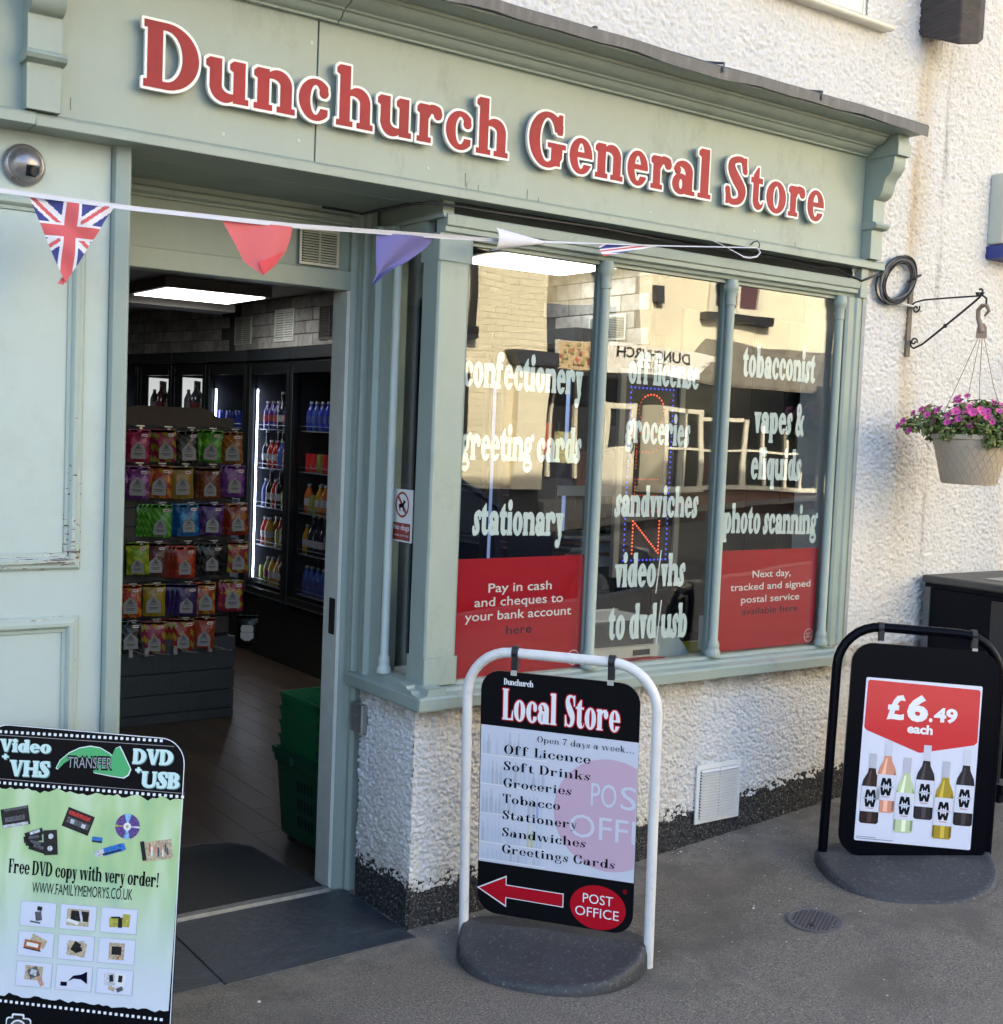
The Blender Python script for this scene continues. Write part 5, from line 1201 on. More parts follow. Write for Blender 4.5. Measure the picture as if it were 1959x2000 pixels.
obj('flag', shaped(grid_flag([(-.587, -.628, 1.962), (-.584, -.628, 1.948), (-.574, -.626, 1.931)], [(-.512, -.618, 1.999), (-.548, -.624, 1.957), (-.573, -.626, 1.931)], .001, .3, 5), cloth_alpha('flag_fold', (.60, .06, .07))), MATS['flag_fold'], bt)
obj('flag', shaped(grid_flag([(-.226, -.596, 2.084), (-.230, -.597, 2.045), (-.234, -.600, 2.005), (-.232, -.602, 1.975), (-.244, -.604, 1.942)], [(-.029, -.583, 2.096), (-.060, -.586, 2.062), (-.125, -.592, 2.018), (-.190, -.598, 1.985), (-.241, -.604, 1.941)], .012, 2.2, fold=.004), FV), FV, bt, smooth=60)
# two flags blown up against the head beam, rolled
rows = []
for j in range(9):
    a = j/8*math.pi*1.15; rows.append([(.178+.224*i/10, -.569+.015*i/10-.030*(1-i/10)*math.sin(a), 2.120+(.137-.12)*i/10+.035*(1-i/10)*math.cos(a)) for i in range(11)])
obj('flag', shaped(rows, FW), FW, bt, smooth=60)
def blown(u, v):
    return union(.5+(u-.5)*1.0, v)
obj('flag', flag((.604, -.541, 2.159), (.868, -.524, 2.186), (.612, -.556, 2.120), lambda u, v: union(.54+u*.42, .02+v*.34), .004, n=64), FR, bt, smooth=60)

# cables
CB = mat('cable_black', (.015, .015, .016), rough=.5)
pts = [(-.2, -.432, 2.872), (.231, -.432, 2.859), (.632, -.432, 2.846), (1.0, -.432, 2.842), (1.254, -.432, 2.834), (1.74, -.432, 2.840)]
tag(obj('cable', MB().tube(pts, .0042, 6), CB, smooth=60), 'thin black cable pinned to the wall above the lead flashing', 'cable')
for x, z in ((.632, 2.852), (1.254, 2.842), (1.55, 2.84)): tag(obj('cable_clip', MB().box(x-.006, x+.006, -.445, -.428, z-.012, z+.012), IRON), 'small dark clip holding the %s of the cable above the lead flashing' % {.632: 'middle', 1.254: 'right part', 1.55: 'far right end'}[x], 'clip')
pts = [(-.12, -.05, 2.235), (-.06, -.20, 2.205), (.0, -.35, 2.222), (.05, -.43, 2.226), (.3, -.452, 2.222), (.7, -.455, 2.228), (1.1, -.455, 2.219), (1.5, -.455, 2.226), (1.75, -.455, 2.214), (1.84, -.452, 2.226), (1.93, -.455, 2.205), (1.99, -.462, 2.192), (2.05, -.465, 2.215), (2.12, -.45, 2.235)]
tag(obj('cable', MB().tube(pts, .0045, 6), CB, smooth=60), 'loose black cable run in the gap over the bay window frame', 'cable')
co = thing('cable_coil', 'coil of grey and black cable hung on the wall beside the shopfront corner', 'cable coil', (2.225, -.445, 2.218))
rc = random.Random(2)
for k in range(15):
    pts = []; ra = .074+.016*rc.random(); ex = rc.uniform(-.06, .06); cxx = 2.222+rc.uniform(-.012, .012); czz = 2.218+rc.uniform(-.010, .010)
    for i in range(36):
        a = i/36*2*math.pi; pts.append((cxx+ra*1.18*math.cos(a)*(1+ex)+.010*math.sin(a), -.443-.0035*(k % 6)-.003*math.sin(a*2+k), czz+ra*(1-ex)*math.sin(a)+.02*math.cos(a)))
    obj('loop', MB().tube(pts, .0042, 7, closed=True), [CB, mat('cable_grey', (.10, .10, .11), rough=.5), CB][k % 3], co, smooth=60)
obj('tie', MB().tube([(2.30, -.44, 2.22), (2.305, -.475, 2.235), (2.335, -.475, 2.25), (2.335, -.44, 2.24)], .005, 6), CB, co)
obj('lead', MB().tube([(2.13, -.44, 2.24), (2.115, -.445, 2.20), (2.13, -.448, 2.155), (2.18, -.452, 2.138), (2.26, -.458, 2.128), (2.34, -.452, 2.126), (2.40, -.440, 2.115)], .0052, 7), mat('cable_white', (.55, .54, .52), rough=.5), co, smooth=60)

# hanging basket bracket and basket
bk = thing('wall_bracket', 'black wrought iron scroll bracket fixed to the white wall', 'bracket', (2.335, -.43, 2.06))
obj('back_bar', MB().box(2.322, 2.348, -.437, -.427, 1.925, 2.20), mat('rusty_bar', (.16, .13, .10), rough=.7, var=.35, vscale=40), bk, bevel=.002)
def spiral(cy, cz, r0, r1, a0, turns, n=22): return [(2.335, cy+(r0+(r1-r0)*k/n)*math.cos(R(a0)+turns*2*math.pi*k/n), cz+(r0+(r1-r0)*k/n)*math.sin(R(a0)+turns*2*math.pi*k/n)) for k in range(n+1)]
obj('arm', MB().tube([(2.335, -.440, 2.130), (2.335, -.455, 2.143), (2.335, -.50, 2.150), (2.335, -.60, 2.151), (2.335, -.745, 2.150)], .0035, 7), IRON, bk, smooth=60)
obj('brace', MB().tube([(2.335, -.445, 1.990), (2.335, -.448, 1.968), (2.335, -.462, 1.958), (2.335, -.50, 1.972), (2.335, -.56, 2.012), (2.335, -.603, 2.042), (2.335, -.68, 2.095), (2.335, -.742, 2.140), (2.335, -.766, 2.160)]+spiral(-.748, 2.168, .018, .006, -20, -.8, 12)[::1], [.004]*4+[.0045]*4+[.004]*14, 7), IRON, bk, smooth=60)
obj('collar', MB().lathe([(.004, -.008), (.008, -.004), (.008, .004), (.004, .008)], (2.335, -.603, 2.042), 10), IRON, bk)
obj('scroll', MB().tube(spiral(-.462, 2.118, .018, .005, 150, 1.1), .0035, 7), IRON, bk, smooth=60)
obj('scroll', MB().tube(spiral(-.462, 1.985, .016, .005, 200, -1.1), .0035, 7), IRON, bk, smooth=60)
obj('eye', MB().tube([(2.335, -.762, 2.150), (2.335, -.778, 2.138), (2.335, -.778, 2.116), (2.335, -.765, 2.106)], .004, 7), IRON, bk, smooth=60)
hb_ = thing('hanging_basket', 'pale lattice plastic hanging basket full of pink petunias hung from the wall bracket', 'hanging basket', (2.335, -.752, 1.425))
POT = mat('pot_plastic', (.43, .355, .26), rough=.5, var=.10, dirt=((.18, .14, .09), .5), dscale=14)
cx, cy = 2.335, -.752
obj('pot', MB().lathe([(.092, 1.425), (.100, 1.427), (.138, 1.585), (.139, 1.596), (.148, 1.598), (.148, 1.615), (.141, 1.615), (.134, 1.590)], (cx, cy, 0), 48), POT, hb_, smooth=40)
m = MB(); NR = 26
for k in range(NR):
    for sgn in (1, -1):
        P = []
        for i in range(15):
            t = i/14; a = 2*math.pi*(k+sgn*t*3)/NR; r = .1005+(.1355-.1005)*t+.0008; P.append((cx+r*math.cos(a), cy+r*math.sin(a), 1.432+.146*t))
        m.tube(P, .0019, 4, caps=False)
obj('lattice', m, POT, hb_, smooth=60, kind='stuff')
HK = mat('hook_plastic', (.27, .19, .14), rough=.5, var=.1)
hp = [(2.335, -.775, 2.072), (2.335, -.792, 2.090), (2.335, -.782, 2.110), (2.335, -.762, 2.113), (2.335, -.746, 2.095), (2.335, -.748, 2.065), (2.335, -.760, 2.035), (2.335, -.766, 2.010)]
obj('hook', MB().tube(hp, [.004, .007, .008, .008, .009, .009, .010, .012], 8), HK, hb_, smooth=60)
hpl = obj('hook_plate', MB().loops([[(-.020, 1.988), (.020, 1.988), (.018, 2.030), (.008, 2.045), (-.010, 2.042), (-.018, 2.025)], [(.005*math.cos(a), 2.022+.006*math.sin(a)) for a in np.linspace(0, 6.28, 12)[:-1]]], 0, HK, .006), HK, hb_)
hpl.location = (2.335, -.766, 0); hpl.rotation_euler = (0, 0, R(-50))
for q in (20, 110, 200, 290):
    a = R(q); obj('wire', MB().tube([(2.335+.012*math.cos(a), -.766+.010*math.sin(a), 1.990), (2.335+.07*math.cos(a), -.752+.07*math.sin(a), 1.80), (cx+.143*math.cos(a), cy+.143*math.sin(a), 1.612)], .0014, 5), HK, hb_)
obj('soil', MB().lathe([(.001, 1.60), (.135, 1.60), (.135, 1.598)], (cx, cy, 0), 24), mat('soil', (.03, .02, .015), rough=.9), hb_)
LEAFS = [mat('petunia_leaf_%d' % i, c, rough=.5) for i, c in enumerate([(.12, .175, .045), (.16, .22, .05), (.085, .13, .035), (.22, .24, .07)])]
def leafcloud(n, rnd, centers, mats_, ls):
    m = MB()
    for i in range(n):
        c, r = rnd.choice(centers); d = Vector((rnd.gauss(0, 1), rnd.gauss(0, 1), rnd.gauss(0, 1))); d.normalize(); p = Vector(c)+d*r*rnd.random()**.4
        if p.z < 1.60 and math.hypot(p.x-cx, p.y-cy) < .135: continue
        up = (d+Vector((0, 0, .8))+Vector((rnd.gauss(0, .5), rnd.gauss(0, .5), rnd.gauss(0, .3)))).normalized(); t = up.orthogonal().normalized(); t.rotate(Matrix.Rotation(rnd.random()*6.28, 3, up)); s = up.cross(t); L = ls*rnd.uniform(.6, 1.25)
        m.add([p-t*L, p-t*L*.3+s*L*.42-up*L*.1, p+t*L*.45+s*L*.38, p+t*L, p+t*L*.45-s*L*.38, p-t*L*.3-s*L*.42-up*L*.1, p+up*L*.06], [(0, 6, 1), (1, 6, 2), (2, 6, 3), (3, 6, 4), (4, 6, 5), (5, 6, 0)], rnd.choice(mats_))
    return m
rf = random.Random(9)
cen = [((cx+.145*math.cos(a), cy+.145*math.sin(a), 1.635+rf.uniform(-.01, .035)), .045) for a in np.linspace(0, 6.28, 15)]+[((cx+rf.uniform(-.07, .07), cy+rf.uniform(-.07, .07), 1.69+rf.uniform(-.01, .025)), .055) for _ in range(9)]
cen += [((cx-.20*.81, cy+.20*.58, 1.655), .05), ((cx-.24*.81, cy+.24*.58, 1.645), .035), ((cx-.10, cy+.12, 1.70), .035), ((cx+.02, cy-.16, 1.60), .03), ((cx-.04, cy-.15, 1.60), .03), ((cx+.02, cy-.17, 1.69), .035), ((cx-.03, cy-.07, 1.72), .03), ((cx-.08, cy-.13, 1.595), .028)]
obj('foliage', leafcloud(3000, rf, cen, LEAFS, .0135), LEAFS[0], hb_, kind='stuff')
PET = mat('petunia_pink', (.60, .07, .29), rough=.5, var=.15, vscale=60); PET2 = mat('petunia_magenta', (.36, .02, .20), rough=.5)
def petunia(r):
    m = MB(); vs = [(0, 0, -.35*r)]; n = 20
    for k in range(n):
        a = 2*math.pi*k/n; rr = r*(1-.16*abs(math.cos(a*2.5))); vs.append((rr*.35*math.cos(a), rr*.35*math.sin(a), 0))
    for k in range(n):
        a = 2*math.pi*k/n; rr = r*(1-.16*abs(math.cos(a*2.5))); vs.append((rr*math.cos(a), rr*math.sin(a), .18*r+.08*r*math.sin(a*5)))
    m.add(vs, [(0, 1+k, 1+(k+1) % n) for k in range(n)], PET2); 
    m.f += [(1+k, 1+n+k, 1+n+(k+1) % n, 1+(k+1) % n) for k in range(n)]; m.fm += [m._m(PET)]*n
    return m
base = None; camp = Vector((-1.94, -3.63, 1.55))
fl_pts = []
for i in range(84):
    a = rf.uniform(0, 6.28); r = rf.choice([.17, .16, .12, .06]); fl_pts.append(Vector((cx+r*math.cos(a), cy+r*math.sin(a), 1.665+rf.uniform(-.045, .04)+(.17-r)*.2)))
for o_ in ((-.21, .15, 1.655), (-.225, .16, 1.635), (-.19, .12, 1.685), (-.17, .10, 1.70), (-.16, .09, 1.68), (-.20, .13, 1.62), (-.05, .03, 1.745), (-.04, .0, 1.755), (-.06, .02, 1.73), (.05, -.08, 1.725), (.03, -.06, 1.735), (-.02, -.17, 1.675), (-.11, -.05, 1.69), (.06, -.16, 1.66), (.08, -.15, 1.61), (-.03, -.17, 1.60)): fl_pts.append(Vector((cx+o_[0], cy+o_[1], o_[2])))
for p in fl_pts:
    if base is None:
        o = base = obj('flower', petunia(.0165), PET, hb_, local=True, smooth=80); 
    else: o = base.copy(); COL.objects.link(o); o.parent = hb_
    d = (p-Vector((cx, cy, 1.60))).normalized()+(camp-p).normalized()*rf.uniform(.2, 1.0)+Vector((rf.gauss(0, .3), rf.gauss(0, .3), .25)); q = rf.uniform(.75, 1.2)
    o.location = p-hb_.location+d.normalized()*.012; o.rotation_euler = d.to_track_quat('Z', 'Y').to_euler(); o.scale = (q, q, q)

# waste bin cabinet by the wall
bn = thing('litter_bin', 'tall black cabinet litter bin standing against the white wall behind the wine sign', 'bin', (2.85, -.68, .2))
BB = mat('bin_black', (.004, .0045, .008), rough=.4, spec=.12); BT = mat('bin_top', (.06, .056, .05), rough=.5, var=.2, vscale=12)
obj('body', MB().box(2.512, 3.20, -.87, -.47, .20, .985), BB, bn, bevel=.006)
obj('corner_strip', MB().box(2.504, 2.522, -.49, -.462, .22, .985), mat('bin_trim', (.10, .10, .10), rough=.4), bn, bevel=.002)
obj('top', MB().box(2.492, 3.24, -.895, -.455, 1.002, 1.034), BT, bn, bevel=.008)
obj('rail', MB().box(2.505, 3.21, -.875, -.465, .985, 1.002), BB, bn)
obj('door', MB().box(2.504, 2.512, -.86, -.775, .25, .965), mat('bin_post', (.035, .034, .034), rough=.35), bn, bevel=.002)
obj('ash_plate', MB().box(2.62, 2.80, -.80, -.66, 1.0345, 1.037), STEEL, bn, bevel=.001); obj('ash_hole', MB().lathe([(.022, 0), (.022, .001)], (2.71, -.73, 1.0372), 16), BLACK, bn)
obj('plinth', MB().box(2.515, 3.19, -.86, -.48, .12, .20), BB, bn); obj('band', MB().box(2.5075, 3.20, -.8755, -.47, .245, .270), STEEL, bn)
obj('sticker', MB().box(2.5015, 2.5035, -.895+.03, -.875+.015, .86, .90), mat('label_blue', (.35, .42, .65), rough=.4), bn)
obj('post', MB().box(3.02, 3.045, -.60, -.575, 1.034, 2.0), mat('bin_post', (.035, .034, .034)), bn)
# ---------------------------------------------------------------- inside of the shop
FLOORM = mat('vinyl_plank_floor', (.060, .042, .030), rough=.38, var=.35, vscale=3.5, stretch=(1, .22, 1), bump=.0006, bscale=40)
fl = struct('shop_floor', MB().box(-2.2, 2.3, .045, 8, -.09, -.001).box(-2.2, .062, -.03, .045, -.09, -.001), FLOORM)
m0 = None; rp = random.Random(4)
pl = [mat('plank_%d' % i, c, rough=.36, var=.25, vscale=5, stretch=(1.5, .25, 1)) for i, c in enumerate([(.088, .064, .046), (.078, .056, .040), (.098, .072, .052), (.084, .062, .046)])]
for i in range(17):
    x = -.86+.125*i; y = .08-rp.random()*.8
    while y < 3.6:
        y1 = y+.9; a, b_ = max(y, .075), y1-.002
        if b_ > a+.05: obj('plank', MB().box(x+.001, x+.124, a, b_, -.0009, .0014), rp.choice(pl), fl)
        y = y1
CEIL = mat('ceiling_paint', (.34, .33, .31), rough=.8, var=.05)
struct('shop_ceiling', MB().box(-2.4, 2.4, .12, 8.1, 2.352, 2.45).box(.12, 2.4, -.36, .12, 2.352, 2.45), CEIL)
INW = mat('inner_wall', (.075, .075, .08), rough=.8)
struct('inner_walls', MB().box(-2.3, -2.2, .12, 8, 0, 2.35).box(2.3, 2.4, -.16, 8, 0, 2.35).box(-2.3, 2.4, 7.9, 8, 0, 2.35).box(.085, .10, -.16, .06, .0, .70), INW)
bh = struct('ceiling_beam', MB().box(-1.2, 1.33, 4.0, 4.25, 2.255, 2.351), CEIL)
# brick strip over the chillers
BRK = [mat('stone_brick_%d' % i, c, rough=.75, var=.35, vscale=16, bump=.003, bscale=50) for i, c in enumerate([(.32, .32, .31), (.25, .25, .24), (.38, .375, .355)])]
ORG = Matrix.Identity(4)
def brick_band(P0, P1, z0, rows, bh_, bl, normal, name, near=True):
    """bricks as parts of a wall from P0 to P1 (x,y)"""
    P0, P1 = Vector((*P0, 0)), Vector((*P1, 0)); L = (P1-P0).length; u = (P1-P0)/L; n = Vector((*normal, 0))
    w = struct(name, MB().add([P0+Vector((0, 0, z0))-n*.03, P1+Vector((0, 0, z0))-n*.03, P1+Vector((0, 0, z0+rows*bh_))-n*.03, P0+Vector((0, 0, z0+rows*bh_))-n*.03, P0+Vector((0, 0, z0)), P1+Vector((0, 0, z0)), P1+Vector((0, 0, z0+rows*bh_)), P0+Vector((0, 0, z0+rows*bh_))], [(0, 1, 2, 3), (4, 5, 6, 7), (0, 1, 5, 4), (3, 2, 6, 7), (0, 3, 7, 4), (1, 2, 6, 5)]), mat('mortar', (.06, .06, .058), rough=.9))
    g = .004; bases = []
    bmx = MB().box(g/2, bl-g/2, -.008, .001, g/2, bh_-g/2)
    ang = math.atan2(u.y, u.x)
    for r in range(rows):
        x = -bl*.5*(r % 2)
        while x < L-.02:
            if x >= -.001 and x+bl <= L+.02:
                if len(bases) < 3: o = obj('brick', bmx, BRK[len(bases)], w, local=True, bevel=.003); bases.append(o)
                else: o = rp.choice(bases).copy(); COL.objects.link(o); o.parent = w
                p = P0+u*x+n*(.002+rp.random()*.005); o.location = (p.x, p.y, z0+r*bh_); o.rotation_euler = (0, 0, ang)
            x += bl
    return w
bw1 = brick_band((1.56, 4.50), (1.56, 2.60), 2.035, 4, .079, .196, (-1, 0), 'brick_strip')
bw2 = brick_band((1.285, 6.1), (1.545, 4.50), 2.035, 4, .079, .196, (-.99, -.145), 'brick_strip')
bw3 = brick_band((1.74, 1.22), (1.74, .46), 1.96, 5, .075, .19, (-1, 0), 'brick_strip')
def wall_vent(px, py, ang, z0, z1, wd, lab, m):
    t = thing('wall_vent', lab, 'vent', (px, py, z0), (0, 0, R(ang)))
    f = MB(); fr = .012; h = z1-z0
    f.box(0, wd, -.010, 0, 0, fr).box(0, wd, -.010, 0, h-fr, h).box(0, fr, -.010, 0, fr, h-fr).box(wd-fr, wd, -.010, 0, fr, h-fr).box(wd/2-.003, wd/2+.003, -.012, -.002, fr, h-fr)
    obj('frame', f, m, t, local=True, bevel=.001)
    n = 12; hh = (h-2*fr)/n; q = MB().extrude([(-.012, hh*.1), (-.013, hh*.28), (-.001, hh*.95), (0, hh*.7)], fr+.001, wd-fr-.001, 'x'); o = obj('slat', q, m, t, local=True); o.location = (0, 0, fr)
    for i in range(1, n):
        c = o.copy(); COL.objects.link(c); c.parent = t; c.location = (0, 0, fr+i*hh)
    return t
VL = mat('vent_pale', (.50, .52, .48), rough=.4); VD = mat('vent_dark', (.12, .12, .12), rough=.4)
# vents run right-to-left in depth on the chiller side wall
wall_vent(1.548, 4.49, -90, 2.075, 2.265, .27, 'pale louvre vent on the grey brick strip, next to the ceiling beam end', VL)
wall_vent(1.548, 3.85, -90, 2.075, 2.28, .28, 'brightest white louvre vent in the middle of the grey brick strip', mat('vent_white', (.72, .75, .72), rough=.4))
wall_vent(1.548, 3.225, -90, 2.065, 2.275, .285, 'grey louvre vent beside the door head on the brick strip', VD)
for i, (px, py, lab) in enumerate(((1.49, 4.99, 'dark louvre vent on the brick strip under the ceiling beam, nearest the corner'), (1.408, 5.51, 'dark louvre vent in the middle under the ceiling beam'), (1.338, 5.93, 'dark louvre vent half hidden behind the left door post'))):
    wall_vent(px-.012, py, -81.6, 2.08, 2.31, .20, lab, VD)
wall_vent(1.728, .86, -90, 1.985, 2.10, .26, 'wide white louvre vent seen through the left window pane', VL)

LAMP = mat('led_panel', (.9, .9, .9), rough=.5, emit=(1, .97, .92), es=1.7)
def panel_light(x0, x1, y0_, y1_, z, lab):
    t = thing('ceiling_light', lab, 'light', ((x0+x1)/2, (y0_+y1_)/2, z))
    obj('housing', MB().box(x0-.03, x1+.03, y0_-.03, y1_+.03, z+.004, 2.351), mat('light_housing', (.16, .14, .13), rough=.6), t)
    obj('diffuser', MB().box(x0, x1, y0_, y1_, z-.002, z+.0035), LAMP, t)
panel_light(.60, 1.19, 3.24, 3.80, 2.285, 'square white ceiling light seen through the open doorway')
panel_light(1.05, 1.64, .40, .99, 2.29, 'square white ceiling light seen through the window behind the flags')
panel_light(-1.2, -.6, 5.5, 6.1, 2.285, 'square ceiling light at the back of the shop')

# drinks chillers: a row of tall black glass-door cabinets
CHB = mat('chiller_black', (.010, .012, .014), rough=.28); CHI = mat('chiller_inside', (.035, .04, .05), rough=.6); LEDM = mat('chiller_led', (.9, .9, 1), emit=(.80, .86, 1), es=3.2)
FG = glass_mat('fridge_glass', (.95, .97, 1), 1.45, boost=.8)
BOTM = {}
def bottle_mesh(kind, rgb):
    k = (kind, rgb)
    if k in BOTM: return BOTM[k]
    body = mat('drink_%02x%02x%02x' % tuple(int(c*255) for c in rgb), rgb, rough=.12, coat=.5); cap = mat('drink_cap', (.5, .5, .5), rough=.3)
    P = {'b': [(.001, 0), (.028, 0), (.032, .006), (.032, .045), (.028, .06), (.032, .075), (.032, .115), (.020, .145), (.012, .165), (.012, .172)], 'c': [(.001, 0), (.028, 0), (.032, .004), (.032, .108), (.028, .118), (.001, .118)], 'w': [(.001, 0), (.036, 0), (.037, .01), (.037, .13), (.030, .15), (.013, .18), (.013, .235)]}[kind]
    m = MB().lathe(P, (0, 0, 0), 12, body)
    top = P[-1][1]
    if kind != 'c': m.lathe([(.013, top), (.013, top+.014), (.001, top+.014)], (0, 0, 0), 10, cap)
    m.lathe([(P[3][0]+.0005, .05), (P[3][0]+.0005, .095)], (0, 0, 0), 12, mat('drink_label_%d' % (hash(rgb) % 3 if False else int(rgb[0]*7+rgb[2]*5) % 3), [(.4, .4, .42), (.30, .05, .05), (.06, .08, .30)][int(rgb[0]*7+rgb[2]*5) % 3], rough=.4)) if kind != 'c' else None
    o = obj('bottle', m, body, smooth=40); BOTM[k] = o; o['used'] = 0; return o
def put_bottle(kind, rgb, world, lab, grp, cat='bottle'):
    b0 = bottle_mesh(kind, rgb)
    if b0.get('used'): o = b0.copy(); COL.objects.link(o)
    else: o = b0
    b0['used'] = 1; o.location = world; tag(o, lab, cat, grp)
    if kind == 'c': o.name = 'can'
    o.rotation_euler = (0, 0, rp.random()*6)
def chiller(px, py, ang, wd, lab, led=1):
    t = thing('drinks_chiller', lab, 'fridge', (px, py, 0), (0, 0, R(ang)))
    zb, zt = .405, 1.945
    obj('cabinet', MB().box(0, wd, .02, .52, 0, .36).box(0, wd, .02, .52, 1.945, 2.03).box(0, .012, .02, .52, .36, 1.945).box(wd-.012, wd, .02, .52, .36, 1.945).box(.012, wd-.012, .49, .52, .36, 1.945), CHB, t, local=True)
    obj('lining', MB().box(.013, wd-.013, .47, .489, .37, 1.94).box(.013, .018, .05, .47, .37, 1.94).box(wd-.018, wd-.013, .05, .47, .37, 1.94), CHI, t, local=True)
    obj('header', MB().box(0, wd, -.022, .019, 1.96, 2.03), mat('chiller_header', (.022, .028, .034), rough=.4), t, local=True, bevel=.002)
    d = obj('door', MB().box(.004, .044, -.02, .018, zb, zt-.002).box(wd-.044, wd-.004, -.02, .018, zb, zt-.002).box(.044, wd-.044, -.02, .018, zb, zb+.05).box(.044, wd-.044, -.02, .018, zt-.075, zt-.002), CHB, t, local=True, bevel=.004)
    obj('glass', MB().box(.044, wd-.044, -.004, .0, zb+.05, zt-.075), FG, d, local=True)
    obj('trim', MB().box(.046, .050, -.022, -.020, zb+.02, zt-.03).box(.01, wd-.01, -.0225, -.0205, zb+.006, zb+.012), mat('chiller_trim', (.16, .19, .22), rough=.35, metal=.5), d, local=True)
    if led: obj('glow_strip', MB().box(.052, .064, .03, .036, zb+.10, zt-.17), LEDM, t, local=True)
    for z in (.47, .73, .99, 1.25, 1.51):
        s = MB().box(.02, wd-.02, .06, .46, z-.006, z).tube([(.02, .06, z+.028), (wd-.02, .06, z+.028)], .0025, 5)
        obj('shelf', s, mat('shelf_wire', (.30, .33, .38), rough=.35, metal=.4), t, local=True)
    return t
CH = []
yy = 4.23
names_ = ['black glass door drinks chiller at the corner with the bright upright light strip', 'black glass door drinks chiller nearest the right door post, seen through the doorway', 'black drinks chiller hidden past the right door post', 'black drinks chiller seen between the window frame and the red poster', 'black drinks chiller at the near end, behind the left window pane']
for i in range(5):
    if i == 3: yy = 2.0
    CH.append(chiller(1.55, yy, -90, .64, names_[i], led=i == 0)); yy -= .645
BARB = mat('chiller_bar_blue', (.4, .5, .8), emit=(.34, .50, 1), es=.09)  # pale blue upright bars on the chiller fronts, faintly emissive
obj('glow_strip', MB().box(.030, .050, -.026, -.022, .55, 1.80), BARB, CH[3], local=True)
obj('glow_strip', MB().box(.030, .050, -.026, -.022, .55, 1.80).box(.600, .622, -.026, -.022, .60, 1.80), BARB, CH[4], local=True)
d2 = math.hypot(.26, 1.77); ux, uy = .26/d2, -1.77/d2
for i, s in enumerate((.54, 1.02, 1.53, 2.04)):
    CH.append(chiller(1.55-ux*s, 4.235-uy*s, -81.6, [.53, .475, .505, .505][i], ['rightmost back chiller with pale blue cans, behind the header board', 'brightly lit back chiller with clear spirit bottles', 'brightly lit back chiller with green wine bottles', 'back chiller cut off by the left door post'][i], led=(i != 1 and i != 2)))
for i in (6, 7):
    obj('shelf', MB().box(.025, .30, .06, .46, 1.575, 1.585), MATS['chiller_header'], CH[i], local=True)
    obj('glow_panel', MB().box(.0185, .0215, .06, .46, 1.46, 1.86), mat('white_glow_panel', (.62, .62, .60), rough=.6, emit=(1, .98, .92), es=.13), CH[i], local=True)  # side lining panel, no lamp: the chiller's bright inside is put in as glow
def on(ch, lx, ly, z):
    a = ch.rotation_euler[2]; return (ch.location.x+lx*math.cos(a)-ly*math.sin(a), ch.location.y+lx*math.sin(a)+ly*math.cos(a), z)
RW = {0: [('b', (.06, .03, .22)), ('b', (.42, .02, .02)), ('w', (.015, .012, .012)), ('b', (.42, .22, .02)), ('b', (.20, .24, .05))],
      1: [('b', (.04, .06, .40)), ('c', (.50, .03, .03)), ('b', (.50, .14, .03)), ('w', (.02, .02, .03)), ('b', (.05, .10, .35))],
      5: [('c', (.03, .05, .30))]}
CN = {(.06, .03, .22): 'purple', (.42, .02, .02): 'red', (.015, .012, .012): 'dark cola', (.42, .22, .02): 'golden yellow', (.20, .24, .05): 'pale green', (.04, .06, .40): 'blue', (.50, .03, .03): 'red', (.50, .14, .03): 'orange', (.02, .02, .03): 'black', (.05, .10, .35): 'deep blue', (.03, .05, .30): 'blue'}
ALT = [('b', (.42, .22, .02)), ('w', (.02, .02, .03)), ('b', (.05, .10, .35)), ('b', (.42, .02, .02)), ('c', (.20, .24, .05))]
SHN = ['top', 'second', 'third', 'fourth', 'lowest']
for ci in (0, 1):
    for si, z in enumerate((1.51, 1.25, .99, .73, .47)):
        kind, rgb = RW[ci][si]
        for k in range(7):
            for dpt in (0, 1, 2):
                if dpt == 2 and k > 2: continue
                if rp.random() < .07: continue
                kind, rgb = RW[ci][si] if rp.random() < .62 else ALT[(si+ci*2+k//2) % 5]
                lx = .085+k*.077; put_bottle(kind, rgb, on(CH[ci], lx+rp.uniform(-.008, .008), .10+dpt*.085, z+.001), '%s %s in the %s row of the %s shelf, %s' % (CN[rgb], 'can' if kind == 'c' else 'bottle', ['front', 'middle', 'back'][dpt], SHN[si], ['corner chiller with bright strip', 'chiller by the door post'][ci]), '%s drinks on the %s shelf, %s chiller' % (CN[rgb], SHN[si], ['corner', 'right']  [ci]), 'can' if kind == 'c' else 'bottle')
for ci, cols, nm in ((5, [(.03, .05, .30)], 'blue'), (6, [(.30, .32, .33), (.18, .20, .22), (.10, .12, .14)], 'clear'), (7, [(.03, .10, .04), (.05, .13, .05), (.16, .05, .04)], 'green')):
    for k in range(11):
        put_bottle('w' if ci > 5 and k % 3 else 'b' if ci > 5 else 'c', cols[k % len(cols)], on(CH[ci], .065+.05*(k % 2)+.10*(k//8), .085+.042*(k % 8), 1.511+(.075 if ci > 5 else 0)), {'blue': 'blue can on the top shelf behind the header board', 'clear': 'clear or grey spirit bottle in the bright back chiller', 'green': 'dark wine bottle in the left bright back chiller'}[nm], {'blue': 'blue cans in the back chiller', 'clear': 'spirit bottles in the back chiller', 'green': 'wine bottles in the back chiller'}[nm], 'can' if ci == 5 else 'bottle')

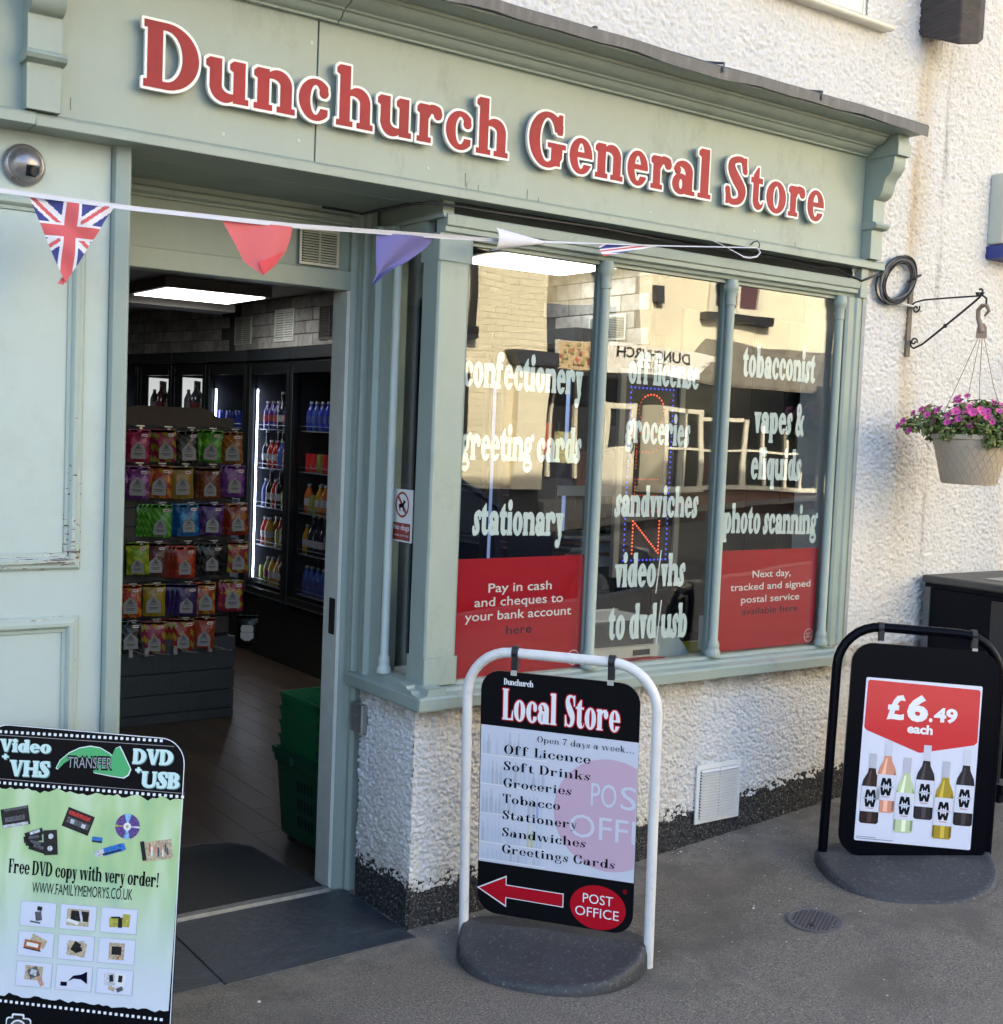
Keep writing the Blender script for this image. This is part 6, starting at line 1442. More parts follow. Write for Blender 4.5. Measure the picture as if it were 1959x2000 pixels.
# sweet display: slat wall unit with hooks and hanging bags
gd = thing('display_stand', 'dark slat display stand for hanging sweet bags with grey slatted foot and brown header board', 'display stand', (.2, 2.45, 0))
SLW = mat('slatwall', (.055, .050, .046), rough=.55, var=.12, vscale=12, stretch=(.3, 1, 4)); CAB = mat('stand_foot', (.050, .058, .064), rough=.5, var=.15, vscale=20, stretch=(4, 1, .4))
z = .0; edges = [.0, .050, .053, .150, .153, .260, .263, .430]
obj('side', MB().box(-1.1, .700, 2.44, 2.66, 0, .43), mat('stand_core', (.02, .02, .022), rough=.7), gd)
for a, c in ((.004, .051), (.057, .150), (.156, .259), (.265, .432)): obj('slat', MB().box(-1.1, .705, 2.425, 2.441, a, c), CAB, gd, bevel=.0012)
obj('back_board', MB().box(-1.1, .690, 2.50, 2.53, .43, 1.52), mat('stand_core', (.02, .02, .022)), gd)
zz = .44
while zz < 1.50:
    obj('slat', MB().box(-1.1, .695, 2.490, 2.501, zz, zz+.088), SLW, gd, bevel=.001); zz += .0945
obj('header_board', MB().loops([[(-1.1, 1.512), (.665, 1.512), (.56, 1.598), (.52, 1.612), (.18, 1.612), (.10, 1.59), (.05, 1.56), (-1.1, 1.56)]], 2.475, None, .006), mat('header_brown', (.085, .062, .045), rough=.7, var=.15, vscale=40, stretch=(1, 1, .2)), gd)
for r, zt in enumerate((1.507, 1.325, 1.130, .935, .728, .545)):
    obj('price_rail', MB().box(-1.0, .700, 2.446, 2.448, zt+.002, zt+.011), mat('rail_dark', (.03, .03, .032), rough=.5), gd)
HKM = mat('hook_steel', (.65, .66, .66), rough=.3, metal=.6)
BAGW, BAGH = .108, .163
def bag_mesh(main, pat, style):
    """pillow bag: crimped top and foot, printed pattern as coloured facets"""
    m = MB(); nx, nz = 12, 16; M1 = mat('bag_%s' % main, tuple(v*.72 for v in hexc(main)), rough=.36, coat=.2, bump=.006, bscale=38, var=.12, vscale=30); M2 = mat('bag_%s' % pat, tuple(v*.72 for v in hexc(pat)), rough=.36, coat=.2, bump=.006, bscale=38, var=.12, vscale=30)
    vs = []
    for side in (-1, 1):
        for j in range(nz+1):
            for i in range(nx+1):
                u, v = i/nx, j/nz; w = BAGW*(.5)*(1+.02*math.sin(v*9)); puff = .016*(math.sin(math.pi*u)**.6)*(math.sin(math.pi*min(1, max(0, (v-.04)/.86)))**.55)
                vs.append(((u-.5)*2*w, side*puff+.0012*math.sin(i*2.1+j*1.3), v*BAGH+.002*math.sin(i*1.9)*(v < .05)))
    fs = []; fm = []
    N = (nx+1)*(nz+1)
    for sidx in (0, 1):
        for j in range(nz):
            for i in range(nx):
                a = sidx*N+j*(nx+1)+i; f = (a, a+1, a+nx+2, a+nx+1); fs.append(f if sidx == 0 else f[::-1])
                q = {'tri': (i+j) % 6 < 3 and (j % 6 < 3 or i % 5 < 2), 'str': (i+j) % 4 == 0, 'dot': i % 3 == 1 and j % 3 == 1, 'dia': (abs((i % 6)-3)+abs((j % 6)-3)) < 3, 'pl': False}[style]
                fm.append(bool(q))
    for m_, flag_ in ((M1, False), (M2, True)):
        sel = [f for f, b_ in zip(fs, fm) if b_ == flag_]
        if flag_ is False: m.add(vs, sel, m_)
        elif sel: k = m._m(m_); m.f += sel; m.fm += [k]*len(sel)
    return m
LBL = mat('bag_label', (.30, .30, .30), rough=.5); LBK = mat('bag_print', (.05, .05, .06), rough=.5)
def label_mesh():
    m = MB(); o = [(-.034, .018), (.034, .018), (.034, .066), (.026, .080), (.012, .089), (.005, .100), (-.005, .100), (-.012, .089), (-.026, .080), (-.034, .066)]
    m.loops([o], -.0182, LBL); m.loops([[(-.015, .066), (.015, .066), (.002, .092), (-.002, .092)]], -.0186, mat('bag_tower', (.12, .12, .14), rough=.5)); put_sans(m, 'BONDS', -.018, .018, .056, .0075, -.0187, LBK, .01)
    put_sans(m, 'sweets', -.022, .022, .041, .007, -.0187, LBK) if False else m.loops([[(-.022, .042), (.022, .042), (.022, .046), (-.022, .046)], [(-.016, .035), (.016, .035), (.016, .0385), (-.016, .0385)]], -.0187, LBK)
    return m
lbl0 = None; tag0 = None
BAGS = [
 [(.150, 'b3164f', 'd8508a', 'dia', 'pink bag with pale pink diamonds'), (.290, 'a8184a', 'a39a1f', 'tri', 'pink and olive patterned bag'), (.410, '15130f', '6b5a3a', 'str', 'black striped bag'), (.525, '4c9a16', '7fc23a', 'dia', 'bright green bag'), (.646, '9a5a16', 'c98a3c', 'str', 'brown and gold bag')],
 [(.150, '7d2f86', 'c07ac4', 'dia', 'purple and lilac bag'), (.265, 'b8481a', 'd8962a', 'tri', 'orange bag with yellow facets'), (.385, 'b08a35', 'c8a550', 'pl', 'plain gold bag'), (.530, '7a3a16', 'b25e20', 'dot', 'brown and orange checked bag'), (.660, '74308c', 'a860b8', 'dia', 'purple bag with lilac diamonds')],
 [(.270, '4ea323', '8bd458', 'str', 'green bag with light green stripes'), (.420, '1769b0', '3aa0d8', 'dia', 'blue bag'), (.540, '4c2a78', '6e4a9a', 'tri', 'dark violet bag'), (.690, '9a2a12', 'b8742a', 'dia', 'red and bronze bag')],
 [(.165, '8ab01e', 'd2d23a', 'tri', 'lime and yellow bag'), (.255, '6a2c22', '8a4a3a', 'pl', 'maroon brown bag'), (.405, 'b0331a', 'd8552a', 'dia', 'orange red bag'), (.545, '0e0d0c', '55503c', 'str', 'black bag with thin pale stripes'), (.690, 'a82a2a', 'b0a82a', 'tri', 'red and yellow bag')],
 [(.130, 'c03a22', 'd8902a', 'tri', 'red bag with yellow facets'), (.250, 'b89a1e', 'd0b840', 'pl', 'golden yellow bag'), (.415, '3a2266', '4e3480', 'dot', 'deep purple bag'), (.515, 'b8501a', 'd8a02a', 'tri', 'amber and red bag'), (.668, 'b02448', 'c0b83a', 'dia', 'crimson and lime bag')],
 [(.135, '11100f', '5a564a', 'str', 'black bag with pale stripes'), (.255, 'a81e54', 'c8b02a', 'tri', 'magenta and yellow bag'), (.405, 'a82018', 'b8a02a', 'tri', 'red bag with yellow dots'), (.512, 'b0441e', 'c85a30', 'pl', 'plain orange red bag')]]
ROWN = ['top', 'second', 'third', 'fourth', 'fifth', 'bottom']
rb = random.Random(21)
for r, (zt, row) in enumerate(zip((1.507, 1.325, 1.130, .935, .728, .545), BAGS)):
    for k, (x, main, pat, st, lab) in enumerate(row):
        zj = rb.uniform(-.012, .004)-(.022 if (r, k) in ((3, 2),) else 0); x = x+.012
        t = thing('sweet_bag', '%s with grey label in the %s row of the stand' % (lab, ROWN[r]), 'sweet bag', (x, 2.415, zt-.004-BAGH+zj), (R(rb.uniform(-5, 3)), R(rb.uniform(-3, 3)), R(rb.uniform(-24, -6))))
        obj('bag', bag_mesh(main, pat, st), None, t, local=True, smooth=70)
        if lbl0 is None:
            lbl0 = obj('label', label_mesh(), LBL, t, local=True)
            m = MB().rrect(.012, .042, .128, .142, .006, -.0175, SIGNW); m.loops([[(.016, .1325), (.038, .1325), (.038, .1375), (.016, .1375)]], -.0179, KR); tag0 = obj('price_mark', m, SIGNW, t, local=True)
        else:
            for q in (lbl0, tag0):
                c = q.copy(); COL.objects.link(c); c.parent = t
                if q is lbl0: kx = rb.uniform(.86, 1.08); c.scale = (kx, 1, kx*rb.uniform(.95, 1.05)); c.location = (rb.uniform(-.004, .004), 0, rb.uniform(-.006, .006))
        # bags stacked behind on the same hook read as depth
        n_b = rb.choice([0, 1, 1, 2]) if (r, k) not in ((2, 0), (3, 2), (4, 2), (5, 2)) else 3
        for q in range(n_b):
            o = t.children[0].copy(); COL.objects.link(o); o.parent = None; o.name = 'sweet_bag'
            o.matrix_basis = Matrix.Translation((x-.014*(q+1), 2.415+.020*(q+1), zt-.004-BAGH+zj-.001*q)) @ Matrix.Rotation(R(-12+rb.uniform(-6, 6)), 4, 'Z')
            tag(o, '%s spare bag behind the %s in the %s row' % (['first', 'second', 'third'][q], lab, ROWN[r]), 'sweet bag', 'spare sweet bags behind the front ones')
        h = tag(obj('peg_hook', MB().box(x-.022, x+.018, 2.378, 2.379, zt+.001, zt+.007).tube([(x, 2.385, zt-.006), (x, 2.49, zt-.004)], .0022, 5).box(x-.007, x+.009, 2.379, 2.386, zt-.010, zt-.004), HKM), 'hook holding the %s, %s row' % (lab, ROWN[r]), 'hook')
for x, l in ((.155, 'left'), (.235, 'second'), (.385, 'third'), (.57, 'right')):
    tag(obj('peg_hook', MB().tube([(x, 2.49, .43), (x-.02, 2.43, .40), (x+.06, 2.36, .375)], .002, 5).tube([(x, 2.49, .415), (x+.03, 2.40, .372), (x+.09, 2.35, .372)], .002, 5).box(x-.02, x, 2.40, 2.42, .36, .40), HKM), 'empty steel hook, %s of those above the slatted foot of the stand' % l, 'hook')
t = thing('sweet_bag', 'black bag with white shield label hanging apart at the right end of the stand', 'sweet bag', (.785, 2.45, .37), (0, 0, R(-30)))
obj('bag', bag_mesh('0a0a0b', '121214', 'pl'), None, t, local=True, smooth=70); m = MB(); m.loops([[(-.030, .075), (.030, .075), (.034, .095), (.026, .112), (-.026, .112), (-.034, .095)], [(-.034, .045), (-.012, .028), (.012, .028), (.034, .045), (.034, .073), (-.034, .073)]], -.0182, mat('label_white', (.55, .56, .55), rough=.5)); obj('label', m, MATS['label_white'], t, local=True)

# baskets stacked inside the door
GB = mat('basket_green', (.008, .125, .045), rough=.38, var=.15, vscale=12); GB2 = mat('basket_green_dark', (.005, .060, .032), rough=.4)
BX0, BX1, BY0, BY1 = -.085, .235, .16, .62
for k, zt in enumerate((.560, .508, .456, .404)):
    t = thing('shopping_basket', '%s green shopping basket of the stack inside the door' % ['topmost', 'second from top', 'third from top', 'fourth from top'][k], 'basket', (.232, .345, zt), (0, 0, R(3)), 'green shopping baskets stacked by the door')
    o_, i_ = [(-.155, -.205), (.155, -.205), (.155, .205), (-.155, .205)], None
    m = MB(); vs = []
    for (s, zz) in ((1.0, 0), (1.0, -.012), (.985, -.012), (.955, -.052), (.90, -.19), (.88, -.19), (.935, -.05), (.968, -.006), (.968, 0)):
        vs += [(x*s, y*s, zz) for x, y in o_]
    fs = []
    for i in range(8):
        for q in range(4): fs.append((i*4+q, i*4+(q+1) % 4, (i+1)*4+(q+1) % 4, (i+1)*4+q))
    fs += [(32, 33, 1, 0)[::-1], (33, 34, 2, 1)[::-1], (34, 35, 3, 2)[::-1], (35, 32, 0, 3)[::-1]]
    m.add(vs, fs)
    obj('shell', m, GB, t, local=True, bevel=.003)
    obj('rib', MB().box(-.1545, -.1515, -.19, .19, -.022, -.018).box(-.15, .15, -.2045, -.2015, -.022, -.018), GB, t, local=True)
    obj('latch', MB().box(-.158, -.150, -.10, -.075, -.03, -.004), GB2, t, local=True)
    if k == 3:
        for q in range(13): obj('rib', MB().box(-.1475+.003, -.1415, -.17+.027*q, -.157+.027*q, -.125, -.058), GB2, t, local=True)
        for q in range(9): obj('rib', MB().box(-.13+.028*q, -.118+.028*q, -.196, -.190, -.125, -.058), GB2, t, local=True)
t = thing('shopping_basket', 'tall dark green wheeled basket with slots, holding the stack of baskets', 'basket', (.232, .345, 0), (0, 0, R(3)))
t.scale = (1, 1, .885)
vs = []; o_ = [(-.165, -.215), (.165, -.215), (.165, .215), (-.165, .215)]
for s, zz in ((1.03, .40), (1.03, .375), (1.0, .372), (1.0, .345), (.955, .34), (.86, .045), (.82, .035), (.80, .05), (.92, .35), (.965, .40)): vs += [(x*s, y*s, zz) for x, y in o_]
fs = [(i*4+q, i*4+(q+1) % 4, (i+1)*4+(q+1) % 4, (i+1)*4+q) for i in range(9) for q in range(4)]+[(36, 37, 1, 0)[::-1], (37, 38, 2, 1)[::-1], (38, 39, 3, 2)[::-1], (39, 36, 0, 3)[::-1], (28, 29, 30, 31)]
obj('shell', MB().add(vs, fs), GB2, t, local=True, bevel=.006)
for y in (-.10, .10): obj('handle_grip', MB().box(-.180, -.160, y-.035, y+.035, .355, .385), GB2, t, local=True, bevel=.004)
SLT = mat('slot_dark', (.002, .010, .006), rough=.8)
for (z0, z1) in ((.255, .30), (.175, .225), (.105, .15)):
    for q in range(5):
        y = -.06+.024*q; xx = -.1565+(.34-(z0+z1)/2)*.049+.0
        obj('slot', MB().add([(xx-.0035, y, z0), (xx-.0035, y+.011, z0), (xx-.0075, y+.011, z1), (xx-.0075, y, z1)], [(0, 3, 2, 1)]), SLT, t, local=True)
        x = -.06+.024*q; y_ = -.2035+(.34-(z0+z1)/2)*.064
        obj('slot', MB().add([(x, y_-.0035, z0), (x+.011, y_-.0035, z0), (x+.011, y_-.0085, z1), (x, y_-.0085, z1)], [(0, 1, 2, 3)]), SLT, t, local=True)
for x, y in ((-.11, -.15), (.11, -.15), (-.11, .15), (.11, .15)): wh = obj('wheel', MB().lathe([(.02, -.008), (.024, -.004), (.024, .004), (.02, .008)], (0, 0, 0), 14, None, 'y'), BLACK, t, local=True); wh.location = (x, y, .024)
mt = thing('door_mat', 'dark ribbed door mat lying inside the doorway', 'door mat', (-.4, .3, 0))
obj('mat', MB().add([(-1.0, .020, .0015), (-.020, .020, .0015), (-.055, .48, .0015), (-.115, .565, .0015), (-.20, .60, .0015), (-1.0, .60, .0015), (-1.0, .020, .009), (-.020, .020, .009), (-.055, .48, .009), (-.115, .565, .009), (-.20, .60, .009), (-1.0, .60, .009)], [(6, 7, 8, 9, 10, 11), (0, 1, 7, 6), (1, 2, 8, 7), (2, 3, 9, 8), (3, 4, 10, 9), (4, 5, 11, 10), (5, 0, 6, 11)]), mat('mat_fibre', (.035, .036, .032), rough=.95, var=.25, vscale=60, bump=.003, bscale=160), mt)
obj('edging', MB().tube([(-1.0, .60, .008), (-.20, .60, .008), (-.115, .565, .008), (-.055, .48, .008), (-.020, .02, .008)], .005, 5), mat('mat_edge', (.05, .05, .047), rough=.7), mt)

# things standing behind the window
t = thing('led_sign', 'upright dark framed LED sign spelling open in red dots with blue border', 'sign', (1.18, -.2, 1.39))
obj('frame', MB().box(1.02, 1.045, -.20, -.18, 1.04, 1.80).box(1.315, 1.34, -.20, -.18, 1.04, 1.80).box(1.045, 1.315, -.20, -.18, 1.775, 1.80).box(1.045, 1.315, -.20, -.18, 1.04, 1.065), mat('led_frame', (.22, .20, .17), rough=.5), t)
obj('panel', MB().box(1.045, 1.315, -.19, -.185, 1.065, 1.775), mat('led_board', (.025, .022, .022), rough=.3), t)
LR = mat('led_red', (.9, .2, .1), emit=(1, .12, .05), es=.42); LB_ = mat('led_blue', (.1, .1, .9), emit=(.10, .13, 1), es=.32)
dots_r, dots_b, dots_f = MB(), MB(), MB()
def dot(mb, x, z): mb.add([(x-.0030, -.1925, z-.0030), (x+.0030, -.1925, z-.0030), (x+.0030, -.1925, z+.0030), (x-.0030, -.1925, z+.0030), (x, -.196, z)], [(0, 1, 4), (1, 2, 4), (2, 3, 4), (3, 0, 4)])
def dline(mb, a, b_, s=.0125):
    n = max(1, int(math.hypot(b_[0]-a[0], b_[1]-a[1])/s))
    for i in range(n+1): dot(mb, a[0]+(b_[0]-a[0])*i/n, a[1]+(b_[1]-a[1])*i/n)
bx0, bx1, bz0, bz1 = 1.075, 1.285, 1.10, 1.735
for a, b_ in (((bx0, bz0), (bx1, bz0)), ((bx1, bz0), (bx1, bz1)), ((bx1, bz1), (bx0, bz1)), ((bx0, bz1), (bx0, bz0))): dline(dots_b, a, b_, .019)
lx0, lx1 = 1.115, 1.245
for i in range(26):
    a = 2*math.pi*i/26; dot(dots_f if i > 9 else dots_r, 1.18+.062*math.cos(a), 1.655+.058*math.sin(a))
dline(dots_f, (lx0, 1.44), (lx0, 1.57)); [dot(dots_f, lx0+.06+.055*math.cos(a), 1.535+.036*math.sin(a)) for a in np.linspace(-1.6, 1.6, 9)]; dline(dots_f, (lx0, 1.572), (lx0+.06, 1.572)); dline(dots_f, (lx0, 1.50), (lx0+.06, 1.50))
dline(dots_f, (lx0, 1.28), (lx0, 1.40)); [dline(dots_f, (lx0, z), (lx1-.02, z)) for z in (1.28, 1.34, 1.40)]
dline(dots_r, (lx0, 1.125), (lx0, 1.245)); dline(dots_r, (lx0, 1.245), (lx1, 1.125)); dline(dots_r, (lx1, 1.125), (lx1, 1.245))
obj('red_dots', dots_r, LR, t, kind='stuff'); obj('faint_red_dots', dots_f, mat('led_red_faint', (.5, .1, .06), emit=(1, .12, .05), es=.10), t, kind='stuff'); obj('blue_dots', dots_b, LB_, t, kind='stuff')  # faint letters: wash-out by the window reflection is put into their dim glow
t = thing('price_sign', 'dark red hexagonal price sign reading 4.79 hanging behind the middle window pane', 'sign', (1.6, .1, 1.7))
obj('board', MB().loops([[(1.43, 1.80), (1.76, 1.80), (1.80, 1.68), (1.72, 1.58), (1.48, 1.60), (1.40, 1.70)]], .10, None, .004), mat('dark_red', (.16, .008, .012), rough=.4), t)
m = MB(); put_sans(m, '4', 1.56, 1.635, 1.66, .075, .0985, mat('dim_white', (.45, .45, .50), rough=.5), .03); put_sans(m, '.79', 1.645, 1.755, 1.66, .045, .0985, MATS['dim_white'], .03); obj('lettering', m, MATS['dim_white'], t)
gt = thing('display_backing', 'black panelled backing standing behind the right window pane', 'display panel', (1.7, -.12, .8))
for k in range(4): obj('panel', MB().box(1.372+.194*k, 1.562+.194*k, -.14, -.12, .80, 2.05), mat('panel_dark', (.014, .013, .013), rough=.35), gt, bevel=.002)
ct = thing('counter', 'pale window counter ledge behind the glass', 'counter', (.9, -.2, .7))
obj('top', MB().box(.10, 1.96, -.38, -.02, .700, .742), mat('counter_pale', (.42, .41, .38), rough=.5, var=.1), ct, bevel=.003)
obj('front', MB().box(.95, 1.96, .30, .34, 0, .90), mat('counter_grey', (.16, .15, .14), rough=.6), ct)
t = thing('till_printer', 'white counter machine with round mark standing behind the middle pane', 'machine', (.97, -.2, .745))
obj('body', MB().extrude([(-.33, .743), (-.33, .805), (-.28, .90), (-.10, .90), (-.10, .743)], .80, 1.135, 'x'), mat('machine_white', (.60, .59, .56), rough=.4), t, bevel=.008)
obj('screen', MB().box(.83, 1.11, -.34, -.31, .815, .90), mat('machine_grey', (.14, .14, .14), rough=.3), t, bevel=.003); obj('label', MB().box(1.02, 1.10, -.3325, -.331, .775, .795), DGREY, t)
t = thing('paper_tray', 'red plastic tray lying on the ledge behind the middle pane', 'tray', (1.0, -.35, .745)); obj('tray', MB().extrude([(.80, -.385), (1.12, -.385), (1.09, -.345), (.82, -.345)], .743, .770, 'z'), mat('tray_red', (.42, .02, .03), rough=.4), t, bevel=.005)
t = thing('screen_guard', 'curved frosted plastic guard behind the middle pane', 'guard', (1.2, -.3, .745)); obj('guard', MB().loops([[(1.14, .745), (1.34, .745), (1.30, .79), (1.25, .84), (1.19, .865), (1.14, .87)]], -.30, None, .006), mat('frosted', (.45, .52, .58), rough=.4), t)
t = thing('slotted_rack', 'white slotted plastic rack behind the second window column', 'rack', (1.49, -.25, .745))
obj('frame', MB().box(1.43, 1.445, -.26, -.24, .745, .885).box(1.545, 1.56, -.26, -.24, .745, .885).box(1.49, 1.498, -.26, -.24, .745, .885), mat('rack_white', (.65, .66, .66), rough=.4), t)
for k in range(9): obj('bar', MB().box(1.445, 1.545, -.258, -.244, .748+.016*k, .755+.016*k), MATS['rack_white'], t)
t = thing('yellow_bowl', 'yellow plastic bowl rim peeping over the window ledge', 'bowl', (1.38, -.30, .745)); obj('bowl', MB().lathe([(.03, 0), (.085, .03), (.09, .034), (.082, .032), (.03, .006)], (1.39, -.27, .743), 24), mat('yellow_plastic', (.50, .42, .03), rough=.4), t, smooth=50)
ns = thing('newspaper_rack', 'shelf rack of newspapers and crisps seen through the left of the middle pane', 'newspaper rack', (1.35, .45, 0))
for z in (.74, 1.04, 1.33): obj('shelf', MB().box(1.10, 1.62, .26, .55, z-.02, z).box(1.10, 1.62, .255, .262, z-.02, z+.02), mat('rack_edge', (.42, .44, .45), rough=.4), ns)
obj('upright', MB().box(1.09, 1.10, .25, .56, 0, 1.6).box(1.62, 1.63, .25, .56, 0, 1.6), DGREY, ns)
NP = [mat('newsprint_%d' % i, c, rough=.7, var=.3, vscale=25) for i, c in enumerate([(.42, .41, .38), (.35, .33, .30), (.30, .16, .08), (.38, .40, .42)])]
for k in range(9):
    o = tag(obj('newspaper', MB().box(-.13, .13, -.12, .12, 0, .010), NP[k % 4]), ['folded newspaper at the bottom of the pile on the rack', 'grey newspaper low in the pile on the rack', 'newspaper with orange picture low in the pile on the rack', 'pale newspaper midway up the pile on the rack', 'newspaper just above the middle of the pile on the rack', 'dull grey newspaper in the upper pile on the rack', 'newspaper with brown picture near the top of the pile', 'newspaper second from the top of the rack pile', 'topmost newspaper of the pile on the rack'][k], 'newspaper')
    o.location = (1.35+rb.uniform(-.03, .05), .40, 1.042+.0115*k); o.rotation_euler = (0, 0, R(rb.uniform(-9, 9)))
for k, (x, c, nm) in enumerate(((1.20, '7a1614', 'red'), (1.33, 'a07a1a', 'gold'), (1.46, '2c6a22', 'green'), (1.56, '24408a', 'blue'))):
    for zi, z in enumerate((.745, 1.335)):
        t = thing('crisp_bag', '%s crisp bag standing on the %s shelf of the newspaper rack' % (nm, ['bottom', 'top'][zi]), 'crisp bag', (x, .35, z), (0, 0, R(rb.uniform(-25, 10)))); obj('bag', bag_mesh(c if zi == 0 else 'a04a1a' if k % 2 else '2a3a6a', 'b09a4a', 'pl'), None, t, local=True, smooth=70)
# ---------------------------------------------------------------- across the street (seen mirrored in the window)
CRB = mat('cream_brick_paint', (.76, .67, .46), rough=.7, var=.05, vscale=2.5)
def brick_bump(m, sx=.225, sz=.075, dist=.012):
    n = m.node_tree.nodes; l = m.node_tree.links; b = n['Principled BSDF']; g = n.new('ShaderNodeNewGeometry'); s = n.new('ShaderNodeSeparateXYZ'); l.new(g.outputs['Position'], s.inputs[0]); c = n.new('ShaderNodeCombineXYZ'); l.new(s.outputs[0], c.inputs[0]); l.new(s.outputs[2], c.inputs[1])
    t = n.new('ShaderNodeTexBrick'); t.inputs['Scale'].default_value = 1; t.inputs['Brick Width'].default_value = sx; t.inputs['Row Height'].default_value = sz; t.inputs['Mortar Size'].default_value = .006; t.inputs['Mortar Smooth'].default_value = .6; l.new(c.outputs[0], t.inputs['Vector'])
    bp = n.new('ShaderNodeBump'); bp.inputs['Distance'].default_value = dist; bp.invert = True; l.new(t.outputs['Fac'], bp.inputs['Height']); l.new(bp.outputs[0], b.inputs['Normal']); return t
brick_bump(CRB)
CRR = mat('cream_render', (.76, .68, .48), rough=.75, var=.05, vscale=3, bump=.012, bscale=9)
REDB = mat('red_brick', (.19, .085, .05), rough=.8, var=.25, vscale=6); brick_bump(REDB)
CRW = mat('cream_woodwork', (.66, .61, .46), rough=.4); BKP = mat('black_paint', (.015, .014, .013), rough=.4, bump=.006, bscale=30); DSH = mat('shop_dark', (.035, .035, .04), rough=.4)
DG = mat('dark_glazing', (.02, .022, .025), rough=.12); FY = -9.0
G = lambda x: float(ground_z(x))
A = thing('brick_house', 'cream painted brick house across the street with black downpipe, mirrored in the left pane', 'house', (5.5, FY, G(5)))
obj('wall', MB().box(1.5, 7.07, FY-6, FY, .3, 7.5), CRB, A); obj('plinth', MB().box(1.5, 7.075, FY-6, FY+.02, -.2, .86), mat('far_plinth', (.05, .045, .04), rough=.8), A)
obj('downpipe', MB().tube([(5.94, FY+.07, 2.62), (5.94, FY+.07, 6.8)], .045, 10).box(5.70, 6.0, FY+.01, FY+.13, 2.60, 2.74), BKP, A)
obj('downpipe', MB().tube([(5.87, FY+.07, 2.16), (5.87, FY+.07, 1.35), (5.80, FY+.07, 1.28)], .04, 10).box(5.66, 5.90, FY+.01, FY+.13, 2.13, 2.21), BKP, A)
for x0, x1, z0, z1 in ((4.5, 5.4, 2.9, 4.2), (4.4, 5.4, .95, 2.2), (2.3, 3.3, 2.9, 4.2), (2.2, 3.4, .9, 2.2)):
    w_ = obj('window', MB().box(x0, x1, FY-.02, FY+.03, z0, z0+.07).box(x0, x1, FY-.02, FY+.03, z1-.07, z1).box(x0, x0+.07, FY-.02, FY+.03, z0+.07, z1-.07).box(x1-.07, x1, FY-.02, FY+.03, z0+.07, z1-.07), CRW, A); obj('pane', MB().box(x0+.07, x1-.07, FY-.01, FY+.006, z0+.07, z1-.07), DG, w_)
obj('roof', MB().extrude([(FY+.35, 7.45), (FY-3, 9.6), (FY-6.3, 7.45)], 1.2, 7.4, 'x'), SLATE, A)
B = thing('rendered_house', 'cream rendered house across the street above slate canopy, mirrored in the right pane', 'house', (11, FY, G(11)))
obj('wall', MB().box(8.50, 17, FY-6, FY, 2.60, 7.8).box(12.9, 17, FY-6, FY, .4, 2.6), CRR, B); obj('roof', MB().extrude([(FY+.35, 7.75), (FY-3, 9.8), (FY-6.3, 7.75)], 8.3, 17.3, 'x'), SLATE, B)
for x0, x1 in ((9.72, 10.66), (12.4, 13.4)):
    w_ = obj('window', MB().box(x0, x1, FY-.02, FY+.04, 3.24, 3.33).box(x0, x1, FY-.02, FY+.04, 4.3, 4.4).box(x0, x0+.09, FY-.02, FY+.04, 3.33, 4.3).box(x1-.09, x1, FY-.02, FY+.04, 3.33, 4.3).box((x0+x1)/2-.03, (x0+x1)/2+.03, FY-.02, FY+.03, 3.33, 4.3), CRW, B)
    obj('pane', MB().box(x0+.09, x1-.09, FY-.01, FY+.008, 3.33, 4.3), mat('plum_blind', (.10, .045, .05), rough=.2), w_); obj('sill', MB().box(x0-.1, x1+.14, FY, FY+.12, 3.13, 3.24), BKP, w_)
obj('alarm_box', MB().box(8.72, 8.86, FY, FY+.08, 3.28, 3.50), DGREY, B)
obj('canopy', MB().add([(9.75, FY, 2.88), (17, FY, 2.86), (17, FY+.40, 2.32), (9.50, FY+.40, 2.32), (9.15, FY+.01, 2.36), (9.40, FY, 2.30), (17, FY, 2.28), (17, FY+.40, 2.28), (9.50, FY+.40, 2.28)], [(0, 1, 2, 3), (0, 3, 4), (3, 2, 7, 8), (5, 6, 7, 8), (4, 3, 8)]), mat('stone_slates', (.13, .115, .085), rough=.8, var=.5, vscale=7, bump=.03, bscale=8), B)
Cc = thing('pizza_shop', 'low takeaway shop with cream fascia across the street, mirrored in the middle pane', 'shop', (8.5, FY, G(8.5)))
obj('wall', MB().box(7.08, 9.4, FY-.45, FY-.35, .4, 2.4).box(7.08, 8.49, FY-3, FY-.5, 2.6, 3.2), DSH, Cc)
obj('fascia', MB().box(7.10, 9.76, FY+.12, FY+.20, 2.33, 2.66), mat('sign_cream', (.80, .76, .64), rough=.4), Cc)
m = MB(Matrix.Translation((0, FY+.204, 0)) @ Matrix.Diagonal((-1, -1, 1, 1)))     # faces the street (+Y)
FG_ = mat('fascia_text', (.015, .012, .012), rough=.5)
put_sans(m, 'DUNCHURCH', -9.25, -7.92, 2.50, .12, 0, FG_, .02); put_sans(m, 'PIZZA PLACE', -8.86, -8.20, 2.40, .07, 0, FG_); put_sans(m, '01788 810000', -8.83, -8.25, 2.345, .045, 0, FG_)
PZ = [mat('pizza_%d' % i, c, rough=.6) for i, c in enumerate([(.55, .40, .22), (.42, .10, .06), (.30, .32, .10)])]
m.loops([[(-7.72, 2.335), (-7.105, 2.335), (-7.105, 2.655), (-7.80, 2.655)]], -.002, PZ[0])
for k in range(46): m.disc(-rp.uniform(7.13, 7.70), rp.uniform(2.37, 2.63), .025, .022, -.004-.0005*k, PZ[k % 3], 8)
for k in range(14): a_ = rp.uniform(0, 6.28); m.loops([[(-9.58+.12*math.cos(a_), 2.49+.09*math.sin(a_)), (-9.56+.12*math.cos(a_), 2.50+.09*math.sin(a_)), (-9.57, 2.50)]], -.003-.0004*k, FG_)
obj('lettering', m, FG_, Cc)
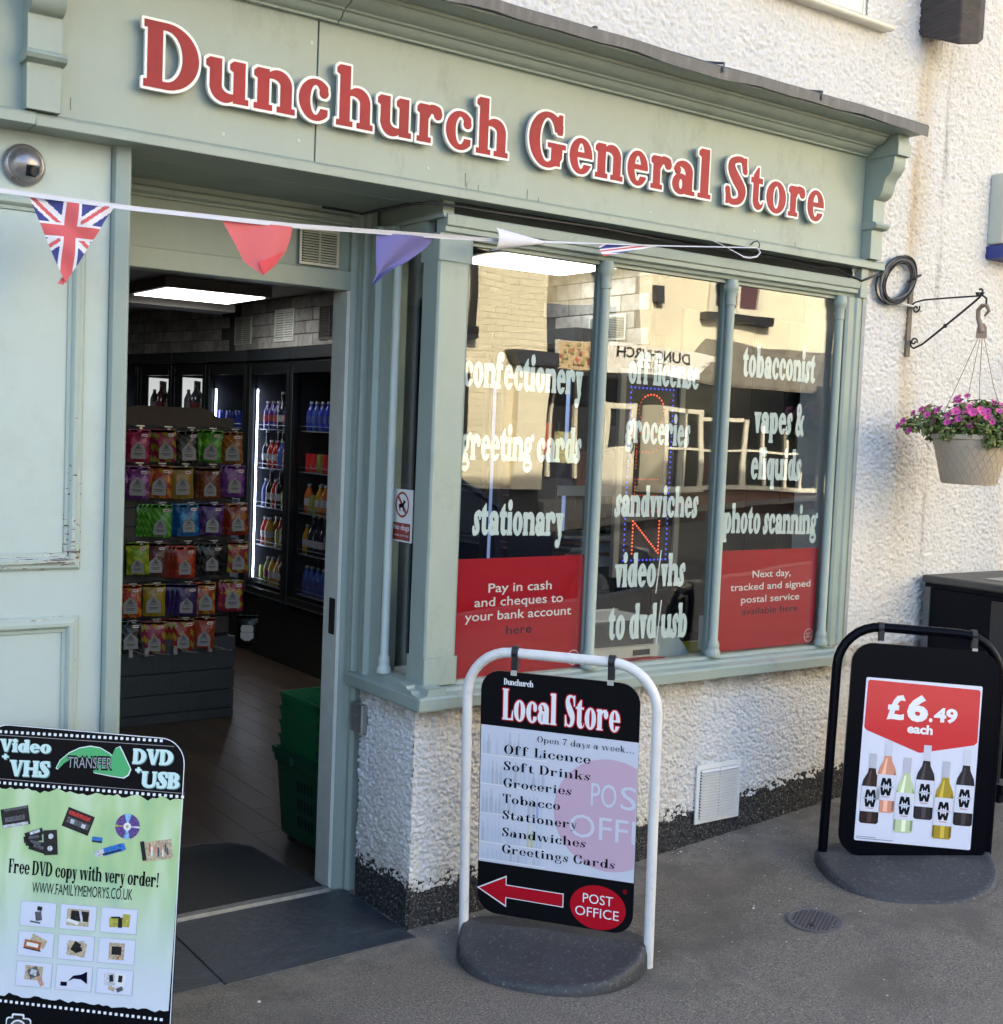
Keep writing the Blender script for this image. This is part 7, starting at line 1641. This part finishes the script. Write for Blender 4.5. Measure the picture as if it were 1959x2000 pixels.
obj('pilaster', MB().box(6.62, 7.06, FY, FY+.10, .86, 2.34), CRR, Cc); obj('capital', MB().extrude([(6.58, 2.34), (7.10, 2.34), (7.22, 2.50), (6.46, 2.50)], FY, FY+.2, 'y'), DSH, Cc)
d = obj('door', MB().box(7.92, 8.02, FY-.03, FY+.05, .72, 2.0).box(8.38, 8.48, FY-.03, FY+.05, .72, 2.0).box(8.02, 8.38, FY-.03, FY+.05, 1.92, 2.0).box(8.02, 8.38, FY-.02, FY+.03, .72, 1.42), CRW, Cc, bevel=.01)
obj('pane', MB().box(8.02, 8.38, FY-.01, FY+.005, 1.42, 1.92), DG, d); obj('handle', MB().box(8.40, 8.43, FY+.05, FY+.09, 1.36, 1.52), BLACK, d)
obj('window', MB().box(7.12, 7.85, FY-.36, FY-.34, 1.0, 2.25), DG, Cc); obj('step', MB().box(7.1, 8.5, FY-.35, FY+.1, .4, .72), mat('far_step', (.25, .23, .2), rough=.8), Cc)
bw_ = obj('box_window', MB().box(8.60, 8.66, FY+.36, FY+.42, .95, 1.98).box(8.95, 8.98, FY+.36, FY+.42, .95, 1.98).box(9.25, 9.33, FY+.36, FY+.42, .95, 1.98).box(8.66, 9.25, FY+.36, FY+.42, 1.92, 1.98).box(8.66, 9.25, FY+.37, FY+.41, 1.42, 1.45).box(8.55, 9.35, FY, FY+.44, .88, .95).box(8.60, 8.64, FY+.02, FY+.36, .95, 1.98), CRW, Cc)
obj('pane', MB().box(8.66, 9.25, FY+.385, FY+.39, .95, 1.92), glass_mat('far_glass2', (.5, .5, .5), 1.5, boost=1.2), bw_)
for x0, x1, z0, z1, c in ((8.70, 8.90, 1.0, 1.35, (.55, .53, .45)), (9.0, 9.2, 1.05, 1.38, (.30, .33, .22)), (8.72, 8.92, 1.5, 1.85, (.38, .06, .05)), (9.02, 9.2, 1.52, 1.8, (.5, .48, .36)), (7.2, 7.5, 1.3, 1.7, (.40, .10, .05)), (7.55, 7.8, 1.2, 1.6, (.35, .32, .15)), (9.6, 9.85, 1.0, 1.3, (.45, .12, .07)), (10.1, 10.5, 1.05, 1.35, (.30, .30, .28)), (10.8, 11.1, 1.0, 1.25, (.20, .25, .20))):
    obj('window_poster', MB().box(x0, x1, FY+(.10 if x0 > 8.6 else -.33), FY+(.11 if x0 > 8.6 else -.32), z0, z1), mat('far_poster_%d' % int(x0*100), c, rough=.6, var=.5, vscale=20), Cc)
for x in (7.08, 7.45, 7.83): obj('shop_mullion', MB().box(x-.02, x+.02, FY-.345, FY-.30, 1.0, 2.25), CRW, Cc)

D = thing('bay_shopfront', 'long cream mullioned shop window over red brick across the street', 'shopfront', (11, FY, G(11)))
obj('back', MB().box(9.3, 16.5, FY-.5, FY-.4, .4, 2.35), DSH, D); obj('brickwork', MB().box(8.95, 16.5, FY-.2, FY+.30, .3, .90), REDB, D)
obj('sill', MB().box(8.9, 16.5, FY-.2, FY+.38, .90, .95), CRW, D)
fr = MB(); x = 8.98
for k in range(13):
    thick = .045 if k in (3, 7, 8) else .018; fr.box(x-thick, x+thick, FY+.24, FY+.30, .95, [1.85, 1.85, 1.85, 1.86, 1.78, 1.72, 1.65, 1.65, 1.5, 1.5, 1.2, 1.2, 1.2][k]); x += .40 if k not in (7,) else .12
fr.box(8.98, 10.1, FY+.24, FY+.295, 1.83, 1.88).box(8.98, 12.0, FY+.245, FY+.295, 1.42, 1.45)
obj('frame', fr, CRW, D); obj('pane', MB().box(8.98, 13.8, FY+.262, FY+.268, .95, 2.3), glass_mat('far_glass', (.5, .5, .5), 1.5, boost=1.4), D)
obj('sign_board', MB().box(11.3, 14.0, FY+.5, FY+.56, 2.0, 2.38), DSH, D)
m = MB(Matrix.Translation((0, FY+.565, 0)) @ Matrix.Diagonal((-1, -1, 1, 1))); put_sans(m, 'COMPANY', -12.75, -11.78, 2.20, .13, 0, mat('sign_gilt', (.55, .48, .35), rough=.5)); put_sans(m, 'RENOVATION', -12.6, -11.72, 2.08, .05, 0, mat('sign_copper', (.40, .14, .06), rough=.5)); obj('lettering', m, MATS['sign_gilt'], D)

# dark blue hatchback parked along the kerb, seen only mirrored low in the panes
car = thing('parked_car', 'dark blue hatchback parked at the kerb, mirrored low in the shop window', 'car', (3.4, -5.6, .05))
CP = mat('car_paint', (.010, .016, .060), rough=.18, coat=.8); CG = mat('car_glass', (.012, .014, .016), rough=.05); ZB = .10
body = [(1.55, ZB+.14), (1.50, ZB+.42), (1.58, ZB+.62), (1.72, ZB+.72), (3.95, ZB+.68), (4.70, ZB+.60), (5.18, ZB+.48), (5.28, ZB+.30), (5.24, ZB+.14)]
obj('body', MB().extrude(body, -6.42, -4.98, 'y'), CP, car, bevel=.06, bseg=3, smooth=40)
v = []
for yy_, k in ((-6.36, 0), (-5.04, 0)): v += [(1.66, yy_, ZB+.70), (4.02, yy_, ZB+.66)]
for yy_ in (-6.20, -5.20): v += [(1.98, yy_, ZB+1.16), (3.12, yy_, ZB+1.20)]
obj('cabin_glass', MB().add(v, [(0, 1, 5, 4), (2, 6, 7, 3), (0, 4, 6, 2), (1, 3, 7, 5), (4, 5, 7, 6)]), CG, car, bevel=.03)
obj('roof', MB().extrude([(1.90, ZB+1.15), (2.0, ZB+1.195), (2.6, ZB+1.235), (3.12, ZB+1.215), (3.2, ZB+1.17)], -6.22, -5.18, 'y'), CP, car, bevel=.02)
for x in (1.80, 2.72, 3.62):
    for a, c in ((-5.045, -5.20), (-6.355, -6.20)): obj('pillar', MB().tube([(x if x < 3.5 else 3.98, a, ZB+.68), (x+.2 if x < 2 else (x if x < 3 else 3.14), c, ZB+1.18)], .022, 6), CP, car)
for x in (2.15, 4.55):
    for y in (-5.0, -6.4):
        w_ = obj('wheel', MB().lathe([(.20, -.08), (.265, -.07), (.275, 0), (.265, .07), (.20, .08)], (0, 0, 0), 24, None, 'y'), BLACK, car); w_.location = (x, y, ZB+.17)
        r_ = obj('rim', MB().lathe([(.19, -.082), (.19, .082)], (0, 0, 0), 18, None, 'y'), STEEL, w_); r_.location = (0, 0, 0)
for y in (-5.15, -6.25): obj('headlight', MB().box(5.10, 5.27, y-.10, y+.10, ZB+.40, ZB+.50), mat('lamp_glass', (.5, .5, .5), rough=.1), car, bevel=.02)
